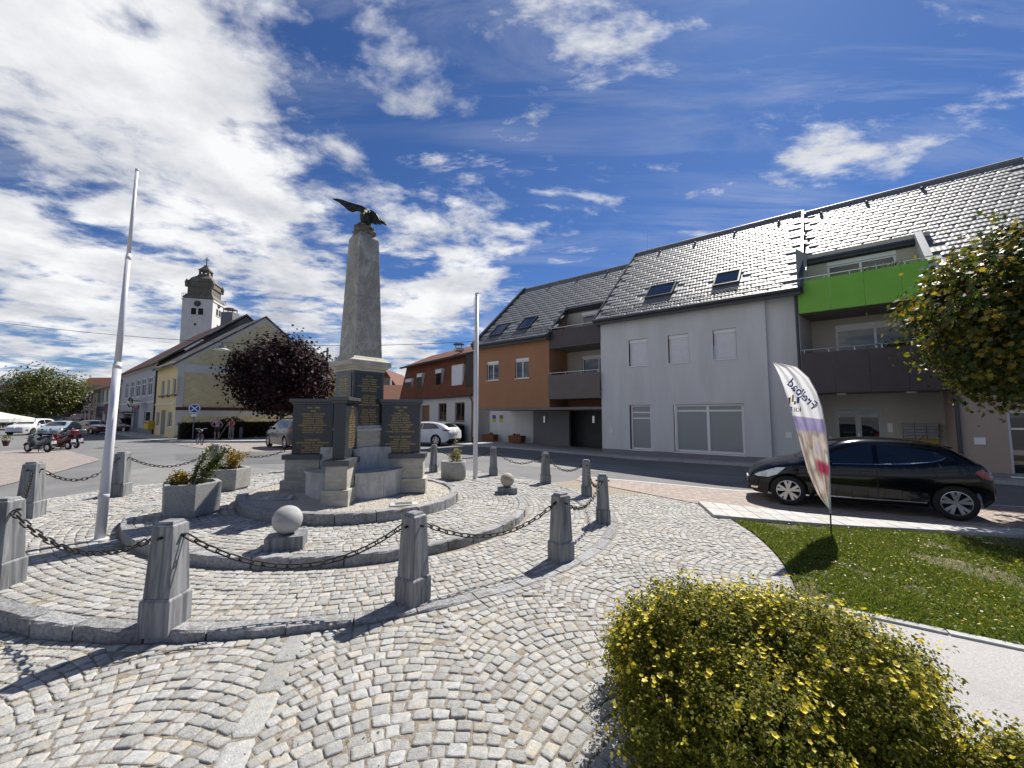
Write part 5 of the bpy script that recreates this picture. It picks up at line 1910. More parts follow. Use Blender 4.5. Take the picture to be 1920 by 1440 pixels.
def gable_roof(fr_s, u0, u1, wf, ze, rise_w, zr, over, mat, parent, thick=.18, name='roof'):
    """ridge parallel to the street; rise_w = horizontal distance eave to ridge"""
    mb_ = MB()
    for sgn in (1, -1):
        w0 = wf if sgn > 0 else wf - 2 * rise_w
        wr = wf - rise_w
        a, c = fr_s.P(u0, w0, ze), fr_s.P(u1, w0, ze)
        d, e = fr_s.P(u1, wr, zr), fr_s.P(u0, wr, zr)
        lowp = [(p[0], p[1], p[2] - thick) for p in (a, c, d, e)]
        mb_.hexa(lowp + [a, c, d, e])
    return mb_.build(name, mat, parent)


gable_roof(S, LY, .22, .45, zE - .30, uPk + .45, zPk + .14, 0, m_moss, yh)

# ---- the long pale house next to it, with its higher roof
lh = thing('pale_shop_house', 'pale grey two-storey shop house with white framed windows and a brown roof', 'house', S.P(LY, 0, CZ))
L1 = S.U(225)
zE2 = S.px(270, 689)[1]
lw = []
for x0, x1 in ((232, 237), (241.5, 247.5), (252, 259), (262, 269.5), (273.5, 281.5), (285, 290)):
    lw.append((S.U(x0), S.U(x1), 0, 0))
z0_, z1_ = S.px(262, 744)[1], S.px(262, 711.5)[1]
lw = [(a, c, z0_, z1_) for a, c, _, _ in lw]
shop = [(S.U(231.5), S.U(247), CZ + .55, S.px(240, 775)[1]), (S.U(251), S.U(260), CZ + .12, S.px(255, 766)[1]), (S.U(270), S.U(281.5), CZ + .9, S.px(275, 771)[1])]
b = MB()
wall_grid(b, S, L1, LY - .02, CZ - .2, zE2, lw + shop, 0, .12)
b.build('street_wall', m_lilac, lh)
for q in lw:
    window(S, lh, q[0], q[1], q[2], q[3], -.05, 2, .1, pane=m_dwin, bars=(.68,))
for q in (shop[0], shop[2]):
    window(S, lh, q[0], q[1], q[2], q[3], -.08, 1, .08, pane=m_pane)
S.box(MB(), shop[1][0], shop[1][1], -.12, -.08, shop[1][2], shop[1][3]).build('door', pm('blue_grey_door', (.06, .07, .10), rough=.5), lh)
S.box(MB(), L1, LY - .03, .002, .25, zE2 - .4, zE2 - .02).build('eaves_cornice', m_cream, lh)
S.box(MB(), L1, LY - .03, .002, .06, z0_ - .75, z0_ - .62).build('string_course', m_cream, lh)
S.box(MB(), L1, shop[0][1] + 1.2, .05, 1.0, shop[0][3] + .1, shop[0][3] + .2).build('shop_awning', pm('awning_red', (.16, .03, .035), rough=.6), lh)
S.box(MB(), L1, LY - .03, .002, .06, CZ - .2, CZ + .6).build('plinth', m_grey, lh)
S.box(MB(), shop[1][0] - .1, shop[1][1] + .1, .003, .1, shop[1][3] + .02, shop[1][3] + .35).build('door_sign', pm('sign_red', (.22, .02, .03), rough=.5), lh)
MB().tube([S.P(LY - .01, .06, CZ), S.P(LY - .01, .06, zE2 - .2)], .07, 8).build('downpipe', m_dark, lh)
rw = 8.1
zR2 = zE2 + 8.1 * .81
gable_roof(S, L1 - .1, LY + .12, .45, zE2 - .15, rw, zR2, 0, m_redt, lh)
# mossy strip of the old gable roof end
s_ = MB()
for k in range(2):
    pass
a, c = S.P(LY - 2.6, .46, zE2 - .13), S.P(LY + .16, .46, zE2 - .13)
d_, e_ = S.P(LY + .16, .45 - rw, zR2 + .02), S.P(LY - 2.6, .45 - rw, zR2 + .02)
s_.hexa([(p[0], p[1], p[2] - .16) for p in (a, c, d_, e_)] + [(p[0], p[1], p[2] + .03) for p in (a, c, d_, e_)])
s_.build('mossy_roof_strip', m_moss, lh)
tri = MB()
tri.add([S.P(LY - .02, 0, zE2 - .3), S.P(LY - .02, .45 - rw, zR2 - .3), S.P(LY - .02, -2 * rw, zE2 - .3)], [(0, 1, 2), (2, 1, 0)])
tri.build('gable_wall', m_grey, lh)
# chimney with a sheet-metal hood on that roof
cu, cw = LY - 4.0, -8.6
ch0 = at_depth(431, 600, S.P(cu, cw, 0)[1])
cp = Vector((ch0.x, ch0.y))
zt1 = at_depth(431, 587, ch0.y).z
wpx = 22 * ch0.y / FPX / 2
mb = MB(); mb.frust(cp.x, cp.y, zR2 - 2.5, zt1, wpx, .6, wpx, .6, atan2(S.d.y, S.d.x) * 0)
chm = mb.build('chimney', m_lilac if False else m_grey, lh)
hd = MB()
zt2 = at_depth(431, 580, ch0.y).z
for sx in (-.8, .8):
    for sy in (-.4, .4):
        hd.tube([(cp.x + sx * wpx, cp.y + sy, zt1), (cp.x + sx * wpx, cp.y + sy, zt2)], .05, 5)
prof = [(wpx * 1.05, 0), (wpx * .9, .12), (wpx * .5, .25), (.02, .3)]
hd.lathe(prof, (cp.x, cp.y, zt2 - .08), 14)
hd.build('chimney_hood', m_dgrey, chm)
# wrought-iron hanging sign and yellow post box
u, z = S.px(250, 757, .9)
sg = thing('hanging_shop_sign', 'dark wrought-iron hanging sign with pale banner on the pale shop house', 'sign', S.P(u, 0, z))
ib = MB()
ib.tube([S.P(u - 2.2, .05, z + .35), S.P(u - 2.0, .9, z + .45), S.P(u + .2, 1.2, z + .1), S.P(u + 2.6, 1.3, z - .45)], .05, 6)
ib.tube([S.P(u + 2.6, 1.3, z - .45), S.P(u + 2.6, 1.3, z - 1.0)], .04, 6)
ib.build('bracket', m_iron, sg)
sgb = MB()
p0 = Vector(S.P(u, 1.1, z))
for k in range(24):
    a0, a1 = 2 * pi * k / 24, 2 * pi * (k + 1) / 24
    for r0, r1 in ((.55, .85),):
        sgb.add([S.P(u - .2 + r_ * 1.5 * cos(a), 1.1, z + .15 + r_ * .62 * sin(a)) for r_, a in ((r0, a0), (r1, a0), (r1, a1), (r0, a1))] +
                [S.P(u - .2 + r_ * 1.5 * cos(a), 1.18, z + .15 + r_ * .62 * sin(a)) for r_, a in ((r0, a0), (r1, a0), (r1, a1), (r0, a1))], [(0, 1, 2, 3), (7, 6, 5, 4), (1, 5, 6, 2), (3, 2, 6, 7)])
sgb.build('wreath', m_iron, sg)
bn = MB(); bn.hexa([S.P(u - 1.2, 1.2, z + .12), S.P(u + 1.6, 1.2, z - .35), S.P(u + 1.6, 1.23, z - .35), S.P(u - 1.2, 1.23, z + .12),
                    S.P(u - 1.2, 1.2, z + .42), S.P(u + 1.6, 1.2, z - .05), S.P(u + 1.6, 1.23, z - .05), S.P(u - 1.2, 1.23, z + .42)])
bn.build('banner', m_cream, sg)
pb = S.px(278.5, 797, .3)
pbx = thing('post_box', 'yellow wall-mounted post box on the pale shop house', 'post box', S.P(pb[0], .02, pb[1]))
m_pby = pm('post_box_yellow', (.55, .38, .015), rough=.4)
S.box(MB(), pb[0] - .9, pb[0] + .9, .03, .5, pb[1] - .42, pb[1] + .42).build('box', m_pby, pbx, bevel=.05)
S.box(MB(), pb[0] - .6, pb[0] + .6, .502, .51, pb[1] + .18, pb[1] + .28).build('slot', m_dark, pbx)

# ---- three smaller houses farther down the street
def row_house(u0, u1, ze, wall, roof, wins, lab, name, rise=5.0, rw_=6.5, setb=0.0, extra=None):
    t = thing(name, lab, 'house', S.P(u1, -setb, CZ))
    b = MB()
    wall_grid(b, S, u0, u1, CZ - .2, ze, wins, -setb, .12)
    wall_grid(b, S, u0, u0 + .01, CZ - .2, ze, [], -setb, .12)
    b.add([S.P(u1, -setb, CZ), S.P(u1, -setb - 13, CZ), S.P(u1, -setb - 13, ze), S.P(u1, -setb - rw_, ze + rise), S.P(u1, -setb, ze)], [(0, 1, 2, 3, 4)])
    b.build('wall', wall, t)
    for q in wins:
        window(S, t, q[0], q[1], q[2], q[3], -setb - .06, 1, .1, pane=m_dwin)
    S.box(MB(), u0, u1, -setb + .002, -setb + .25, ze - .35, ze - .02).build('eaves_cornice', m_cream, t)
    gable_roof(S, u0 - .1, u1 + .1, .4 - setb, ze - .1, rw_, ze + rise, 0, roof, t)
    return t


L2, L3, L4 = S.U(213.5), S.U(177.5), S.U(152)
z_w = (z0_ - .2, z1_ - .2)
w_ol = [(S.U(x0), S.U(x1), *z_w) for x0, x1 in ((215, 218), (219.5, 223))] + [(S.U(214.5), S.U(222.5), CZ + .4, CZ + 3.0)]
row_house(L2, L1 - .05, zE2 - .9, m_olive, m_redt, w_ol, 'narrow olive-grey shop house just behind the white flagpole', 'olive_shop_house')
w_gr = [(S.U(x0), S.U(x1), *z_w) for x0, x1 in ((181, 185), (187.5, 192), (195.5, 200), (204, 209))]
w_gr += [(S.U(178.5), S.U(192.5), CZ + .2, CZ + 3.1), (S.U(196), S.U(210), CZ + .5, CZ + 3.0)]
row_house(L3, L2 - .05, zE2 - 1.2, m_cream, m_brt, w_gr, 'small white shop house with dark narrow windows and a red roof', 'white_shop_house', 5.5)
w_ro = [(S.U(x0), S.U(x1), *z_w) for x0, x1 in ((154.5, 158), (161, 164.5), (168, 172))]
w_ro += [(S.U(x0), S.U(x1), CZ + .6, CZ + 3.0) for x0, x1 in ((154, 158), (161, 165), (168.5, 174))]
row_house(L4, L3 - .05, zE2 - 1.3, m_rose, m_cdark, w_ro, 'rose-coloured house at the far end of the street row', 'rose_house', 4.2)
# shop sign boards over the doors of that row
for x0, x1, yt, yb, c_, lab in ((180, 194, 762, 771, (.03, .035, .06), 'dark fascia sign board over the far shop door'), (194.5, 200, 757, 776, (.10, .02, .06), 'small purple projecting sign beside the far shop')):
    q = rect_px(S, x0, x1, yt, yb, .6)
    t = thing('shop_sign', lab, 'sign', S.P(q[0], .3, q[2]))
    S.box(MB(), q[0], q[1], .35, .6, q[2], q[3]).build('board', pm('sign_%d' % int(x0), c_, tuple(v * 2.5 for v in c_), 3, .5), t, bevel=.04)
    S.box(MB(), (q[0] + q[1]) / 2 - .1, (q[0] + q[1]) / 2 + .1, .0, .349, (q[2] + q[3]) / 2 - .08, (q[2] + q[3]) / 2 + .08).build('bracket', m_iron, t)
# pavement of this street
pv = [S.P(LY * 9.6, 1.9, 0), S.P(-8, 2.0, 0), gp(322, 829.5), gp(420, 829.5), gp(520, 828.5), gp(640, 828), Gb.P(32, 1, 0), Gb.P(30, -1, 0), Gb.P(0, -2, 0), S.P(LY * 9.6, -2, 0)]
sheet('town_pavement', [(p[0], p[1]) for p in pv], .10, m_pave, kind='structure', thick=.16)

# ---- church tower
TY = 98.0
tc_ = at_depth(387, HZ, TY)
tl, tr = at_depth(329, HZ, TY), at_depth(413, HZ, TY)
ang = R(-24 + 31)      # turned so that the left face is broad, the right face narrow
ct = thing('church_tower', 'white church tower with a dark baroque stone-topped dome and cross', 'church tower', (tc_.x, TY, -.5))
left_d = Vector((-cos(R(15)), -sin(R(15)))); right_d = Vector((-sin(R(15)), cos(R(15))))
sd = 58 * TY / FPX / 1.164
# right face is seen shorter: same side length
A0 = Vector((tc_.x, TY)); A1 = A0 + left_d * sd; A3 = A0 + right_d * sd; A2 = A1 + right_d * sd
TP = lambda fx, fy, z: tuple((A0 + left_d * (sd * fx) + right_d * (sd * fy)).to_3d() + Vector((0, 0, z)))
zT = at_depth(387, 562, TY).z
m_tow = render_mat('tower_render', (.64, .62, .58), .10, c3=(.50, .48, .44))
b = MB()
b.hexa([TP(0, 0, -.5), TP(0, 1, -.5), TP(1, 1, -.5), TP(1, 0, -.5), TP(0, 0, zT), TP(0, 1, zT), TP(1, 1, zT), TP(1, 0, zT)])
b.build('shaft', m_tow, ct)
m_dome = tile_bump('weathered_tower_stone', (.09, .082, .066), (.19, .172, .14), .5, c3=(.30, .275, .235), s3=.25)


def sq_ring(mb_, half0, z0, half1, z1):
    c_ = .5
    p = [TP(c_ - half0, c_ - half0, z0), TP(c_ - half0, c_ + half0, z0), TP(c_ + half0, c_ + half0, z0), TP(c_ + half0, c_ - half0, z0),
         TP(c_ - half1, c_ - half1, z1), TP(c_ - half1, c_ + half1, z1), TP(c_ + half1, c_ + half1, z1), TP(c_ + half1, c_ - half1, z1)]
    mb_.hexa(p)


zpx = lambda y_: at_depth(380, y_, TY + .5).z
dm = MB()
for h0, y0, h1, y1 in ((.505, 562, .505, 560), (.50, 559.9, .41, 553), (.40, 553, .40, 540), (.435, 540, .435, 538), (.41, 538, .40, 530), (.43, 530, .42, 528), (.39, 528, .33, 522), (.33, 522, .20, 516), (.20, 516, .155, 511)):
    sq_ring(dm, h0, zpx(y0), h1, zpx(y1))
dome = dm.build('dome', m_dome, ct)
for fx in (.07, .93):
    for fy in (.07, .93):
        MB().tube([TP(fx, fy, zpx(541)), TP(fx, fy, zpx(532)), TP(fx, fy, zpx(526))], [.28, .40, .05], 8).build('pinnacle', m_dome, dome)
ln = MB()
for fx in (.36, .64):
    for fy in (.36, .64):
        ln.tube([TP(fx, fy, zpx(511.5)), TP(fx, fy, zpx(504.5))], .26, 6)
sq_ring(ln, .185, zpx(505), .185, zpx(503.5))
sq_ring(ln, .175, zpx(503.4), .05, zpx(495))
sq_ring(ln, .055, zpx(494.8), .055, zpx(493.4))
ln.build('lantern', m_dome, dome)
cc_ = TP(.5, .5, 0)
cr = MB()
zc0, zc1 = zpx(493.4), zpx(477)
cr.tube([(cc_[0], cc_[1], zc0), (cc_[0], cc_[1], zc1)], .10, 6)
for zz, wd in ((zpx(481), .55), (zpx(484), .85)):
    cr.tube([(cc_[0] - wd, cc_[1], zz), (cc_[0] + wd, cc_[1], zz)], .08, 6)
cr.build('cross', m_iron, ct)
# gallery rail stubs, clock faces, belfry windows
FL = Fr((A1.x, A1.y), (-left_d.x, -left_d.y), 0)
FRt = Fr((A0.x, A0.y), (right_d.x, right_d.y), 0)
zdome = zpx
for fr_, nm in ((FL, 'l'), (FRt, 'r')):
    zpx = (lambda y_: at_depth(380, y_, TY - .8).z) if nm == 'l' else (lambda y_: at_depth(380, y_ + (3 if y_ > 565 else 0), TY + 3.0).z)
    L_ = sd
    m_ = L_ / 2
    ck = MB()
    zc = zpx(569.5)
    for k in range(20):
        a0, a1 = 2 * pi * k / 20, 2 * pi * (k + 1) / 20
        ck.add([fr_.P(m_, .12, zc), fr_.P(m_ + .75 * cos(a0), .12, zc + .75 * sin(a0)), fr_.P(m_ + .75 * cos(a1), .12, zc + .75 * sin(a1))], [(0, 1, 2)])
    ck.build('clock_face', pm('clock_dark', (.05, .05, .07), rough=.5), ct)
    hnd = MB()
    for a, l_ in ((R(60), .7), (R(200), .5)):
        fr_.box(hnd, m_ - .05, m_ + .05, .13, .16, zc, zc + l_)
    hnd.build('clock_hand', m_gold, ct)
    for du in (-.75, .75):
        fr_.box(MB(), m_ + du - .52, m_ + du + .52, -.3, .03, zpx(590), zpx(578)).build('belfry_window', m_dark, ct)
    fr_.box(MB(), m_ - 1.4, m_ + 1.4, .0, .10, zpx(591.2), zpx(590.1)).build('window_sill', m_tow, ct)
    fr_.box(MB(), m_ - .5, m_ - .05, -.2, .03, zpx(610), zpx(606)).build('slit_window', m_dark, ct)
    fr_.box(MB(), -.12, L_ + .12, .0, .16, zT - .45, zT - .02).build('cornice', m_tow, ct)
zpx = zdome
for f_ in ((.02, .98), (.98, .02)):
    rl = MB()
    p = TP(f_[0], f_[1], zpx(561)); 
    for k in range(3):
        rl.tube([(p[0] + .4 * k - .4, p[1], p[2]), (p[0] + .4 * k - .4, p[1], p[2] + 1.0)], .05, 4)
    rl.tube([(p[0] - .5, p[1], p[2] + 1.0), (p[0] + .5, p[1], p[2] + 1.0)], .05, 4)
    rl.build('gallery_rail', m_iron, ct)

# ---- house with the red mansard roof
Mh = Fr((-2.88, 30.0), (0.631, -0.776), -.4)
mh = thing('mansard_house', 'white house with a red tiled mansard roof and small dormer windows', 'house', Mh.P(0, 0, -.4))
uM0 = Mh.U(752)
uM1 = Mh.U(889)
zm = Mh.px(882, 741)[1]
zmt = Mh.px(882, 661)[1]
gwin = [rect_px(Mh, 822, 837, 756, 789), rect_px(Mh, 853, 871, 754.5, 789)]
zz0, zz1 = sum(q[2] for q in gwin) / 2, sum(q[3] for q in gwin) / 2
gwin = [(q[0], q[1], zz0, zz1) for q in gwin]
dr = rect_px(Mh, 790, 805, 760, 830)
dr = (dr[0], dr[1], -.3, dr[3])
b = MB()
wall_grid(b, Mh, uM0, uM1, -.6, zm, gwin + [dr], 0, .18)
b.add([Mh.P(uM1, 0, -.6), Mh.P(uM1, -9, -.6), Mh.P(uM1, -9, zm), Mh.P(uM1, 0, zm)], [(0, 1, 2, 3)])
b.build('wall', m_mwhite, mh)
for q in gwin:
    window(Mh, mh, q[0], q[1], q[2], q[3], -.12, 2, .09, frame=m_wframe)
Mh.box(MB(), dr[0], dr[1], -.3, -.14, dr[2], dr[3]).build('door', m_wframe, mh)
m_mans = tile_bump('red_mansard_tiles', (.115, .038, .022), (.20, .07, .038), .17, c3=(.09, .035, .025), s3=.5)
slw = .75   # the mansard slope leans back this much
ms = MB()
ms.hexa([Mh.P(uM0, .25, zm - .05), Mh.P(uM1, .25, zm - .05), Mh.P(uM1, -8.5, zm - .05), Mh.P(uM0, -8.5, zm - .05), Mh.P(uM0, .25 - slw, zmt), Mh.P(uM1, .25 - slw, zmt), Mh.P(uM1, -8, zmt), Mh.P(uM0, -8, zmt)])
mans = ms.build('mansard_slope', m_mans, mh)
Mh.box(MB(), uM1 - 1.05, uM1 + .06, -slw - .6, .10, zm + .3, zmt - .15).build('slate_cheek', m_cdark, mh)
up_ = MB()
up_.hexa([Mh.P(uM0 - .3, .25 - slw + .5, zmt + .01), Mh.P(uM1 + .3, .25 - slw + .5, zmt + .01), Mh.P(uM1 + .3, -8.6, zmt + .01), Mh.P(uM0 - .3, -8.6, zmt + .01),
          Mh.P(uM0 - .3, -3.4, zmt + 1.55), Mh.P(uM1 + .3, -3.4, zmt + 1.55), Mh.P(uM1 + .3, -3.9, zmt + 1.55), Mh.P(uM0 - .3, -3.9, zmt + 1.55)])
up_.build('upper_roof', tile_bump('dull_red_tiles', (.12, .05, .033), (.20, .085, .055), .17, c3=(.10, .055, .04), s3=.5), mh)
Mh.box(MB(), uM0 - .32, uM1 + .32, -.05, .14, zmt - .12, zmt + .03).build('gutter', m_cdark, mh)
Mh.box(MB(), uM0, uM1, .18, .32, zm - .12, zm + .0).build('gutter', m_cdark, mh)
for x0, x1, yt, yb in ((759, 771, 712, 738), (780.5, 790.5, 702, 731), (815.5, 827, 694, 727), (846.5, 867, 686, 741)):
    q = rect_px(Mh, x0, x1, yt, yb, .0)
    dmr = MB()
    Mh.box(dmr, q[0] - .06, q[1] + .06, -1.0, -.02, q[2], q[3] + .1)
    o = dmr.build('dormer', m_mwhite, mh)
    wd_ = window(Mh, mh, q[0], q[1], q[2], q[3], .02, 1 if x1 - x0 < 15 else 2, .08, frame=m_wframe if x1 - x0 < 15 else m_frame, sill=False, shutter=.72 if x1 - x0 > 15 else .18)
chp = Mh.P(uM1 - 1.6, -3.6, 0)
zch = at_depth(860, 653, chp[1]).z
chx = at_depth(860, 653, chp[1])
mb = MB(); mb.frust(chx.x, chx.y, zmt + .6, zch, .34, .34, .34, .34, R(30))
cmn = mb.build('chimney', m_mwhite, mh)
mb = MB()
for sx in (-.25, .25):
    mb.tube([(chx.x + sx, chx.y, zch), (chx.x + sx, chx.y, zch + .3)], .03, 5)
mb.lathe([(.48, 0), (.48, .06), (.1, .14)], (chx.x, chx.y, zch + .3), 10)
mb.build('chimney_hood', m_dgrey, cmn)
MB().tube([Mh.P(uM1 - .12, .3, zm - .1), Mh.P(uM1 - .12, .1, zm - .5), Mh.P(uM1 - .12, .1, -.4)], .06, 8).build('downpipe', m_wframe, mh)

# ---- roofs and houses seen in the gaps
def gap_house(px0, px1, Y, yt_e, yt_r, wall, roof, lab, name, depth=9.0, ridge_along=True):
    a, c = at_depth(px0, yt_e, Y), at_depth(px1, yt_e, Y)
    zr = at_depth((px0 + px1) / 2, yt_r, Y + depth / 2).z
    t = thing(name, lab, 'house', (a.x, Y, -.5))
    b = MB()
    b.box(a.x, c.x, Y, Y + depth, -.6, a.z)
    b.build('wall', wall, t)
    rb2 = MB()
    if ridge_along:
        rb2.add([(a.x - .3, Y - .4, a.z - .1), (c.x + .3, Y - .4, a.z - .1), (c.x + .3, Y + depth / 2, zr), (a.x - .3, Y + depth / 2, zr), (a.x - .3, Y + depth + .4, a.z - .1), (c.x + .3, Y + depth + .4, a.z - .1)],
                [(0, 1, 2, 3), (3, 2, 5, 4), (0, 3, 4), (1, 5, 2)])
    else:
        xm = (a.x + c.x) / 2
        rb2.add([(a.x - .3, Y - .3, a.z - .1), (xm, Y - .3, zr), (c.x + .3, Y - .3, a.z - .1), (a.x - .3, Y + depth, a.z - .1), (xm, Y + depth, zr), (c.x + .3, Y + depth, a.z - .1)],
                [(0, 2, 1), (0, 1, 4, 3), (1, 2, 5, 4), (3, 4, 5)])
    rb2.build('roof', roof, t)
    return t, a, c, zr


t, a, c, zr = gap_house(606, 655, 52, 703, 668, m_yell, m_cdark, 'yellow house with a grey roof between the dark tree and the memorial', 'yellow_gap_house', 10)
p_ = at_depth(613, 690, 52.5)
mb = MB(); mb.frust(p_.x, 52.5, a.z - 1, p_.z, .35, .35, .35, .35)
cm_ = mb.build('chimney', m_redt, t)
mb = MB(); mb.tube([(p_.x, 52.5, p_.z), (p_.x, 52.5, at_depth(613, 652, 52.5).z)], .15, 8)
mb.build('flue_pipe', m_grey, cm_)
t, a, c, zr = gap_house(706, 752, 60, 748, 722, m_rose, m_brt, 'red tiled outbuilding behind the memorial beside the mansard house', 'red_roofed_house', 8)
t, a, c, zr = gap_house(690, 750, 70, 735, 698, m_beige, m_brt, 'tall brick-red gable rising behind the memorial', 'brick_gable_house', 12, False)
mb = MB(); q = at_depth(730, 711, 68); mb.frust(q.x, 66, q.z - 3.2, q.z, .9, .5, .9, .5)
mb.build('chimney', m_grey, t)
t, a, c, zr = gap_house(-90, 150, 82, 781, 722, m_grey, m_cdark, 'large farmhouse with a sweeping dark roof behind the green tree', 'dark_roofed_house', 16)
t, a, c, zr = gap_house(118, 190, 96, 742, 708, m_beige, m_brt, 'red roofed house at the end of the street', 'end_house', 12)
t, a, c, zr = gap_house(116, 148, 74, 786, 776, m_cream, m_rose, 'low white kiosk building under the green tree', 'kiosk', 5)
# ================================================================== VEHICLES
def lerp_keys(keys, x):
    """smooth interpolation through (x, value) keys (monotone cubic-like)"""
    if x <= keys[0][0]: return keys[0][1]
    if x >= keys[-1][0]: return keys[-1][1]
    for i in range(len(keys) - 1):
        x0, y0 = keys[i]; x1, y1 = keys[i + 1]
        if x0 <= x <= x1:
            t = (x - x0) / (x1 - x0)
            m0 = (y1 - keys[i - 1][1]) / (x1 - keys[i - 1][0]) if i else (y1 - y0) / (x1 - x0)
            m1 = (keys[i + 2][1] - y0) / (keys[i + 2][0] - x0) if i + 2 < len(keys) else (y1 - y0) / (x1 - x0)
            s = (y1 - y0) / (x1 - x0)
            if s == 0: m0 = m1 = 0
            else:
                m0 = max(-3 * abs(s), min(3 * abs(s), m0)); m1 = max(-3 * abs(s), min(3 * abs(s), m1))
                if m0 * s < 0: m0 = 0
                if m1 * s < 0: m1 = 0
            h = x1 - x0
            return (2 * t ** 3 - 3 * t ** 2 + 1) * y0 + (t ** 3 - 2 * t ** 2 + t) * h * m0 + (-2 * t ** 3 + 3 * t ** 2) * y1 + (t ** 3 - t ** 2) * h * m1


class Car:
    """car body from side profile curves: x forward from the rear bumper, y half width, z up"""
    def __init__(s, L, W, H, top, belt, xr, xf, rw, low=None, tumble=0.24):
        s.L, s.W, s.H = L, W, H
        s.top, s.belt, s.xr, s.xf, s.rw, s.tumble = top, belt, xr, xf, rw, tumble
        s.lowk = low or [(0, .42), (.12, .30), (.35, .22), (L - .5, .20), (L - .12, .22), (L, .36)]

    def ztop(s, x): return lerp_keys(s.top, x)
    def zbelt(s, x): return min(lerp_keys(s.belt, x), s.ztop(x) - .015)

    def zlow(s, x):
        z = lerp_keys(s.lowk, x)
        for c in (s.xr, s.xf):
            d = abs(x - c); ra = s.rw + .055
            if d < ra:
                z = max(z, s.rw + sqrt(max(0, ra * ra - d * d)) * .98)
        return z

    def plan(s, x):
        """half width of the car at the belt, in plan"""
        e = s.W / 2
        tr = max(0, (.55 - x) / .55); tf = max(0, (x - (s.L - .95)) / .95)
        return e * (1 - .20 * tr ** 2.2 - .34 * tf ** 2.4)

    def y(s, x, z):
        b = s.zbelt(x); p = s.plan(x); zt = s.ztop(x)
        if z <= b:
            t = (b - z) / max(.05, b - .2)
            return p * (1.0 - .0 * t) - .035 * max(0, (t - .45)) ** 1.5 * 1.6 - .012 * (1 - min(1, t * 3)) ** 2 + .012 * sin(pi * min(1, t * 1.35)) 
        t = (z - b) / max(.03, s.H - b)
        y = p - .02 - s.tumble * t
        # round off towards the roof / bonnet line
        k = (zt - z) / .10
        if k < 1:
            y -= .13 * (1 - max(0, k)) ** 2
        return max(.02, y)

    def body(s, parent, mat):
        NXs = sorted(set([round(v, 4) for v in np.linspace(0, s.L, 120)] + [round(c + q, 4) for c in (s.xr, s.xf) for q in np.linspace(-s.rw - .056, s.rw + .056, 25)]))
        M = 26
        vs, fs = [], []
        for x in NXs:
            lo, b, zt = s.zlow(x), s.zbelt(x), s.ztop(x)
            lo = min(lo, zt - .03)
            row = []
            for j in range(M):
                if j < 13:
                    z = lo + (max(b, lo + .01) - lo) * j / 12
                    row.append((x, s.y(x, z), z))
                elif j < 21:
                    f = (j - 12) / 8
                    z = b + (zt - b) * f
                    row.append((x, s.y(x, max(z, lo)), max(z, lo)))
                else:
                    f = (j - 20) / 5
                    yy = s.y(x, zt) * (1 - f)
                    row.append((x, yy, zt + .035 * (1 - (1 - f) ** 2) * (1 if zt > s.H * .6 else .6)))
            vs += row + [(a, -c, d) for a, c, d in row[::-1]]
        n = 2 * M
        for i in range(len(NXs) - 1):
            for j in range(n - 1):
                a = i * n + j
                fs.append((a, a + 1, a + n + 1, a + n))
        fs.append(tuple(range(n))[::-1]); fs.append(tuple((len(NXs) - 1) * n + j for j in range(n)))
        mb_ = MB().add(vs, fs)
        o = mb_.build('body', mat, parent, True, local=True)
        # dark floor pan inside so that the wheel arches are not see-through
        fl = MB()
        fl.box(.25, s.L - .3, -s.W / 2 + .14, s.W / 2 - .14, .24, .62)
        fl.build('underbody', m_dark, parent, local=True)
        return o

    def patch(s, poly, off, mat, parent, name, side, cell=.07):
        """piece of trim, glass or lamp laid on the flank: polygon of (x, z)"""
        bm = bmesh.new()
        bm.faces.new([bm.verts.new((x, 0, z)) for x, z in poly])
        bmesh.ops.triangulate(bm, faces=bm.faces)
        xs_ = [p[0] for p in poly]; zs_ = [p[1] for p in poly]
        for k in np.arange(min(xs_) + cell, max(xs_), cell):
            bmesh.ops.bisect_plane(bm, geom=bm.verts[:] + bm.edges[:] + bm.faces[:], plane_co=(k, 0, 0), plane_no=(1, 0, 0))
        for k in np.arange(min(zs_) + cell, max(zs_), cell):
            bmesh.ops.bisect_plane(bm, geom=bm.verts[:] + bm.edges[:] + bm.faces[:], plane_co=(0, 0, k), plane_no=(0, 0, 1))
        for v in bm.verts:
            v.co.y = side * (s.y(v.co.x, v.co.z) + off)
        bmesh.ops.recalc_face_normals(bm, faces=bm.faces)
        if sum(f.normal.y * side for f in bm.faces) < 0:
            bmesh.ops.reverse_faces(bm, faces=bm.faces)
        me = bpy.data.meshes.new(name); bm.to_mesh(me); bm.free()
        return link_mesh(name, me, mat, parent, True)

    def top_patch(s, poly, off, mat, parent, name, cell=.08):
        """glass or lamp on the upper surface: polygon of (x, y) as seen from above"""
        bm = bmesh.new()
        bm.faces.new([bm.verts.new((x, y, 0)) for x, y in poly])
        bmesh.ops.triangulate(bm, faces=bm.faces)
        xs_ = [p[0] for p in poly]; ys_ = [p[1] for p in poly]
        for k in np.arange(min(xs_) + cell, max(xs_), cell):
            bmesh.ops.bisect_plane(bm, geom=bm.verts[:] + bm.edges[:] + bm.faces[:], plane_co=(k, 0, 0), plane_no=(1, 0, 0))
        for k in np.arange(min(ys_) + cell, max(ys_), cell):
            bmesh.ops.bisect_plane(bm, geom=bm.verts[:] + bm.edges[:] + bm.faces[:], plane_co=(0, k, 0), plane_no=(0, 1, 0))
        for v in bm.verts:
            zt = s.ztop(v.co.x); yy = s.y(v.co.x, zt); f = 1 - min(1, abs(v.co.y) / max(.05, yy))
            v.co.z = zt + .035 * (1 - (1 - f) ** 2) + off
        bmesh.ops.recalc_face_normals(bm, faces=bm.faces)
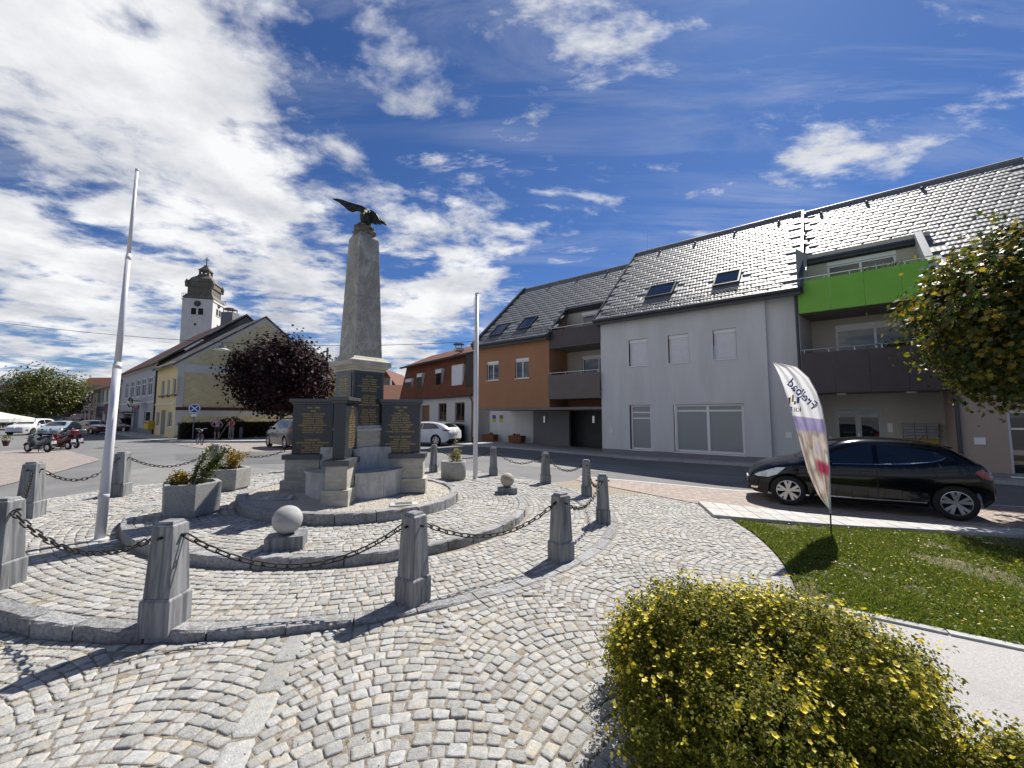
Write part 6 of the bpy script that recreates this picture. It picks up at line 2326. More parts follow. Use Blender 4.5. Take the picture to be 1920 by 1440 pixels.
        if sum(f.normal.z for f in bm.faces) < 0:
            bmesh.ops.reverse_faces(bm, faces=bm.faces)
        me = bpy.data.meshes.new(name); bm.to_mesh(me); bm.free()
        return link_mesh(name, me, mat, parent, True)

    def wheels(s, parent, tyre, rim, spokes=5, two_tone=None):
        protos = {}
        for x in (s.xr, s.xf):
            for side in (-1, 1):
                yy = side * (s.plan(x) - .105)
                w = bpy.data.objects.new('wheel', None); COL.objects.link(w); w.parent = parent
                w.location = (x, yy, s.rw); w.scale = (1, side, 1)
                if not protos:
                    r = s.rw
                    tb = MB().lathe([(r * .66, -.10), (r * .93, -.105), (r, -.075), (r, .075), (r * .93, .105), (r * .70, .10), (r * .66, .09)], (0, 0, 0), 32, axis='y', cap=False)
                    protos['tyre'] = tb.build('tyre', tyre, w, True, local=True)
                    rb2 = MB()
                    rb2.lathe([(r * .66, .02), (r * .70, .098), (r * .655, .10), (r * .60, .03)], (0, 0, 0), 32, axis='y', cap=False)
                    rb2.lathe([(0.0, .085), (r * .13, .085), (r * .15, .05), (r * .15, .0)], (0, 0, 0), 12, axis='y')
                    for k in range(spokes):
                        a = 2 * pi * k / spokes + .3
                        for da in (-.17, .17):
                            c0, c1 = a + da * .6, a + da * 1.35
                            p0 = Vector((cos(c0) * r * .12, .085, sin(c0) * r * .12)); p1 = Vector((cos(c1) * r * .655, .092, sin(c1) * r * .655))
                            d = (p1 - p0).normalized(); q = d.cross(Vector((0, 1, 0)))
                            for (wa, wb, yo) in ((.020, .030, 0),):
                                rb2.hexa([p0 - q * wa - Vector((0, .03, 0)), p1 - q * wb - Vector((0, .03, 0)), p1 + q * wb - Vector((0, .03, 0)), p0 + q * wa - Vector((0, .03, 0)),
                                          p0 - q * wa, p1 - q * wb, p1 + q * wb, p0 + q * wa])
                    protos['rim'] = rb2.build('rim', rim, w, False, local=True)
                    db = MB().lathe([(0.0, -.02), (r * .64, -.02), (r * .64, .0), (0.0, .01)], (0, 0, 0), 24, axis='y')
                    protos['disc'] = db.build('brake_disc', m_dark if not two_tone else two_tone, w, local=True)
                else:
                    for k_, o in protos.items():
                        c = o.copy(); COL.objects.link(c); c.parent = w


m_tyre = pm('tyre_rubber', (.012, .012, .013), (.02, .02, .02), 20, .85)
m_rim = pm('alloy_rim', (.45, .45, .46), rough=.28, metal=.9)
m_cglass = glass('car_glass', (.006, .008, .010), .02, 1.0)
m_chrome = pm('chrome', (.70, .70, .72), rough=.12, metal=1.0)
m_lampw = pm('headlamp', (.45, .47, .50), (.65, .67, .70), 14, .08, spec=1.0, coat=.6)
m_lampr = pm('tail_lamp', (.20, .006, .008), (.30, .012, .012), 12, .12, coat=.8)
m_plastic = pm('black_plastic', (.012, .012, .013), rough=.55)
m_plate = pm('number_plate', (.6, .6, .6), (.10, .10, .12), 26, .4, stretch=(1, 1, .3), lo=.55, hi=.60)


def car_thing(name, label, nw_px, hd, car, group=None, at=None):
    t = thing(name, label, 'car', at, hd, group)
    return t


def paint(name, c, rough=.25):
    return pm(name, c, rough=rough, spec=.25, coat=.6)


# ---- the black hatchback beside the walkway (front to the left)
fx, fy = gp(1483, 947, 0)
rx, ry = gp(1791, 975, 0)
hd_v = Vector((fx - rx, fy - ry)); wb_m = hd_v.length
hd = atan2(hd_v.y, hd_v.x)
CL = Car(3.90, 1.74, 1.45,
         top=[(0, .78), (.02, .92), (.08, 1.00), (.20, 1.085), (.38, 1.215), (.54, 1.325), (.70, 1.378), (1.15, 1.435), (1.60, 1.45), (1.95, 1.43), (2.25, 1.355), (2.60, 1.17), (2.90, 1.00), (3.20, .93), (3.55, .83), (3.77, .70), (3.87, .58), (3.90, .48)],
         belt=[(0, .86), (.2, 1.04), (.5, 1.03), (1.05, .965), (1.85, .93), (2.55, .90), (2.95, .88), (3.35, .80), (3.75, .64), (3.90, .47)],
         xr=.57, xf=.57 + 2.59, rw=.318)
# put the near-side wheels on the photographed contact points
dv = Vector((cos(hd), sin(hd))); rt = Vector((-dv.y, dv.x))
near_side = -1 if rt.dot(Vector((-fx, -fy))) < 0 else 1
mid = Vector(((fx + rx) / 2, (fy + ry) / 2))
yw_ = CL.plan(2.0) - .03
org = mid - dv * ((CL.xr + CL.xf) / 2) - rt * (near_side * yw_)
m_black = pm('black_car_paint', (.003, .0035, .006), rough=.15, spec=.08, coat=.55)
clio = car_thing('hatchback_car', 'black five-door hatchback parked beside the pale walkway', None, hd, CL, at=(org.x, org.y, g(mid.x, mid.y) - .010))


def dress(car, t, matp, glassp=None, rim=m_rim, spokes=5, detail=True, sides=None):
    bo = car.body(t, matp)
    L = car.L
    for sd_ in (-1, 1):
        if sides:
            for poly in sides['glass']:
                car.patch(poly, .004, glassp or m_cglass, t, 'side_window', sd_)
            for poly in sides.get('chrome', []):
                car.patch(poly, .006, m_chrome, t, 'chrome_strip', sd_)
            for poly in sides.get('seam', []):
                car.patch(poly, .0025, m_plastic, t, 'door_seam', sd_)
            for poly in sides.get('head', []):
                car.patch(poly, .006, m_lampw, t, 'headlight', sd_)
            for poly in sides.get('tail', []):
                car.patch(poly, .008, m_lampr, t, 'tail_light', sd_)
            for poly in sides.get('black', []):
                car.patch(poly, .005, m_plastic, t, 'black_trim', sd_)
            for (x, z) in sides.get('handle', []):
                y = car.y(x, z)
                MB().box(x - .09, x + .09, sd_ * y - .012, sd_ * y + .025 * sd_ + .012, z - .018, z + .018).build('door_handle', matp, t, local=True, bevel=.006)
            if 'mirror' in sides:
                x, z = sides['mirror']; y = car.y(x, z)
                MB().lathe([(.02, -.10), (.075, -.07), (.085, 0), (.07, .07), (.02, .09)], (x, sd_ * (y + .10), z), 12, axis='x').build('wing_mirror', matp, t, True, local=True)
                MB().box(x - .04, x + .04, min(sd_ * (y - .02), sd_ * (y + .08)), max(sd_ * (y - .02), sd_ * (y + .08)), z - .06, z - .03).build('mirror_arm', m_plastic, t, local=True)
    car.wheels(t, m_tyre, rim, spokes)
    return bo


K = -.15
sh_ = lambda polys: [[(x + K, z) for x, z in p] for p in polys]
win = sh_([[(.78, 1.165), (.92, 1.235), (1.30, 1.325), (1.76, 1.352), (1.78, .985), (1.35, 1.005), (1.02, 1.06), (.86, 1.11)],
       [(1.86, .978), (1.84, 1.352), (2.12, 1.325), (2.42, 1.215), (2.72, 1.02), (2.74, .945)]])
side = dict(glass=win,
            chrome=sh_([[(.75, 1.17), (.78, 1.155), (.86, 1.098), (1.02, 1.048), (1.35, .994), (1.8, .966), (2.74, .932), (2.74, .941), (1.8, .976), (1.35, 1.005), (1.02, 1.059), (.86, 1.109)],
                    [(1.12, .30), (1.12, .275), (2.0, .262), (2.85, .262), (2.85, .285), (2.0, .287)],
                    [(3.86, .345), (3.88, .30), (4.0, .30), (4.0, .345)]]),
            seam=sh_([[(1.812, .965), (1.822, .965), (1.832, .34), (1.822, .34)], [(2.80, .93), (2.808, .93), (2.86, .42), (2.852, .42)], [(1.02, .97), (1.03, .97), (.96, .78), (.95, .78)],
                  [(1.05, .30), (1.06, .29), (1.82, .275), (1.82, .283)]]),
            head=sh_([[(3.34, .815), (3.52, .80), (3.84, .66), (3.93, .60), (3.86, .575), (3.66, .585), (3.50, .66)]]),
            tail=[[(.01, .90), (.06, .975), (.20, .955), (.30, .905), (.20, .80), (.06, .765), (.01, .80)]],
            black=[[(.04, .42), (.08, .33), (.20, .27), (.21, .33), (.12, .40)]] + sh_([[(3.80, .60), (3.97, .52), (4.01, .40), (3.9, .36), (3.86, .5)]]),
            handle=[(1.84, .80)], mirror=(2.47, 1.0))
dress(CL, clio, m_black, sides=side)
CL.top_patch([(2.21, -.52), (2.21, .52), (2.45, .60), (2.83, .66), (2.91, .50), (2.95, 0), (2.91, -.50), (2.83, -.66), (2.45, -.60)], .006, m_cglass, clio, 'windscreen')
CL.top_patch([(.16, -.50), (.16, .50), (.48, .46), (.48, -.46)], .006, m_cglass, clio, 'rear_window')
MB().box(3.875, 3.915, -.26, .26, .40, .51).build('number_plate', m_plate, clio, local=True)
MB().box(3.84, 3.90, -.45, .45, .25, .39).build('grille', m_plastic, clio, local=True, bevel=.01)
MB().box(-.015, .02, -.26, .26, .62, .73).build('number_plate', m_plate, clio, local=True)
MB().tube([(.80, .0, 1.40), (.62, .0, 1.60)], .006, 6).build('aerial', m_plastic, clio, local=True)
sp = MB(); sp.hexa([(.42, -.44, 1.30), (.66, -.46, 1.335), (.66, .46, 1.335), (.42, .44, 1.30), (.43, -.43, 1.325), (.66, -.45, 1.39), (.66, .45, 1.39), (.43, .43, 1.325)])
sp.build('roof_spoiler', m_black, clio, local=True, bevel=.01)

# ---- generic shapes for the smaller parked cars
SUV = Car(4.45, 1.84, 1.66,
          top=[(0, .98), (.05, 1.12), (.18, 1.36), (.38, 1.56), (.7, 1.63), (1.5, 1.66), (2.2, 1.64), (2.6, 1.55), (3.0, 1.27), (3.25, 1.10), (3.7, 1.03), (4.15, .92), (4.38, .75), (4.45, .5)],
          belt=[(0, 1.04), (.4, 1.10), (1.2, 1.06), (2.4, 1.02), (3.1, .99), (3.8, .90), (4.3, .72), (4.45, .5)], xr=.85, xf=3.5, rw=.345)
HAT = Car(4.37, 1.86, 1.47,
          top=[(0, .82), (.04, .95), (.16, 1.08), (.45, 1.26), (.85, 1.40), (1.4, 1.465), (2.0, 1.46), (2.45, 1.38), (2.9, 1.16), (3.2, 1.0), (3.6, .93), (4.05, .82), (4.3, .66), (4.37, .48)],
          belt=[(0, .88), (.3, 1.02), (1.0, 1.0), (2.2, .95), (3.1, .91), (3.8, .80), (4.2, .66), (4.37, .47)], xr=.86, xf=3.53, rw=.33)
w_suv = [[(.55, 1.14), (.75, 1.48), (1.25, 1.54), (1.75, 1.545), (1.78, 1.09), (1.1, 1.115)], [(1.84, 1.085), (1.81, 1.545), (2.25, 1.52), (2.6, 1.40), (2.92, 1.15), (2.92, 1.045)]]
w_hat = [[(.62, 1.06), (.98, 1.31), (1.45, 1.375), (1.86, 1.375), (1.88, .995), (1.2, 1.02)], [(1.93, .99), (1.91, 1.375), (2.2, 1.345), (2.55, 1.21), (2.86, 1.03), (2.86, .965)]]
s_suv = dict(glass=w_suv, tail=[[(.04, 1.08), (.18, 1.10), (.42, 1.06), (.40, .98), (.08, .96)]], head=[[(3.9, .90), (4.2, .82), (4.36, .72), (4.2, .70), (3.95, .78)]], mirror=(2.85, 1.12),
             seam=[[(1.80, 1.07), (1.81, 1.07), (1.81, .4), (1.80, .4)]], handle=[(1.95, .92), (.98, .96)])
s_hat = dict(glass=w_hat, tail=[[(.03, .97), (.20, 1.0), (.44, .96), (.36, .91), (.05, .90)]], head=[[(3.75, .82), (4.05, .76), (4.25, .66), (4.1, .64), (3.85, .70)]], mirror=(2.8, 1.03),
             seam=[[(1.895, .98), (1.905, .98), (1.91, .4), (1.90, .4)]], handle=[(2.05, .86), (1.1, .90)])


def park(car, side, name, label, x, y, heading, col, group='parked cars', rough=.25, rear=True, roof=None):
    t = thing(name, label, 'car', (x, y, g(x, y) - .012), heading, group)
    dress(car, t, paint(name + '_paint', col, rough), sides=side)
    if car is SUV:
        car.top_patch([(2.58, -.55), (2.58, .55), (3.2, .68), (3.24, 0), (3.2, -.68)], .006, m_cglass, t, 'windscreen')
        car.top_patch([(.09, -.55), (.09, .55), (.36, .55), (.36, -.55)], .006, m_cglass, t, 'rear_window')
    else:
        car.top_patch([(2.44, -.52), (2.44, .52), (3.1, .64), (3.16, 0), (3.1, -.64)], .006, m_cglass, t, 'windscreen')
        car.top_patch([(.18, -.52), (.18, .52), (.62, .54), (.62, -.54)], .006, m_cglass, t, 'rear_window')
    if roof:
        car.top_patch([(.66, -.54), (.66, .54), (2.4, .52), (2.4, -.52)], .005, roof, t, 'black_roof')
    MB().box(-.02, .02, -.26, .26, .70, .81).build('number_plate', m_plate, t, local=True)
    MB().box(car.L - .03, car.L + .012, -.26, .26, .42, .52).build('number_plate', m_plate, t, local=True)
    return t


# grey SUV by the hedge, seen from its rear left; white hatchback with a black roof behind the memorial
x, y = gp(574, 842)
park(SUV, s_suv, 'grey_suv', 'dark grey SUV parked under the purple tree left of the memorial', x, y + .2, R(138), (.022, .026, .034))
x, y = gp(838, 837)
park(HAT, s_hat, 'white_car', 'white hatchback with a black roof parked in front of the mansard house', x + .3, y + 1.4, R(158), (.62, .63, .65), roof=m_plastic)
# cars far left
x, y = gp(48, 821)
park(HAT, s_hat, 'silver_car', 'silver blue car facing the camera beside the parasol', x - .5, y + 4.0, R(-60), (.20, .25, .30))
x, y = gp(88, 815)
park(HAT, s_hat, 'red_car', 'dark red car parked behind the motor scooters', x + .5, y + 3, R(-20), (.12, .012, .016))
x, y = gp(118, 812)
park(SUV, s_suv, 'maroon_car', 'dark maroon car parked farthest back under the green tree', x + 1.5, y + 4, R(-15), (.04, .012, .014))
x, y = gp(-20, 818)
park(SUV, s_suv, 'white_van_car', 'white car half hidden at the left picture edge', x - 1.5, y + 6, R(-70), (.6, .6, .6))


# ---- motor scooters
def scooter(name, label, x, y, heading, col, col2, case=None, screen=False, big=.9, group='motor scooters at the kerb'):
    t = thing(name, label, 'motor scooter', (x, y, g(x, y) - .012), heading, group)
    t.scale = (big, big, big)
    mp, m2 = paint(name + '_paint', col, .3), paint(name + '_second', col2, .35)
    for xx, nm in ((-.62, 'rear'), (.66, 'front')):
        w = bpy.data.objects.new('wheel', None); COL.objects.link(w); w.parent = t; w.location = (xx, 0, .25)
        MB().lathe([(.14, -.05), (.21, -.055), (.25, -.03), (.25, .03), (.21, .055), (.14, .05)], (0, 0, 0), 20, axis='y', cap=False).build('tyre', m_tyre, w, True, local=True)
        MB().lathe([(.02, -.055), (.145, -.045), (.145, .045), (.02, .055)], (0, 0, 0), 14, axis='y').build('rim', m_rim, w, local=True)
    # rear body with under-seat tail
    b = MB()
    b.tube([(-.20, 0, .42), (-.40, 0, .56), (-.66, 0, .66), (-.92, 0, .72)], [.15, .19, .18, .09], 12)
    b.tube([(-.12, 0, .30), (.30, 0, .26)], [.15, .14], 10)
    b.build('body', mp, t, True, local=True)
    sh = MB()
    sh.hexa([(.26, -.20, .30), (.40, -.17, .28), (.40, .17, .28), (.26, .20, .30), (.34, -.24, .86), (.44, -.18, .90), (.44, .18, .90), (.34, .24, .86)])
    sh.tube([(.40, 0, .90), (.56, 0, .62), (.66, 0, .52)], [.14, .13, .07], 10)
    sh.build('front_shield', mp, t, True, local=True)
    MB().tube([(.36, 0, .93), (.47, 0, .66), (.62, 0, .25)], [.035, .03, .03], 8).build('fork', m_plastic, t, local=True)
    fd = MB()
    for k in range(9):
        a = R(20 + 15 * k); a2 = R(20 + 15 * (k + 1))
        if k < 8:
            fd.add([(.66 + .28 * cos(q) * sg, s_, .25 + .28 * sin(q)) for q, sg in ((a, 1), (a2, 1)) for s_ in (-.07, .07)], [(0, 1, 3, 2)])
    fd.build('mudguard', m2, t, local=True)
    MB().tube([(.30, -.34, 1.00), (.36, -.12, .97), (.36, .12, .97), (.30, .34, 1.00)], .018, 8).build('handlebar', m_plastic, t, local=True)
    for sy in (-1, 1):
        MB().tube([(.34, sy * .22, .99), (.36, sy * .30, 1.16)], .008, 6).build('mirror_stalk', m_plastic, t, local=True)
        MB().lathe([(.0, -.012), (.06, -.01), (.06, .01), (.0, .012)], (.36, sy * .31, 1.20), 12, axis='x').build('mirror', m_chrome, t, local=True)
    MB().tube([(.48, 0, .86), (.53, 0, .84)], [.085, .06], 12).build('headlight', m_lampw, t, True, local=True)
    st = MB()
    st.tube([(.02, 0, .70), (-.25, 0, .75), (-.50, 0, .79), (-.86, 0, .83)], [.09, .13, .12, .07], 12)
    st.build('seat', m_plastic, t, True, local=True)
    if screen:
        s_ = MB(); s_.hexa([(.40, -.20, .98), (.41, -.20, .98), (.41, .20, .98), (.40, .20, .98), (.28, -.16, 1.36), (.29, -.16, 1.36), (.29, .16, 1.36), (.28, .16, 1.36)])
        s_.build('windscreen', pm('scooter_screen', (.25, .30, .30), rough=.05, spec=.8), t, local=True)
    if case:
        MB().box(-1.10, -.72, -.20, .20, .86, 1.16).build('top_case', paint(name + '_case', case, .3), t, local=True, bevel=.05, smooth=True)
    MB().box(-1.0, -.985, -.11, .11, .46, .62).build('number_plate', m_plate, t, local=True)
    MB().box(-.96, -.93, -.09, .09, .66, .72).build('tail_light', m_lampr, t, local=True)
    MB().tube([(-.1, -.16, .22), (-.85, -.18, .34)], [.05, .065], 10).build('exhaust', m_chrome, t, local=True)
    MB().tube([(-.2, .10, .22), (-.30, .18, .0)], .014, 6).build('stand', m_plastic, t, local=True)
    return t


x, y = gp(62, 848)
scooter('grey_scooter', 'grey and red motor scooter with a white number plate, nearest at the kerb', x, y + .2, R(172), (.07, .085, .095), (.07, .008, .012))
x, y = gp(83, 844)
scooter('red_scooter', 'red motor scooter in the middle of the parked scooters', x + .2, y + .55, R(168), (.07, .008, .012), (.03, .03, .035), (.09, .010, .015))
x, y = gp(97, 841)
scooter('blue_scooter', 'dark blue motor scooter with a top case, farthest from the camera', x + .3, y + .6, R(165), (.03, .035, .06), (.08, .010, .015), (.05, .06, .08))


# ---- bicycle by the no-stopping sign
def bicycle(x, y, heading, label):
    t = thing('bicycle', label, 'bicycle', (x, y, g(x, y) - .012), heading)
    mfr = paint('bicycle_black', (.012, .012, .014), .3)
    for xx in (-.52, .53):
        w = bpy.data.objects.new('wheel', None); COL.objects.link(w); w.parent = t; w.location = (xx, 0, .35)
        MB().lathe([(.325, -.02), (.35, -.018), (.355, 0), (.35, .018), (.325, .02), (.32, 0), (.325, -.02)], (0, 0, 0), 28, axis='y', cap=False).build('tyre', m_tyre, w, True, local=True)
        sp_ = MB().lathe([(.02, -.03), (.02, .03)], (0, 0, 0), 8, axis='y')
        for k in range(14):
            a = 2 * pi * k / 14
            sp_.tube([(0, .02 * (-1) ** k, 0), (.325 * cos(a), 0, .325 * sin(a))], .003, 4)
        sp_.build('spokes', m_chrome, w, local=True)
    f = MB()
    bb, st_, hd_, ra, fa = (-.08, 0, .30), (-.20, 0, .78), (.36, 0, .84), (-.52, 0, .35), (.53, 0, .35)
    f.tube([bb, st_], .018, 8).tube([st_, hd_], .018, 8).tube([bb, (.38, 0, .76)], .02, 8).tube([bb, ra], .011, 6).tube([(-.19, 0, .72), ra], .011, 6)
    f.tube([(.35, 0, .92), (.40, 0, .68), fa], .015, 8)
    f.build('frame', mfr, t, local=True)
    MB().tube([(.20, -.30, 1.02), (.33, -.14, 1.04), (.35, 0, .98), (.33, .14, 1.04), (.20, .30, 1.02)], .013, 8).build('handlebar', m_chrome, t, local=True)
    MB().tube([(-.38, 0, .93), (-.26, 0, .95), (-.06, 0, .94)], [.10, .085, .025], 10).build('saddle', m_plastic, t, True, local=True)
    MB().tube([st_, (-.23, 0, .93)], .013, 6).build('seat_post', m_chrome, t, local=True)
    MB().lathe([(.0, -.004), (.09, -.004), (.09, .004), (.0, .004)], (bb[0], -.05, bb[2]), 16, axis='y').build('chainring', m_chrome, t, local=True)
    MB().tube([(-.08, -.07, .30), (-.02, -.09, .14)], .012, 6).build('crank', m_chrome, t, local=True)
    MB().tube([(.42, 0, .92), (.47, 0, .92)], [.05, .035], 10).build('headlight', m_lampw, t, True, local=True)
    bk = MB(); bk.box(.40, .62, -.15, .15, .98, 1.0)
    return t


x, y = gp(370, 834)
bicycle(x - .1, y + .3, R(-40), 'black bicycle leaning by the no-stopping sign')
# ================================================================== VEGETATION
def leaf_mat(name, cols, trans=.35, rough=.5, spec=.35, pos=None):
    """leaves: each one a colour of its own from a ramp"""
    m = bpy.data.materials.new(name)
    m.use_nodes = True
    t = NT(m.node_tree)
    geo = t.n('ShaderNodeNewGeometry')
    col = t.ramp(geo.outputs['Random Per Island'], cols)
    p = t.n('ShaderNodeBsdfPrincipled', {'Base Color': col, 'Roughness': rough, 'Specular IOR Level': spec})
    tr = t.n('ShaderNodeBsdfTranslucent', {'Color': t.mix(1.0, col, (1.25, 1.25, .8), 'MULTIPLY')})
    mx = t.n('ShaderNodeMixShader', {0: trans, 1: p.outputs[0], 2: tr.outputs[0]})
    t.t.links.new(mx.outputs[0], t.n('ShaderNodeOutputMaterial').inputs[0])
    return m


MAPLE = np.array([(0, -.5), (.16, -.22), (.5, -.20), (.30, .06), (.40, .34), (.13, .24), (0, .55), (-.13, .24), (-.40, .34), (-.30, .06), (-.5, -.20), (-.16, -.22)])
DIAM = np.array([(0, -.5), (.30, -.05), (0, .5), (-.30, -.05)])
OVAL = np.array([(0, -.5), (.22, -.28), (.27, .05), (.15, .35), (0, .5), (-.15, .35), (-.27, .05), (-.22, -.28)])


def leaf_cloud(name, pts, size, mat, parent=None, shape=DIAM, nrm=None, flat=.5, off=None, fold=.12):
    """one mesh of many separate small leaves; nrm = preferred facing per leaf"""
    P = np.asarray(pts, float)
    n = len(P)
    N = rng.normal(size=(n, 3))
    if nrm is not None:
        N = N * flat + np.asarray(nrm)
    else:
        N[:, 2] += .6
    N /= np.linalg.norm(N, axis=1)[:, None]
    T = np.cross(N, rng.normal(size=(n, 3)))
    T /= np.linalg.norm(T, axis=1)[:, None]
    B = np.cross(N, T)
    s = size * rng.uniform(.65, 1.25, (n, 1))
    k = len(shape)
    V = np.empty((n, k, 3))
    for i, (a, b) in enumerate(shape):
        V[:, i] = P + T * (a * s) + B * (b * s) + N * (s * fold * abs(a) * 2)
    if off is not None:
        V -= np.asarray(off)
    me = bpy.data.meshes.new(name)
    me.vertices.add(n * k)
    me.vertices.foreach_set('co', V.reshape(-1))
    me.loops.add(n * k)
    me.loops.foreach_set('vertex_index', np.arange(n * k, dtype=np.int32))
    me.polygons.add(n)
    me.polygons.foreach_set('loop_start', np.arange(0, n * k, k, dtype=np.int32))
    me.polygons.foreach_set('loop_total', np.full(n, k, dtype=np.int32))
    me.update(calc_edges=True)
    me.validate()
    return link_mesh(name, me, mat, parent)


def branch(mb_, a, b, r0, r1, bend=.12, n=5, sides=7):
    a, b = Vector(a), Vector(b)
    L = (b - a).length
    pts = [a]
    o = Vector((random.uniform(-1, 1), random.uniform(-1, 1), random.uniform(-.3, .6))) * bend * L
    for i in range(1, n):
        f = i / (n - 1)
        pts.append(a.lerp(b, f) + o * sin(pi * f) + Vector((random.gauss(0, .02), random.gauss(0, .02), 0)) * L * .4)
    mb_.tube(pts, list(np.linspace(r0, r1, n)), sides, cap=False)
    return pts


m_bark = pm('grey_brown_bark', (.06, .045, .035), (.13, .105, .085), 12, .9, 1.0, 40, stretch=(1, 1, .3))


def tree(name, label, base, crown_c, radii, leaves, lsize, lmat, shape=DIAM, clumps=90, trunk_r=.22, shell=.55, group=None, clump_r=.22, lean=(0, 0), droop=.0, limbs=9):
    base = Vector(base); cc = Vector(crown_c); rx, ry, rz = radii
    t = thing(name, label, 'tree', tuple(base), 0, group)
    off = wloc(t)
    tr = MB()
    fork = Vector((base.x + lean[0], base.y + lean[1], max(base.z + .8, cc.z - rz * .75)))
    tr.tube([base - Vector((0, 0, .1)), base.lerp(fork, .5) + Vector((.03, .02, 0)), fork], [trunk_r * 1.25, trunk_r, trunk_r * .85], 10, cap=False)
    cl = []
    for i in range(clumps):
        while True:
            v = Vector((random.uniform(-1, 1), random.uniform(-1, 1), random.uniform(-1, 1)))
            if shell < v.length < 1: break
        k = 1 + .16 * mnoise.noise(v * 2.1 + Vector((base.x, base.y, 0)))
        if v.z < -.55: v.z *= .8
        cl.append(cc + Vector((v.x * rx, v.y * ry, v.z * rz)) * k)
    tr.tube([fork, fork.lerp(cc, .6), cc + Vector((0, 0, rz * .5))], [trunk_r * .8, trunk_r * .5, trunk_r * .15], 8, cap=False)
    for i in range(limbs):
        tgt = cl[i * len(cl) // limbs]
        st = fork.lerp(cc, random.uniform(0, .7))
        pts = branch(tr, st, cc.lerp(tgt, .9), trunk_r * .42, trunk_r * .08)
        for k in range(3):
            tg2 = cl[random.randrange(len(cl))]
            branch(tr, pts[2 + k % 3], pts[2 + k % 3].lerp(tg2, .45), trunk_r * .16, trunk_r * .04, n=4, sides=5)
    tr.build('trunk', m_bark, t)
    per = max(1, leaves // clumps)
    P, Nn = [], []
    for c in cl:
        f = random.uniform(.6, 1.35)
        q = rng.normal(size=(int(per * f), 3)) * np.array([rx, ry, rz]) * clump_r * random.uniform(.7, 1.2)
        q[:, 2] -= droop * np.abs(q[:, 0])
        pp = np.array(c) + q
        P.append(pp)
        d = pp - np.array(cc); d /= (np.linalg.norm(d, axis=1)[:, None] + 1e-6)
        Nn.append(d + np.array([0, 0, .5]))
    # thin inner fill
    m_ = leaves // 5
    v = rng.normal(size=(m_, 3)); v /= np.linalg.norm(v, axis=1)[:, None]
    v *= rng.uniform(.2, .8, (m_, 1))
    P.append(np.array(cc) + v * np.array([rx, ry, rz])); Nn.append(v + np.array([0, 0, .3]))
    leaf_cloud('crown', np.concatenate(P), lsize, lmat, t, shape, np.concatenate(Nn), .8, np.array(off))
    return t


m_purple = leaf_mat('purple_maple_leaf', [(0, (.010, .004, .006)), (.6, (.022, .007, .010)), (1, (.055, .014, .016))], .2, .6, .2)
p_ = at_depth(531, 712, 37)
tree('purple_maple', 'round dark purple maple tree in front of the yellow gable', (p_.x, 37, g(p_.x, 37)), (p_.x, 37, 5.0), (4.15, 3.9, 3.75), 24000, .27, m_purple, MAPLE, 210, .20, .40, clump_r=.125)
m_gleaf = leaf_mat('street_tree_leaf', [(0, (.03, .045, .010)), (.6, (.09, .105, .018)), (1, (.17, .15, .03))], .35)
p_ = at_depth(84, 745, 60)
tree('green_tree', 'broad green street tree at the far left above the parked cars', (p_.x, 60, g(p_.x, 60)), (p_.x, 60, 4.6), (5.1, 4.6, 3.9), 13000, .34, m_gleaf, DIAM, 130, .25, .4, clump_r=.16)
m_maple = leaf_mat('maple_leaf', [(0, (.018, .036, .009)), (.45, (.04, .068, .013)), (.66, (.13, .13, .018)), (.88, (.26, .21, .024)), (1, (.22, .12, .02))], .45, .42)
tree('norway_maple', 'maple with green and golden leaves reaching in from the right edge', (10.6, 7.9, g(10.6, 7.9)), (10.75, 7.9, 3.55), (1.98, 2.0, 1.98), 34000, .115, m_maple, MAPLE, 210, .13, .35, clump_r=.11)
# leafless tree at the left edge
p_ = at_depth(-22, 700, 48)
bt = thing('bare_tree', 'leafless tree with fine twigs at the left edge above the parasol', 'tree', (p_.x, 48, g(p_.x, 48)))
tb = MB()
bz = Vector((p_.x, 48, g(p_.x, 48)))


def grow(a, d, L, r, lvl):
    b = a + d * L
    branch(tb, a, b, r, r * .6, .08, 4, 5)
    if lvl == 0: return
    for k in range(3 if lvl > 1 else 4):
        nd = (d + Vector((random.gauss(0, .55), random.gauss(0, .55), random.gauss(.1, .35)))).normalized()
        grow(a.lerp(b, random.uniform(.55, 1.0)), nd, L * random.uniform(.55, .75), r * .55, lvl - 1)


grow(bz, Vector((.05, 0, 1)), 3.4, .22, 5)
tb.build('trunk', m_bark, bt)
# small dark trees and a bush in the gaps of the far street
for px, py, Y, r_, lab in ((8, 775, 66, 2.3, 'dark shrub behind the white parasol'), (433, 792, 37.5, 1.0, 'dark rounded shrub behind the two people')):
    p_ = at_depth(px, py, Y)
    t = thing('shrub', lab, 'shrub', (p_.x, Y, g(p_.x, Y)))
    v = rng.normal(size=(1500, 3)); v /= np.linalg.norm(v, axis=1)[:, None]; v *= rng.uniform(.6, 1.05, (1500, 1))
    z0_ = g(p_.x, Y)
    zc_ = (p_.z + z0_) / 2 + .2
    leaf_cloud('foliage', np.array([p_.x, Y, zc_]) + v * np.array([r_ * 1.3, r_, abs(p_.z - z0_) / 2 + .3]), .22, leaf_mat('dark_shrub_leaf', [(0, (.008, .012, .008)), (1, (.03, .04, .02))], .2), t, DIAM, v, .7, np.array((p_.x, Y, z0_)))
    MB().tube([(p_.x, Y, z0_), (p_.x, Y, zc_)], [.12, .06], 7).build('stem', m_bark, t)

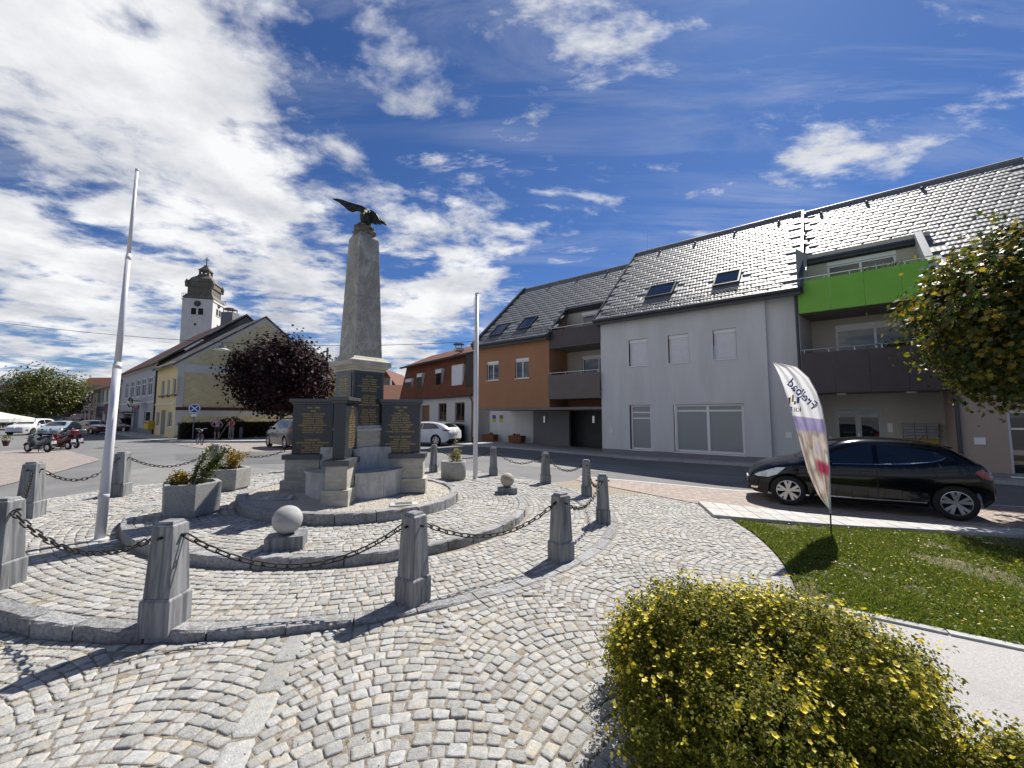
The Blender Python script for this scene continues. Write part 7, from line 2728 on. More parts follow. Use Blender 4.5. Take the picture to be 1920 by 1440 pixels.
# hedge in front of the yellow gable
HW = 3.9
hu0, hu1 = Gb.U(338, HW), Gb.U(575, HW)
hz = Gb.px(420, 793.5, HW)[1]
hg = thing('hedge', 'clipped brown-purple hedge along the yellow house behind the two people', 'hedge', Gb.P(hu0, HW, -.4))
m_hleaf = leaf_mat('hedge_leaf', [(0, (.020, .013, .008)), (.5, (.045, .026, .014)), (.85, (.05, .045, .015)), (1, (.10, .05, .025))], .2)
n = 15000
U_, Z_, W_ = rng.uniform(hu0, hu1, n), rng.uniform(-.4, hz, n), HW + rng.normal(0, .06, n)
topm = rng.random(n) < .25
Z_[topm] = hz + rng.normal(0, .05, topm.sum()); W_[topm] = HW - rng.uniform(0, .8, topm.sum())
pts = np.array([Gb.P(u, w, z) for u, w, z in zip(U_, W_, Z_)])
leaf_cloud('foliage', pts, .13, m_hleaf, hg, DIAM, np.tile(np.array([Gb.n.x, Gb.n.y, .4]), (n, 1)), .9, np.array(wloc(hg)))
Gb.box(MB(), hu0 + .08, hu1 - .1, HW - .85, HW - .07, -.5, hz - .06).build('core', pm('hedge_twigs', (.012, .009, .007), rough=1), hg)
for px in (452, 515):
    u = Gb.U(px, HW)
    MB().tube([Gb.P(u, HW + .2, -.4), Gb.P(u, HW + .2, .55)], .13, 8).build('gate_stone', m_grey, hg)
# second hedge in front of the mansard house
u0, u1 = Mh.U(845), Mh.U(878)
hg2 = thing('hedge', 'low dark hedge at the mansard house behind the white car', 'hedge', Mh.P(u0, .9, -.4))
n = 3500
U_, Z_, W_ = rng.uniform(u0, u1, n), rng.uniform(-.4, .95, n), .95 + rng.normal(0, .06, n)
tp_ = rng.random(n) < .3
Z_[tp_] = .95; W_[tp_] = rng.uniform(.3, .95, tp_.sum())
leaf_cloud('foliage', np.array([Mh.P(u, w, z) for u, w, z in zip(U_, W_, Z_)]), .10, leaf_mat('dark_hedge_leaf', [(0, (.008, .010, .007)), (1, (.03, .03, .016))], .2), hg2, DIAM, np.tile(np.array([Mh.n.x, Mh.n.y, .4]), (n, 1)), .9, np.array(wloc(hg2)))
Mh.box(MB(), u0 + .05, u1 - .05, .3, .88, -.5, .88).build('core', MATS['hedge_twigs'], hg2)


# ---- shrubs made of leafy shoots (cinquefoil bushes in the foreground)
def shoot_bush(name, label, c, radii, shoots, lmat, fmat, flowers, zmin, lobes, lsize=.0195, group=None):
    """mounded bush: lobes give its uneven outline; every shoot carries small leaflets, some end in a flower"""
    t = thing(name, label, 'bush', c, 0, group)
    off = np.array(c)
    SP, SD = [], []
    while len(SP) < shoots:
        lb = lobes[random.randrange(len(lobes))]
        v = Vector((random.gauss(0, 1), random.gauss(0, 1), random.gauss(.25, .9))).normalized()
        k = random.choice((1.0, 1.0, random.uniform(.55, 1.0)))
        k *= 1 + .14 * mnoise.noise(v * 3.3 + Vector(lb[:3]) * 5)
        p = Vector((lb[0] + v.x * lb[3] * k, lb[1] + v.y * lb[4] * k, lb[2] + v.z * lb[5] * k))
        if p.z < zmin + .04: continue
        # drop shoots buried inside another lobe
        if any(((p.x - q[0]) / q[3]) ** 2 + ((p.y - q[1]) / q[4]) ** 2 + ((p.z - q[2]) / q[5]) ** 2 < .45 for q in lobes): continue
        d = (v + Vector((0, 0, .55)) + Vector((random.gauss(0, .25), random.gauss(0, .25), 0))).normalized()
        if random.random() < .04: p = p + d * random.uniform(.04, .13)      # stray shoots
        SP.append(p); SD.append(d)
    P, N = [], []
    for p, d in zip(SP, SD):
        L = random.uniform(.06, .13)
        m_ = random.randrange(16, 26)
        f = rng.uniform(-.2, 1, m_)[:, None]
        rad_ = rng.normal(size=(m_, 3)); rad_ -= np.outer(rad_ @ np.array(d), np.array(d)); rad_ /= np.linalg.norm(rad_, axis=1)[:, None] + 1e-6
        P.append(np.array(p) + np.array(d) * L * f + rad_ * rng.uniform(.004, .030, (m_, 1)))
        N.append(np.array(d) * .8 + rad_ * .3 + np.array([0, 0, .4]))
    for lb in lobes:      # darker, thinner growth inside
        v = rng.normal(size=(900, 3)); v /= np.linalg.norm(v, axis=1)[:, None]
        v *= rng.uniform(.45, .93, (900, 1))
        q_ = np.array(lb[:3]) + v * np.array(lb[3:])
        q_ = q_[q_[:, 2] > zmin + .05]
        P.append(q_); N.append(v[:len(q_)])
    leaf_cloud('foliage', np.concatenate(P), lsize, lmat, t, DIAM, np.concatenate(N), .6, off, fold=.2)
    # twigs from the ground
    tw = MB()
    for i in range(150):
        j = random.randrange(len(SP))
        a = Vector((c[0] + random.gauss(0, radii[0] * .22), c[1] + random.gauss(0, radii[1] * .22), zmin))
        branch(tw, a, SP[j], .007, .0025, .12, 5, 5)
    tw.build('stems', m_bark, t)
    # flowers: five cupped petals each
    fv, ff = [], []
    wts = [max(.02, .35 + 1.6 * mnoise.noise(p * 4.5)) * (1.6 if d.z > .5 else .7) for p, d in zip(SP, SD)]
    idx = list(set(random.choices(range(len(SP)), wts, k=flowers)))
    for j in idx:
        p = SP[j] + SD[j] * random.uniform(.09, .14); nrm = (SD[j] + Vector((random.gauss(0, .3), random.gauss(0, .3), .35))).normalized()
        a = nrm.orthogonal().normalized(); b = nrm.cross(a); r_ = random.uniform(.008, .0165); cup = random.uniform(.2, 1.0)
        base = len(fv); fv.append(tuple(p - Vector(c)))
        for k in range(10):
            an = 2 * pi * k / 10; rr = r_ * (1.0 if k % 2 == 0 else .72)
            fv.append(tuple(p + (a * cos(an) + b * sin(an)) * rr + nrm * rr * cup * .8 - Vector(c)))
        ff += [(base, base + 1 + k, base + 1 + (k + 1) % 10) for k in range(10)]
    me = bpy.data.meshes.new('flowers'); me.from_pydata(fv, [], ff)
    tag(link_mesh('flowers', me, fmat, t), kind='stuff')
    return t


m_cinq = leaf_mat('cinquefoil_leaf', [(0, (.05, .065, .010)), (.5, (.15, .165, .020)), (.85, (.25, .235, .030)), (1, (.33, .26, .06))], .5, .6, .2)
m_yfl = leaf_mat('yellow_petal', [(0, (.55, .42, .02)), (.6, (.70, .58, .04)), (1, (.75, .66, .16))], .35, .5)
zg = g(1.6, 2.3)


def mound(cx, cy, cz, rx, ry, rz, n, seed, rr=(.22, .34)):
    """many small overlapping lobes on an ellipsoid, for a clumpy outline"""
    r_ = random.Random(seed); out = [(cx, cy, cz, rx * .72, ry * .72, rz * .72)]
    while len(out) < n:
        v = Vector((r_.gauss(0, 1), r_.gauss(0, 1), r_.gauss(.35, .8))).normalized()
        if v.z < -.35: continue
        q = r_.uniform(*rr); k = r_.uniform(.72, 1.06)
        out.append((cx + v.x * (rx * k - q * .55), cy + v.y * (ry * k - q * .55), cz + v.z * (rz * k - q * .45), q, q, q * r_.uniform(.8, 1.05)))
    return out


lobes = mound(1.36, 2.26, .0, .80, .76, .62, 30, 4, (.15, .25)) + [(2.08, 2.42, .16, .24, .16, .10), (1.02, 1.85, -.05, .32, .32, .36), (1.58, 2.66, .16, .30, .28, .32), (1.22, 2.72, .20, .2, .2, .24), (1.80, 2.55, .14, .30, .26, .30), (2.02, 2.40, .02, .28, .26, .30)]
shoot_bush('cinquefoil_bush', 'large shrubby cinquefoil bush with yellow flowers filling the lower right', (1.5, 2.2, zg), (.95, .8, .8), 7000, m_cinq, m_yfl, 3600, zg, lobes, group='yellow-flowered bushes')
lobes2 = mound(2.16, 1.62, -.08, .42, .34, .42, 9, 9, (.13, .20)) + mound(2.62, 1.76, -.12, .42, .34, .36, 7, 3, (.13, .20))
shoot_bush('cinquefoil_bush', 'second shrubby cinquefoil bush in the bottom right corner', (2.3, 1.7, zg), (.5, .4, .5), 2600, m_cinq, m_yfl, 800, zg, lobes2, group='yellow-flowered bushes')
# a small one at the right edge of the lawn
lobes3 = [(6.55, 4.35, -.12, .45, .45, .36), (6.95, 4.7, -.12, .4, .4, .34)]
shoot_bush('cinquefoil_bush', 'small yellow-flowered bush on the lawn at the right edge', (6.7, 4.5, g(6.7, 4.5)), (.5, .5, .5), 600, m_cinq, m_yfl, 130, g(6.7, 4.5), lobes3, lsize=.035, group='yellow-flowered bushes')

# ---- lawn: blades, clover and fallen yellow petals
from mathutils.geometry import intersect_point_tri_2d
LP = [Vector(p) for p in lawn_poly]


def in_poly(x, y, poly):
    c = False; j = len(poly) - 1
    for i in range(len(poly)):
        if (poly[i][1] > y) != (poly[j][1] > y) and x < (poly[j][0] - poly[i][0]) * (y - poly[i][1]) / (poly[j][1] - poly[i][1]) + poly[i][0]:
            c = not c
        j = i
    return c


XY = []
while len(XY) < 62000:
    x, y = random.uniform(2.9, 9.6), random.uniform(2.0, 7.4)
    if x / max(y, .1) > 1.36: continue
    d = hypot(x, y)
    if random.random() > (4.6 / d) ** 1.2: continue
    nn_ = mnoise.noise(Vector((x * 1.3, y * 1.3, 3.3))) + .5 * mnoise.noise(Vector((x * 4, y * 4, 1.3)))
    if nn_ < -.28 and random.random() < .8: continue
    if in_poly(x, y, lawn_poly): XY.append((x, y, nn_))
XY = np.array(XY)
n = len(XY)
h = rng.uniform(.022, .062, n) * (1 + .5 * XY[:, 2])
an = rng.uniform(0, 2 * pi, n); wd = rng.uniform(.0022, .0050, n); ln_ = rng.normal(0, .55, (n, 2)) * h[:, None]
Zg = np.array([g(x, y) for x, y in XY[:, :2]]) - .006
A = np.stack([XY[:, 0] + np.cos(an) * wd, XY[:, 1] + np.sin(an) * wd, Zg], -1)
B = np.stack([XY[:, 0] - np.cos(an) * wd, XY[:, 1] - np.sin(an) * wd, Zg], -1)
Cm1 = np.stack([XY[:, 0] - np.cos(an) * wd * .7 + ln_[:, 0] * .35, XY[:, 1] - np.sin(an) * wd * .7 + ln_[:, 1] * .35, Zg + h * .6], -1)
Cm2 = np.stack([XY[:, 0] + np.cos(an) * wd * .7 + ln_[:, 0] * .35, XY[:, 1] + np.sin(an) * wd * .7 + ln_[:, 1] * .35, Zg + h * .6], -1)
Tp = np.stack([XY[:, 0] + ln_[:, 0], XY[:, 1] + ln_[:, 1], Zg + h], -1)
V = np.stack([A, B, Cm1, Tp, Cm2], 1).reshape(-1, 3)
me = bpy.data.meshes.new('grass')
me.vertices.add(n * 5); me.vertices.foreach_set('co', V.reshape(-1))
me.loops.add(n * 5); me.loops.foreach_set('vertex_index', np.arange(n * 5, dtype=np.int32))
me.polygons.add(n); me.polygons.foreach_set('loop_start', np.arange(0, n * 5, 5, dtype=np.int32)); me.polygons.foreach_set('loop_total', np.full(n, 5, dtype=np.int32))
me.update(calc_edges=True)
m_blade = leaf_mat('grass_blade', [(0, (.062, .095, .016)), (.5, (.125, .175, .026)), (.82, (.19, .225, .040)), (1, (.33, .27, .12))], .4, .6, .2)
tag(link_mesh('grass', me, m_blade), 'short green lawn grass with weeds beside the parked black car', 'grass', kind='stuff')
idx = rng.integers(0, n, 5200)
pts = np.stack([XY[idx, 0], XY[idx, 1], Zg[idx] + rng.uniform(.012, .04, len(idx))], -1)
tag(leaf_cloud('lawn_weeds', pts, .030, leaf_mat('weed_leaf', [(0, (.04, .08, .012)), (1, (.12, .20, .025))], .3), None, OVAL, np.tile([0, 0, 1.0], (len(pts), 1)), .5), 'low broad-leaved weeds scattered through the lawn', 'weeds', kind='stuff')
q = []
while len(q) < 620:
    i = random.randrange(n)
    x, y = XY[i, 0], XY[i, 1]
    if random.random() < (.25 + .75 * max(0, min(1, (x - 3.6) / 2.5))) * (1 if y < 5.6 else .25): q.append((x, y, Zg[i] + random.uniform(.02, .06)))
tag(leaf_cloud('fallen_leaves', np.array(q), .026, leaf_mat('fallen_yellow_leaf', [(0, (.45, .33, .02)), (.7, (.62, .50, .03)), (1, (.35, .20, .05))], .25), None, OVAL, np.tile([0, 0, 1.0], (len(q), 1)), .4), 'small fallen yellow leaves and blossoms lying on the lawn', 'leaves', kind='stuff')
# moss and weeds in the paving joints
q = []
while len(q) < 900:
    a, r_ = R(random.uniform(-110, 8)), random.uniform(R_KERB + .05, R_OUT - .1)
    x, y = PC[0] + r_ * cos(a), PC[1] + r_ * sin(a)
    if mnoise.noise(Vector((x * 1.2, y * 1.2, 9))) > .12 and keep_plaza(x, y): q.append((x, y, g(x, y) - .004))
tag(leaf_cloud('joint_weeds', np.array(q), .022, leaf_mat('joint_weed_leaf', [(0, (.05, .06, .015)), (1, (.13, .14, .04))], .2), None, DIAM, np.tile([0, 0, 1.0], (len(q), 1)), .9), 'tiny weeds growing in the joints of the cobbles', 'weeds', kind='stuff')

# ---- planting in the tubs
m_gold_l = leaf_mat('golden_shrub_leaf', [(0, (.06, .06, .012)), (.5, (.19, .15, .025)), (1, (.33, .23, .04))], .35)
m_grn_l = leaf_mat('tub_green_leaf', [(0, (.03, .05, .012)), (.6, (.08, .105, .02)), (1, (.20, .18, .03))], .35)
m_red_l = leaf_mat('tub_red_leaf', [(0, (.10, .03, .02)), (.5, (.16, .09, .03)), (1, (.30, .20, .05))], .3)


def tub_plant(name, label, base, stems, lmat, lsize, spread, parent_off=None):
    t = thing(name, label, 'plant', base)
    off = np.array(base)
    sm = MB(); P = []
    for (dx_, dy_, h_, n_, r_) in stems:
        b0 = Vector(base) + Vector((random.gauss(0, .04), random.gauss(0, .04), 0))
        tip = Vector(base) + Vector((dx_, dy_, h_))
        pts_ = branch(sm, b0, tip, .009, .003, .06, 5, 5)
        f = rng.uniform(.25, 1.05, n_)
        P.append(np.array([np.array(b0.lerp(tip, k)) for k in f]) + rng.normal(0, 1, (n_, 3)) * (r_ * (1.15 - .6 * f))[:, None])
    sm.build('stems', m_bark, t)
    leaf_cloud('foliage', np.concatenate(P), lsize, lmat, t, OVAL, None, .8, off)
    return t


x, y, z, r_ = TUBS[0]
tub_plant('leaning_shrub', 'green-gold shrub with two branches leaning right in the nearest tub', (x + .03, y, z), [(.44, .02, .55, 420, .06), (.20, .03, .60, 260, .045), (.30, -.03, .36, 320, .06), (.06, 0, .42, 90, .03), (-.02, .04, .30, 60, .03), (.34, .05, .46, 260, .05)], m_grn_l, .036, .1)
tub_plant('bedding_plant', 'low yellow-green bedding plant at the left of the nearest tub', (x - .17, y - .05, z), [(-.06, 0, .16, 320, .055), (.06, -.03, .17, 320, .06), (.0, .03, .2, 260, .06), (.14, 0, .12, 220, .06), (-.12, -.03, .08, 160, .05)], m_gold_l, .034, .1)
x, y, z, r_ = TUBS[1]
st = [(random.uniform(-.02, .30), random.uniform(-.15, .15), random.uniform(.26, .40), 110, .045) for _ in range(11)]
tub_plant('golden_shrub', 'rounded golden-orange shrub in the second tub', (x + .05, y, z), st, leaf_mat('orange_shrub_leaf', [(0, (.14, .08, .02)), (.5, (.26, .17, .03)), (1, (.36, .26, .05))], .35), .036, .1)
tub_plant('bedding_plant', 'small green bedding plant at the left of the second tub', (x - .18, y - .05, z), [(-.06, 0, .08, 200, .05), (.06, 0, .10, 200, .05), (.14, 0, .10, 150, .05)], m_grn_l, .034, .1)
x, y, z, r_ = TUBS[2]
tub_plant('thin_plant', 'thin pale-leaved plant in the round tub', (x + .02, y, z), [(.04, 0, .62, 40, .045), (.05, 0, .34, 110, .07), (-.08, .02, .22, 90, .06), (.12, 0, .26, 80, .06)], leaf_mat('pale_leaf', [(0, (.10, .10, .03)), (.5, (.26, .24, .07)), (1, (.38, .34, .14))], .35), .05, .1)
# ================================================================== STREET FURNITURE, BANNER, PEOPLE, WIRES
# ---- feather banner on the lawn (seen from its back)
bx, by = gp(1559, 1002)
bz0 = g(bx, by)
fl = thing('feather_banner', 'tall curved white beach flag with mirrored lettering standing on the lawn', 'banner', (bx, by, bz0))
# pole: straight up, then bowing to the left at the top
PX = [(1558.5, 1002), (1557, 962), (1556, 920), (1555, 880), (1552, 840), (1547, 800), (1541, 765), (1531, 735), (1516, 708), (1494, 688), (1447, 677)]
PP = [at_depth(px, py, by) for px, py in PX]
# free edge of the cloth, from the bottom up to the tip
EX = [(1555, 956), (1532, 925), (1515, 885), (1502, 838), (1490, 793), (1480, 757), (1470, 727), (1461, 703), (1453, 687), (1447, 677)]
m_flpole = pm('banner_pole', (.02, .02, .02), rough=.4)
pl_ = MB().tube([Vector((bx, by, bz0 - .1))] + PP[:2], .011, 8).build('ground_pole', m_flpole, fl)
MB().tube(PP[1:], list(np.linspace(.012, .005, len(PP) - 1)), 8).build('bow_pole', pm('banner_sleeve', (.45, .45, .46), rough=.6), fl)


def poly_at(pts, t):
    s = t * (len(pts) - 1); i = min(int(s), len(pts) - 2); f = s - i
    return (pts[i][0] + (pts[i + 1][0] - pts[i][0]) * f, pts[i][1] + (pts[i + 1][1] - pts[i][1]) * f)


PXs = PX[1:]


def cloth(t, s):
    """t: 0 bottom .. 1 tip, s: 0 pole .. 1 free edge"""
    a, b = poly_at(PXs, t), poly_at(EX, t)
    px, py = a[0] + (b[0] - a[0]) * s, a[1] + (b[1] - a[1]) * s
    wv = .030 * sin(9 * s + 5.5 * t + .6) * sin(pi * min(1, .15 + s)) * (1 - .3 * t) + .014 * sin(21 * s - 9 * t)
    return at_depth(px, py, by + .02 + .10 * s * sin(pi * t) + wv)


NT_, NSs = 64, 26
vs = [tuple(cloth(i / (NT_ - 1), j / (NSs - 1))) for i in range(NT_) for j in range(NSs)]
fs = [(i * NSs + j, i * NSs + j + 1, (i + 1) * NSs + j + 1, (i + 1) * NSs + j) for i in range(NT_ - 1) for j in range(NSs - 1)]
m_cl = bpy.data.materials.new('banner_print')
m_cl.use_nodes = True
t_ = NT(m_cl.node_tree)
uvn = t_.n('ShaderNodeAttribute', attribute_name='tuv')
sp_ = t_.n('ShaderNodeSeparateXYZ', {0: uvn.outputs['Vector']}).outputs
tv_, sv_ = sp_[0], sp_[1]
n1 = t_.noise(t_.mapping(uvn.outputs['Vector'], (0, 0, 0), (0, 0, .5), (5, 2.2, 1)), 1.0, 2, .5, .3)
pic = t_.ramp(n1, [(.30, (.42, .36, .40)), (.40, (.50, .44, .38)), (.47, (.26, .22, .18)), (.54, (.46, .38, .34)), (.60, (.52, .50, .48)), (.70, (.36, .34, .44))])
redm = t_.math('MULTIPLY', t_.n('ShaderNodeMapRange', {0: t_.math('ABSOLUTE', t_.math('SUBTRACT', t_.math('ADD', tv_, t_.math('MULTIPLY', sv_, -.06)), .215)), 1: .02, 2: .045, 3: 1.0, 4: 0.0}).outputs[0],
                t_.n('ShaderNodeMapRange', {0: sv_, 1: .45, 2: .6, 3: 1.0, 4: 0.0}).outputs[0])
pic = t_.mix(redm, pic, (.30, .04, .09))
band = t_.n('ShaderNodeMapRange', {0: t_.math('ABSOLUTE', t_.math('SUBTRACT', tv_, .45)), 1: .03, 2: .05, 3: .75, 4: 0.0}).outputs[0]
pic = t_.mix(band, pic, (.22, .20, .42))
teal = t_.n('ShaderNodeMapRange', {0: tv_, 1: .02, 2: .09, 3: 1.0, 4: 0.0}).outputs[0]
pic = t_.mix(teal, pic, (.36, .44, .40))
top = t_.n('ShaderNodeMapRange', {0: tv_, 1: .485, 2: .49, 3: 0.0, 4: 1.0}).outputs[0]
colr = t_.mix(top, pic, (.66, .66, .68))
b_ = t_.n('ShaderNodeBsdfPrincipled', {'Base Color': colr, 'Roughness': .6, 'Specular IOR Level': .2, 'Sheen Weight': .2})
tr_ = t_.n('ShaderNodeBsdfTranslucent', {'Color': colr})
mx_ = t_.n('ShaderNodeMixShader', {0: .45, 1: b_.outputs[0], 2: tr_.outputs[0]})
t_.t.links.new(mx_.outputs[0], t_.n('ShaderNodeOutputMaterial').inputs[0])
ob = MB().add(vs, fs).build('cloth', m_cl, fl, True)
at_ = ob.data.attributes.new('tuv', 'FLOAT_VECTOR', 'POINT')
at_.data.foreach_set('vector', [c for i in range(NT_) for j in range(NSs) for c in (i / (NT_ - 1), j / (NSs - 1), 0.0)])


def inv_cloth(px, py):
    """(t, s) of a photo pixel on the cloth"""
    best = None
    for i in range(120):
        t = i / 119; a, b = poly_at(PXs, t), poly_at(EX, t)
        d = (b[0] - a[0], b[1] - a[1]); L2 = d[0] ** 2 + d[1] ** 2 + 1e-9
        s = max(0.0, min(1.0, ((px - a[0]) * d[0] + (py - a[1]) * d[1]) / L2))
        e = hypot(a[0] + d[0] * s - px, a[1] + d[1] * s - py)
        if best is None or e < best[0]: best = (e, t, max(0.0, min(1.0, s)))
    return best[1], best[2]


def print_text(body, size_px, org, dirv, mat, name, mirror=True):
    """lettering printed on the cloth, seen from behind (mirror image)"""
    v_, f_ = text_mesh(body, size_px, True)
    d = Vector(dirv).normalized(); u = Vector((d.y, -d.x))      # reading direction and letter-up in pixel space
    if u.y > 0: u = -u
    mb_ = MB()
    pts = []
    for x, y, _ in v_:
        q = Vector(org) + d * (-x if mirror else x) + u * y
        t, s = inv_cloth(q.x, q.y)
        p = cloth(t, s)
        pts.append(tuple(p + (Vector((0, 0, CAMZ)) - p).normalized() * .006))
    mb_.add(pts, f_)
    return mb_.build(name, mat, ob)


m_navy = pm('print_blue', (.03, .06, .28), rough=.6)
print_text('Freibad', 23, (1499, 744), (1, 1.0), m_navy, 'lettering')
print_text('KILB', 12, (1491, 772), (1, -.02), pm('print_dark', (.06, .05, .06), rough=.6), 'lettering')
for (px, py, w_, h_, c) in ((1479, 752, 5, 13, (.30, .01, .04)), (1486, 748, 4, 13, (.35, .33, .05)), (1496, 750, 5, 12, (.05, .10, .35)), (1490, 755, 4, 6, (.28, .20, .05))):
    mb_ = MB()
    pts = []
    for dx_, dy_ in ((-w_ / 2, h_ / 2), (w_ / 2, h_ / 2), (w_ / 2 + 1, -h_ / 2), (-w_ / 2 + 1, -h_ / 2)):
        t, s = inv_cloth(px + dx_, py + dy_); p = cloth(t, s)
        pts.append(tuple(p + (Vector((0, 0, CAMZ)) - p).normalized() * .006))
    mb_.add(pts, [(0, 1, 2, 3)]).build('emblem', pm('emblem_%d' % px, c, rough=.6), ob)

# ---- no-stopping sign
x, y = gp(361, 826)
z = g(x, y) + .06
ns = thing('no_stopping_sign', 'round blue no-stopping sign on a thin post before the hedge', 'traffic sign', (x, y, z))
zc = at_depth(362, 766, y).z - z
MB().tube([(0, 0, 0), (0, 0, zc + .3)], .035, 8).build('post', m_steel if False else m_grey, ns, local=True)
hd_ = atan2(-y, -x)
sgn_ = bpy.data.objects.new('sign_plate', None)


def disc(r, off, mat, name):
    nx_, ny_ = cos(hd_), sin(hd_); tx, ty = -ny_, nx_
    mb_ = MB()
    pts = [(nx_ * off + tx * r * cos(a), ny_ * off + ty * r * cos(a), zc + r * sin(a)) for a in np.linspace(0, 2 * pi, 28, endpoint=False)]
    pb = [(p[0] - nx_ * .02, p[1] - ny_ * .02, p[2]) for p in pts]
    mb_.add(pts + pb, [tuple(range(28)), tuple(reversed(range(28, 56)))] + [(i, 28 + i, 28 + (i + 1) % 28, (i + 1) % 28) for i in range(28)])
    return mb_.build(name, mat, ns, local=True)


disc(.36, .06, m_frame, 'border')
disc(.30, .064, pm('sign_blue', (.02, .07, .30), rough=.4), 'blue_disc')
xb = MB()
nx_, ny_ = cos(hd_), sin(hd_); tx, ty = -ny_, nx_
for sg_ in (1, -1):
    pts = []
    for a, b in ((-.25, -.035), (.25, -.035), (.25, .035), (-.25, .035)):
        u_, v_ = (a - sg_ * b) * .7071, (a * sg_ + b) * .7071
        pts.append((nx_ * (.068 + .002 * sg_) + tx * u_, ny_ * (.068 + .002 * sg_) + ty * u_, zc + v_))
    xb.add(pts, [(0, 1, 2, 3)])
xb.build('cross', m_frame, ns, local=True)
MB().box(-.2, .2, -.03, .0, zc - .62, zc - .42).build('extra_plate', m_frame, ns, local=True)

# ---- overhead wires and the hanging street lamp
wa, wl, wb_ = at_depth(-300, 556, 30), at_depth(417, 642, 27.5), at_depth(893, 640, 25.9)
wr = thing('overhead_wire', 'thin black wire spanning the street behind the flagpole', 'wire', tuple(wa))
for a, b, sg in ((wa, wl, .5), (wl, wb_, .25)):
    MB().tube([a.lerp(b, t) - Vector((0, 0, sg * 4 * t * (1 - t))) for t in np.linspace(0, 1, 24)], .016, 5).build('span', m_iron, wr)
lp = thing('street_lamp', 'flat white street lamp hanging on the wire before the gable', 'street lamp', tuple(wl - Vector((0, 0, .5))))
MB().tube([(0, 0, .5), (0, 0, .25)], .03, 6).build('hanger', m_iron, lp, local=True)
MB().lathe([(.10, .28), (.24, .26), (.22, .12), (.10, .08)], (0, 0, 0), 16).build('housing', m_grey, lp, local=True)
MB().lathe([(.10, .10), (.30, .06), (.52, -.03), (.50, -.05), (.2, -.02), (.05, 0)], (0, 0, 0), 24).build('shade', pm('lamp_enamel', (.55, .55, .52), rough=.4), lp, True, local=True)

# ---- market parasol, potted flowers and manhole cover
pr = at_depth(-52, 790, 24)
gz = g(pr.x, 24)
um = thing('parasol', 'large white market parasol at the left edge of the picture', 'parasol', (pr.x, 24, gz))
ztop_, zed = at_depth(0, 763, 24).z - gz, at_depth(0, 786.5, 24).z - gz
m_can = pm('parasol_canvas', (.70, .69, .64), rough=.8, trans=.25)
rr = 2.4
cv = []
for k in range(8):
    a0, a1 = 2 * pi * k / 8 + .2, 2 * pi * (k + 1) / 8 + .2
    pts, fcs = [], []
    for i, f in enumerate(np.linspace(0, 1, 7)):
        for a in np.linspace(a0, a1, 4):
            sagk = -.06 * sin(pi * f) - .05 * f * sin(pi * (a - a0) / (a1 - a0)) * 1.0
            pts.append((rr * f * cos(a), rr * f * sin(a), ztop_ + (zed - ztop_) * f ** 1.15 + sagk + .08 * f))
    for i in range(6):
        for j in range(3):
            fcs.append((i * 4 + j, (i + 1) * 4 + j, (i + 1) * 4 + j + 1, i * 4 + j + 1))
    b0 = len(pts)
    for a in np.linspace(a0, a1, 4):
        pts.append((rr * 1.005 * cos(a), rr * 1.005 * sin(a), zed - .16))
    for j in range(3):
        fcs.append((24 + j, b0 + j, b0 + j + 1, 24 + j + 1))
    MB().add(pts, fcs).build('canopy_panel', m_can, um, local=True)
MB().tube([(0, 0, 0), (0, 0, ztop_ + .08)], .04, 10).build('pole', m_wood, um, local=True)
MB().lathe([(.35, 0), (.35, .08), (.08, .14)], (0, 0, 0), 16).build('base', m_conc, um, local=True)
for px, lab in ((10.5, 'small maroon flower pot on the pavement at the left edge'),):
    x, y = gp(px, 837)
    t = thing('flower_pot', lab, 'flower pot', (x, y, g(x, y)))
    MB().lathe([(.10, .02), (.16, .30), (.175, .30), (.17, .34), (.13, .30)], (0, 0, 0), 14).build('pot', pm('pot_maroon', (.08, .02, .035), rough=.5), t, local=True)
    v = rng.normal(size=(160, 3)) * .12
    leaf_cloud('foliage', v + np.array([0, 0, .5]), .08, m_grn_l, t)
x, y = gp(494, 832)
mc = thing('manhole_cover', 'round iron manhole cover in the asphalt left of the memorial', 'manhole cover', (x, y, g(x, y) - .034))
MB().lathe([(.36, 0), (.36, .006), (.0, .008)], (0, 0, 0), 28).build('cover', m_iron, mc, local=True)
MB().lathe([(.37, 0), (.37, .005), (.42, .005), (.42, 0)], (0, 0, 0), 28, cap=False).build('frame_ring', m_grey, mc, local=True)


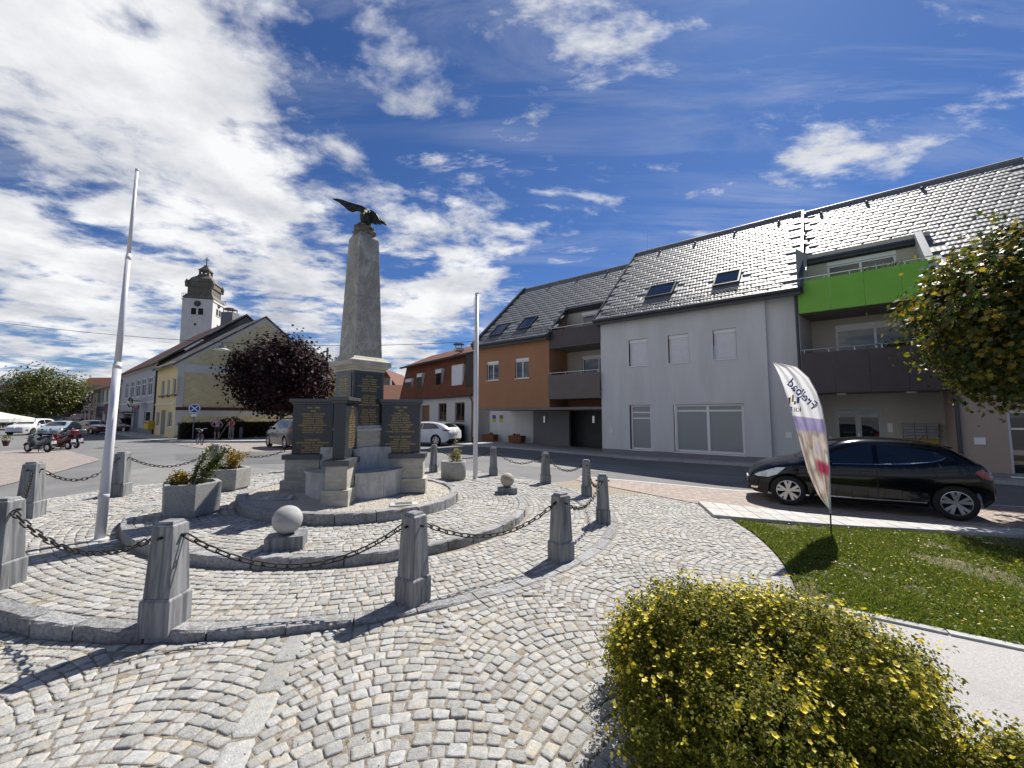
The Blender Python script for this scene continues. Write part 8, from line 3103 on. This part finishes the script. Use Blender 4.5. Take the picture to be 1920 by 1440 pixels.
# ---- two people by the hedge
def person(label, px, py, height, facing, joints, cols, hair):
    """one continuous skinned body; joints are offsets in a 1.75 m figure, x = to the figure's left, y = forward"""
    x, y = gp(px, py)
    z = g(x, y) + .085
    t = thing('person', label, 'person', (x, y, z), facing, 'people by the hedge')
    k = height / 1.75
    names = list(joints)
    me = bpy.data.meshes.new('body')
    par = {n: joints[n][0] for n in names}
    me.from_pydata([tuple(c * k for c in joints[n][1]) for n in names], [(names.index(n), names.index(par[n])) for n in names if par[n]], [])
    o = bpy.data.objects.new('body', me); COL.objects.link(o)
    sm = o.modifiers.new('skin', 'SKIN')
    for i, n in enumerate(names):
        sv = me.skin_vertices[0].data[i]
        r_ = joints[n][2]
        sv.radius = (r_ * k, r_ * k) if not hasattr(r_, '__len__') else (r_[0] * k, r_[1] * k)
        sv.use_root = (n == 'pelvis')
    o.modifiers.new('sub', 'SUBSURF').levels = 2
    dg = bpy.context.evaluated_depsgraph_get()
    m2 = bpy.data.meshes.new_from_object(o.evaluated_get(dg))
    bpy.data.objects.remove(o)
    bo = link_mesh('body', m2, None, t, True)
    bo.name = 'body'
    for c in cols['mats']: m2.materials.append(c)
    for p in m2.polygons:
        c = p.center / k
        p.material_index = cols['rule'](c)
    hm = MB()
    hx, hy, hz_ = [c * k for c in joints['head'][1]]
    hm.lathe([(.0, .135 * k), (.06 * k, .125 * k), (.098 * k, .075 * k), (.107 * k, .02 * k), (.10 * k, -.03 * k), (.085 * k, -.07 * k)], (hx, hy - .018 * k, hz_ + .01 * k), 14)
    hm.build('hair', hair, t, True, local=True)
    fc = MB()
    for sx in (-1, 1):
        fc.lathe([(.0, -.012), (.012, 0), (.0, .012)], (hx + sx * .035 * k, hy + .092 * k, hz_ + .01), 6)
    fc.build('eyes', m_dark, t, local=True)
    ns_ = MB(); ns_.tube([(hx, hy + .088 * k, hz_ + .01), (hx, hy + .118 * k, hz_ - .03)], [.010, .017], 6); ns_.build('nose', cols['mats'][0], t, True, local=True)
    return t, k


m_skin = pm('skin', (.42, .24, .17), (.47, .28, .20), 8, .6)
m_pinks = pm('pink_shirt', (.55, .30, .32), (.62, .36, .38), 9, .8)
m_dshort = pm('dark_green_shorts', (.035, .045, .035), (.05, .06, .045), 9, .85)
m_shoe = pm('white_shoes', (.6, .6, .6), rough=.6)
m_reds = pm('red_top', (.26, .02, .035), (.32, .03, .045), 9, .8)
m_jean = pm('grey_trousers', (.16, .15, .16), (.22, .20, .20), 9, .85)


def fig(arms):
    J = {'pelvis': (None, (0, 0, .95), (.15, .11)), 'waist': ('pelvis', (0, 0, 1.10), (.135, .10)), 'chest': ('waist', (0, .0, 1.32), (.165, .115)), 'neckb': ('chest', (0, 0, 1.46), (.07, .065)),
         'neck': ('neckb', (0, .005, 1.52), .052), 'jaw': ('neck', (0, .025, 1.58), (.068, .078)), 'head': ('jaw', (0, .012, 1.66), (.082, .098)), 'crown': ('head', (0, .0, 1.735), (.05, .06))}
    for s, n in ((1, 'l'), (-1, 'r')):
        J['hip' + n] = ('pelvis', (s * .095, 0, .88), .10)
        J['knee' + n] = ('hip' + n, (s * .11, .02, .49), .062)
        J['calf' + n] = ('knee' + n, (s * .115, -.01, .34), .056)
        J['ank' + n] = ('calf' + n, (s * .12, 0, .09), .038)
        J['toe' + n] = ('ank' + n, (s * .14, .15, .035), .038)
        J['sho' + n] = ('chest', (s * .19, 0, 1.41), .058)
        el, wr_, ha = arms[n]
        J['elb' + n] = ('sho' + n, el, .042)
        J['wri' + n] = ('elb' + n, wr_, .030)
        J['pal' + n] = ('wri' + n, ha, .033)
        d = (Vector(ha) - Vector(wr_)).normalized()
        side_ = d.cross(Vector((0, 0, 1))); side_ = side_.normalized() if side_.length > .1 else Vector((1, 0, 0))
        for q, (o_, l_) in enumerate(((-.026, .062), (-.009, .072), (.009, .068), (.026, .054))):
            tip = Vector(ha) + d * l_ + side_ * o_ + Vector((0, .012, -.01))
            J['f%d%s' % (q, n)] = ('pal' + n, tuple(tip), .010)
        J['th' + n] = ('pal' + n, tuple(Vector(ha) + side_ * .05 + d * .015 + Vector((0, .02, 0))), .011)
    return J


def rule1(c):
    if c.z < .10: return 3
    if .56 < c.z < .98 and abs(c.x) < .24: return 2
    if .96 < c.z < 1.47 and abs(c.x) < .27: return 1
    return 0


def rule2(c):
    if c.z < .10: return 3
    if .22 < c.z < .98 and abs(c.x) < .24: return 2
    if .96 < c.z < 1.45 and abs(c.x) < .20: return 1
    return 0


akimbo = dict(l=((.40, -.10, 1.17), (.24, .05, 1.02), (.19, .08, .99)), r=((-.36, -.02, 1.14), (-.26, .10, .95), (-.23, .13, .90)))
pt, k = person('person in pink shirt and dark shorts standing with hands on hips', 406, 825, 1.72, R(-150), fig(akimbo), dict(mats=[m_skin, m_pinks, m_dshort, m_shoe], rule=rule1), pm('grey_hair', (.28, .25, .22), (.36, .33, .30), 30, .8))
MB().tube([(-.17, .10, 1.46), (0, .15, 1.25), (.17, .10, 1.02)], .018, 6).build('bag_strap', m_plastic, pt, local=True)
hold = dict(l=((.27, .10, 1.16), (.20, .32, 1.02), (.19, .36, .99)), r=((-.28, .08, 1.16), (-.17, .30, 1.08), (-.14, .34, 1.06)))
pt2, k = person('person in red top and grey trousers leaning on a long-handled tool', 434, 825, 1.70, R(165), fig(hold), dict(mats=[m_skin, m_reds, m_jean, m_shoe], rule=rule2), pm('brown_hair', (.06, .035, .02), (.10, .06, .04), 30, .8))
# the tools they hold
px2, py2, pz2 = pt2.location
for off_, tip_, lab, c_ in (((.19, .36, .99), (.62, .62, .0), 'slanted broom held by the person in red', (.35, .33, .22)), ((-.14, .34, 1.06), (-.16, .40, .0), 'upright pale-handled rake held by the person in red', (.50, .47, .38))):
    a_ = Vector(off_); b_ = Vector(tip_)
    rt_ = Matrix.Rotation(R(165), 3, 'Z')
    t = thing('garden_tool', lab, 'tool', tuple(Vector(pt2.location) + rt_ @ Vector((b_.x, b_.y, 0))))
    o_w = Vector(t.location)
    p0, p1 = Vector(pt2.location) + rt_ @ b_ - o_w, Vector(pt2.location) + rt_ @ (a_ + (a_ - b_) * .35) - o_w
    MB().tube([p0, p1], .016, 7).build('handle', pm('tool_wood_%d' % int(off_[0] * 100), c_, rough=.7), t, local=True)
    hb = MB()
    d_ = (p1 - p0).normalized(); s_ = d_.cross(Vector((0, 1, .1))).normalized()
    hb.hexa([tuple(p0 + s_ * a + Vector((0, b, 0)) + d_ * c) for c in (0.0, .09) for a, b in ((-.17, -.025), (.17, -.025), (.17, .025), (-.17, .025))])
    hb.build('head', m_plastic, t, local=True)
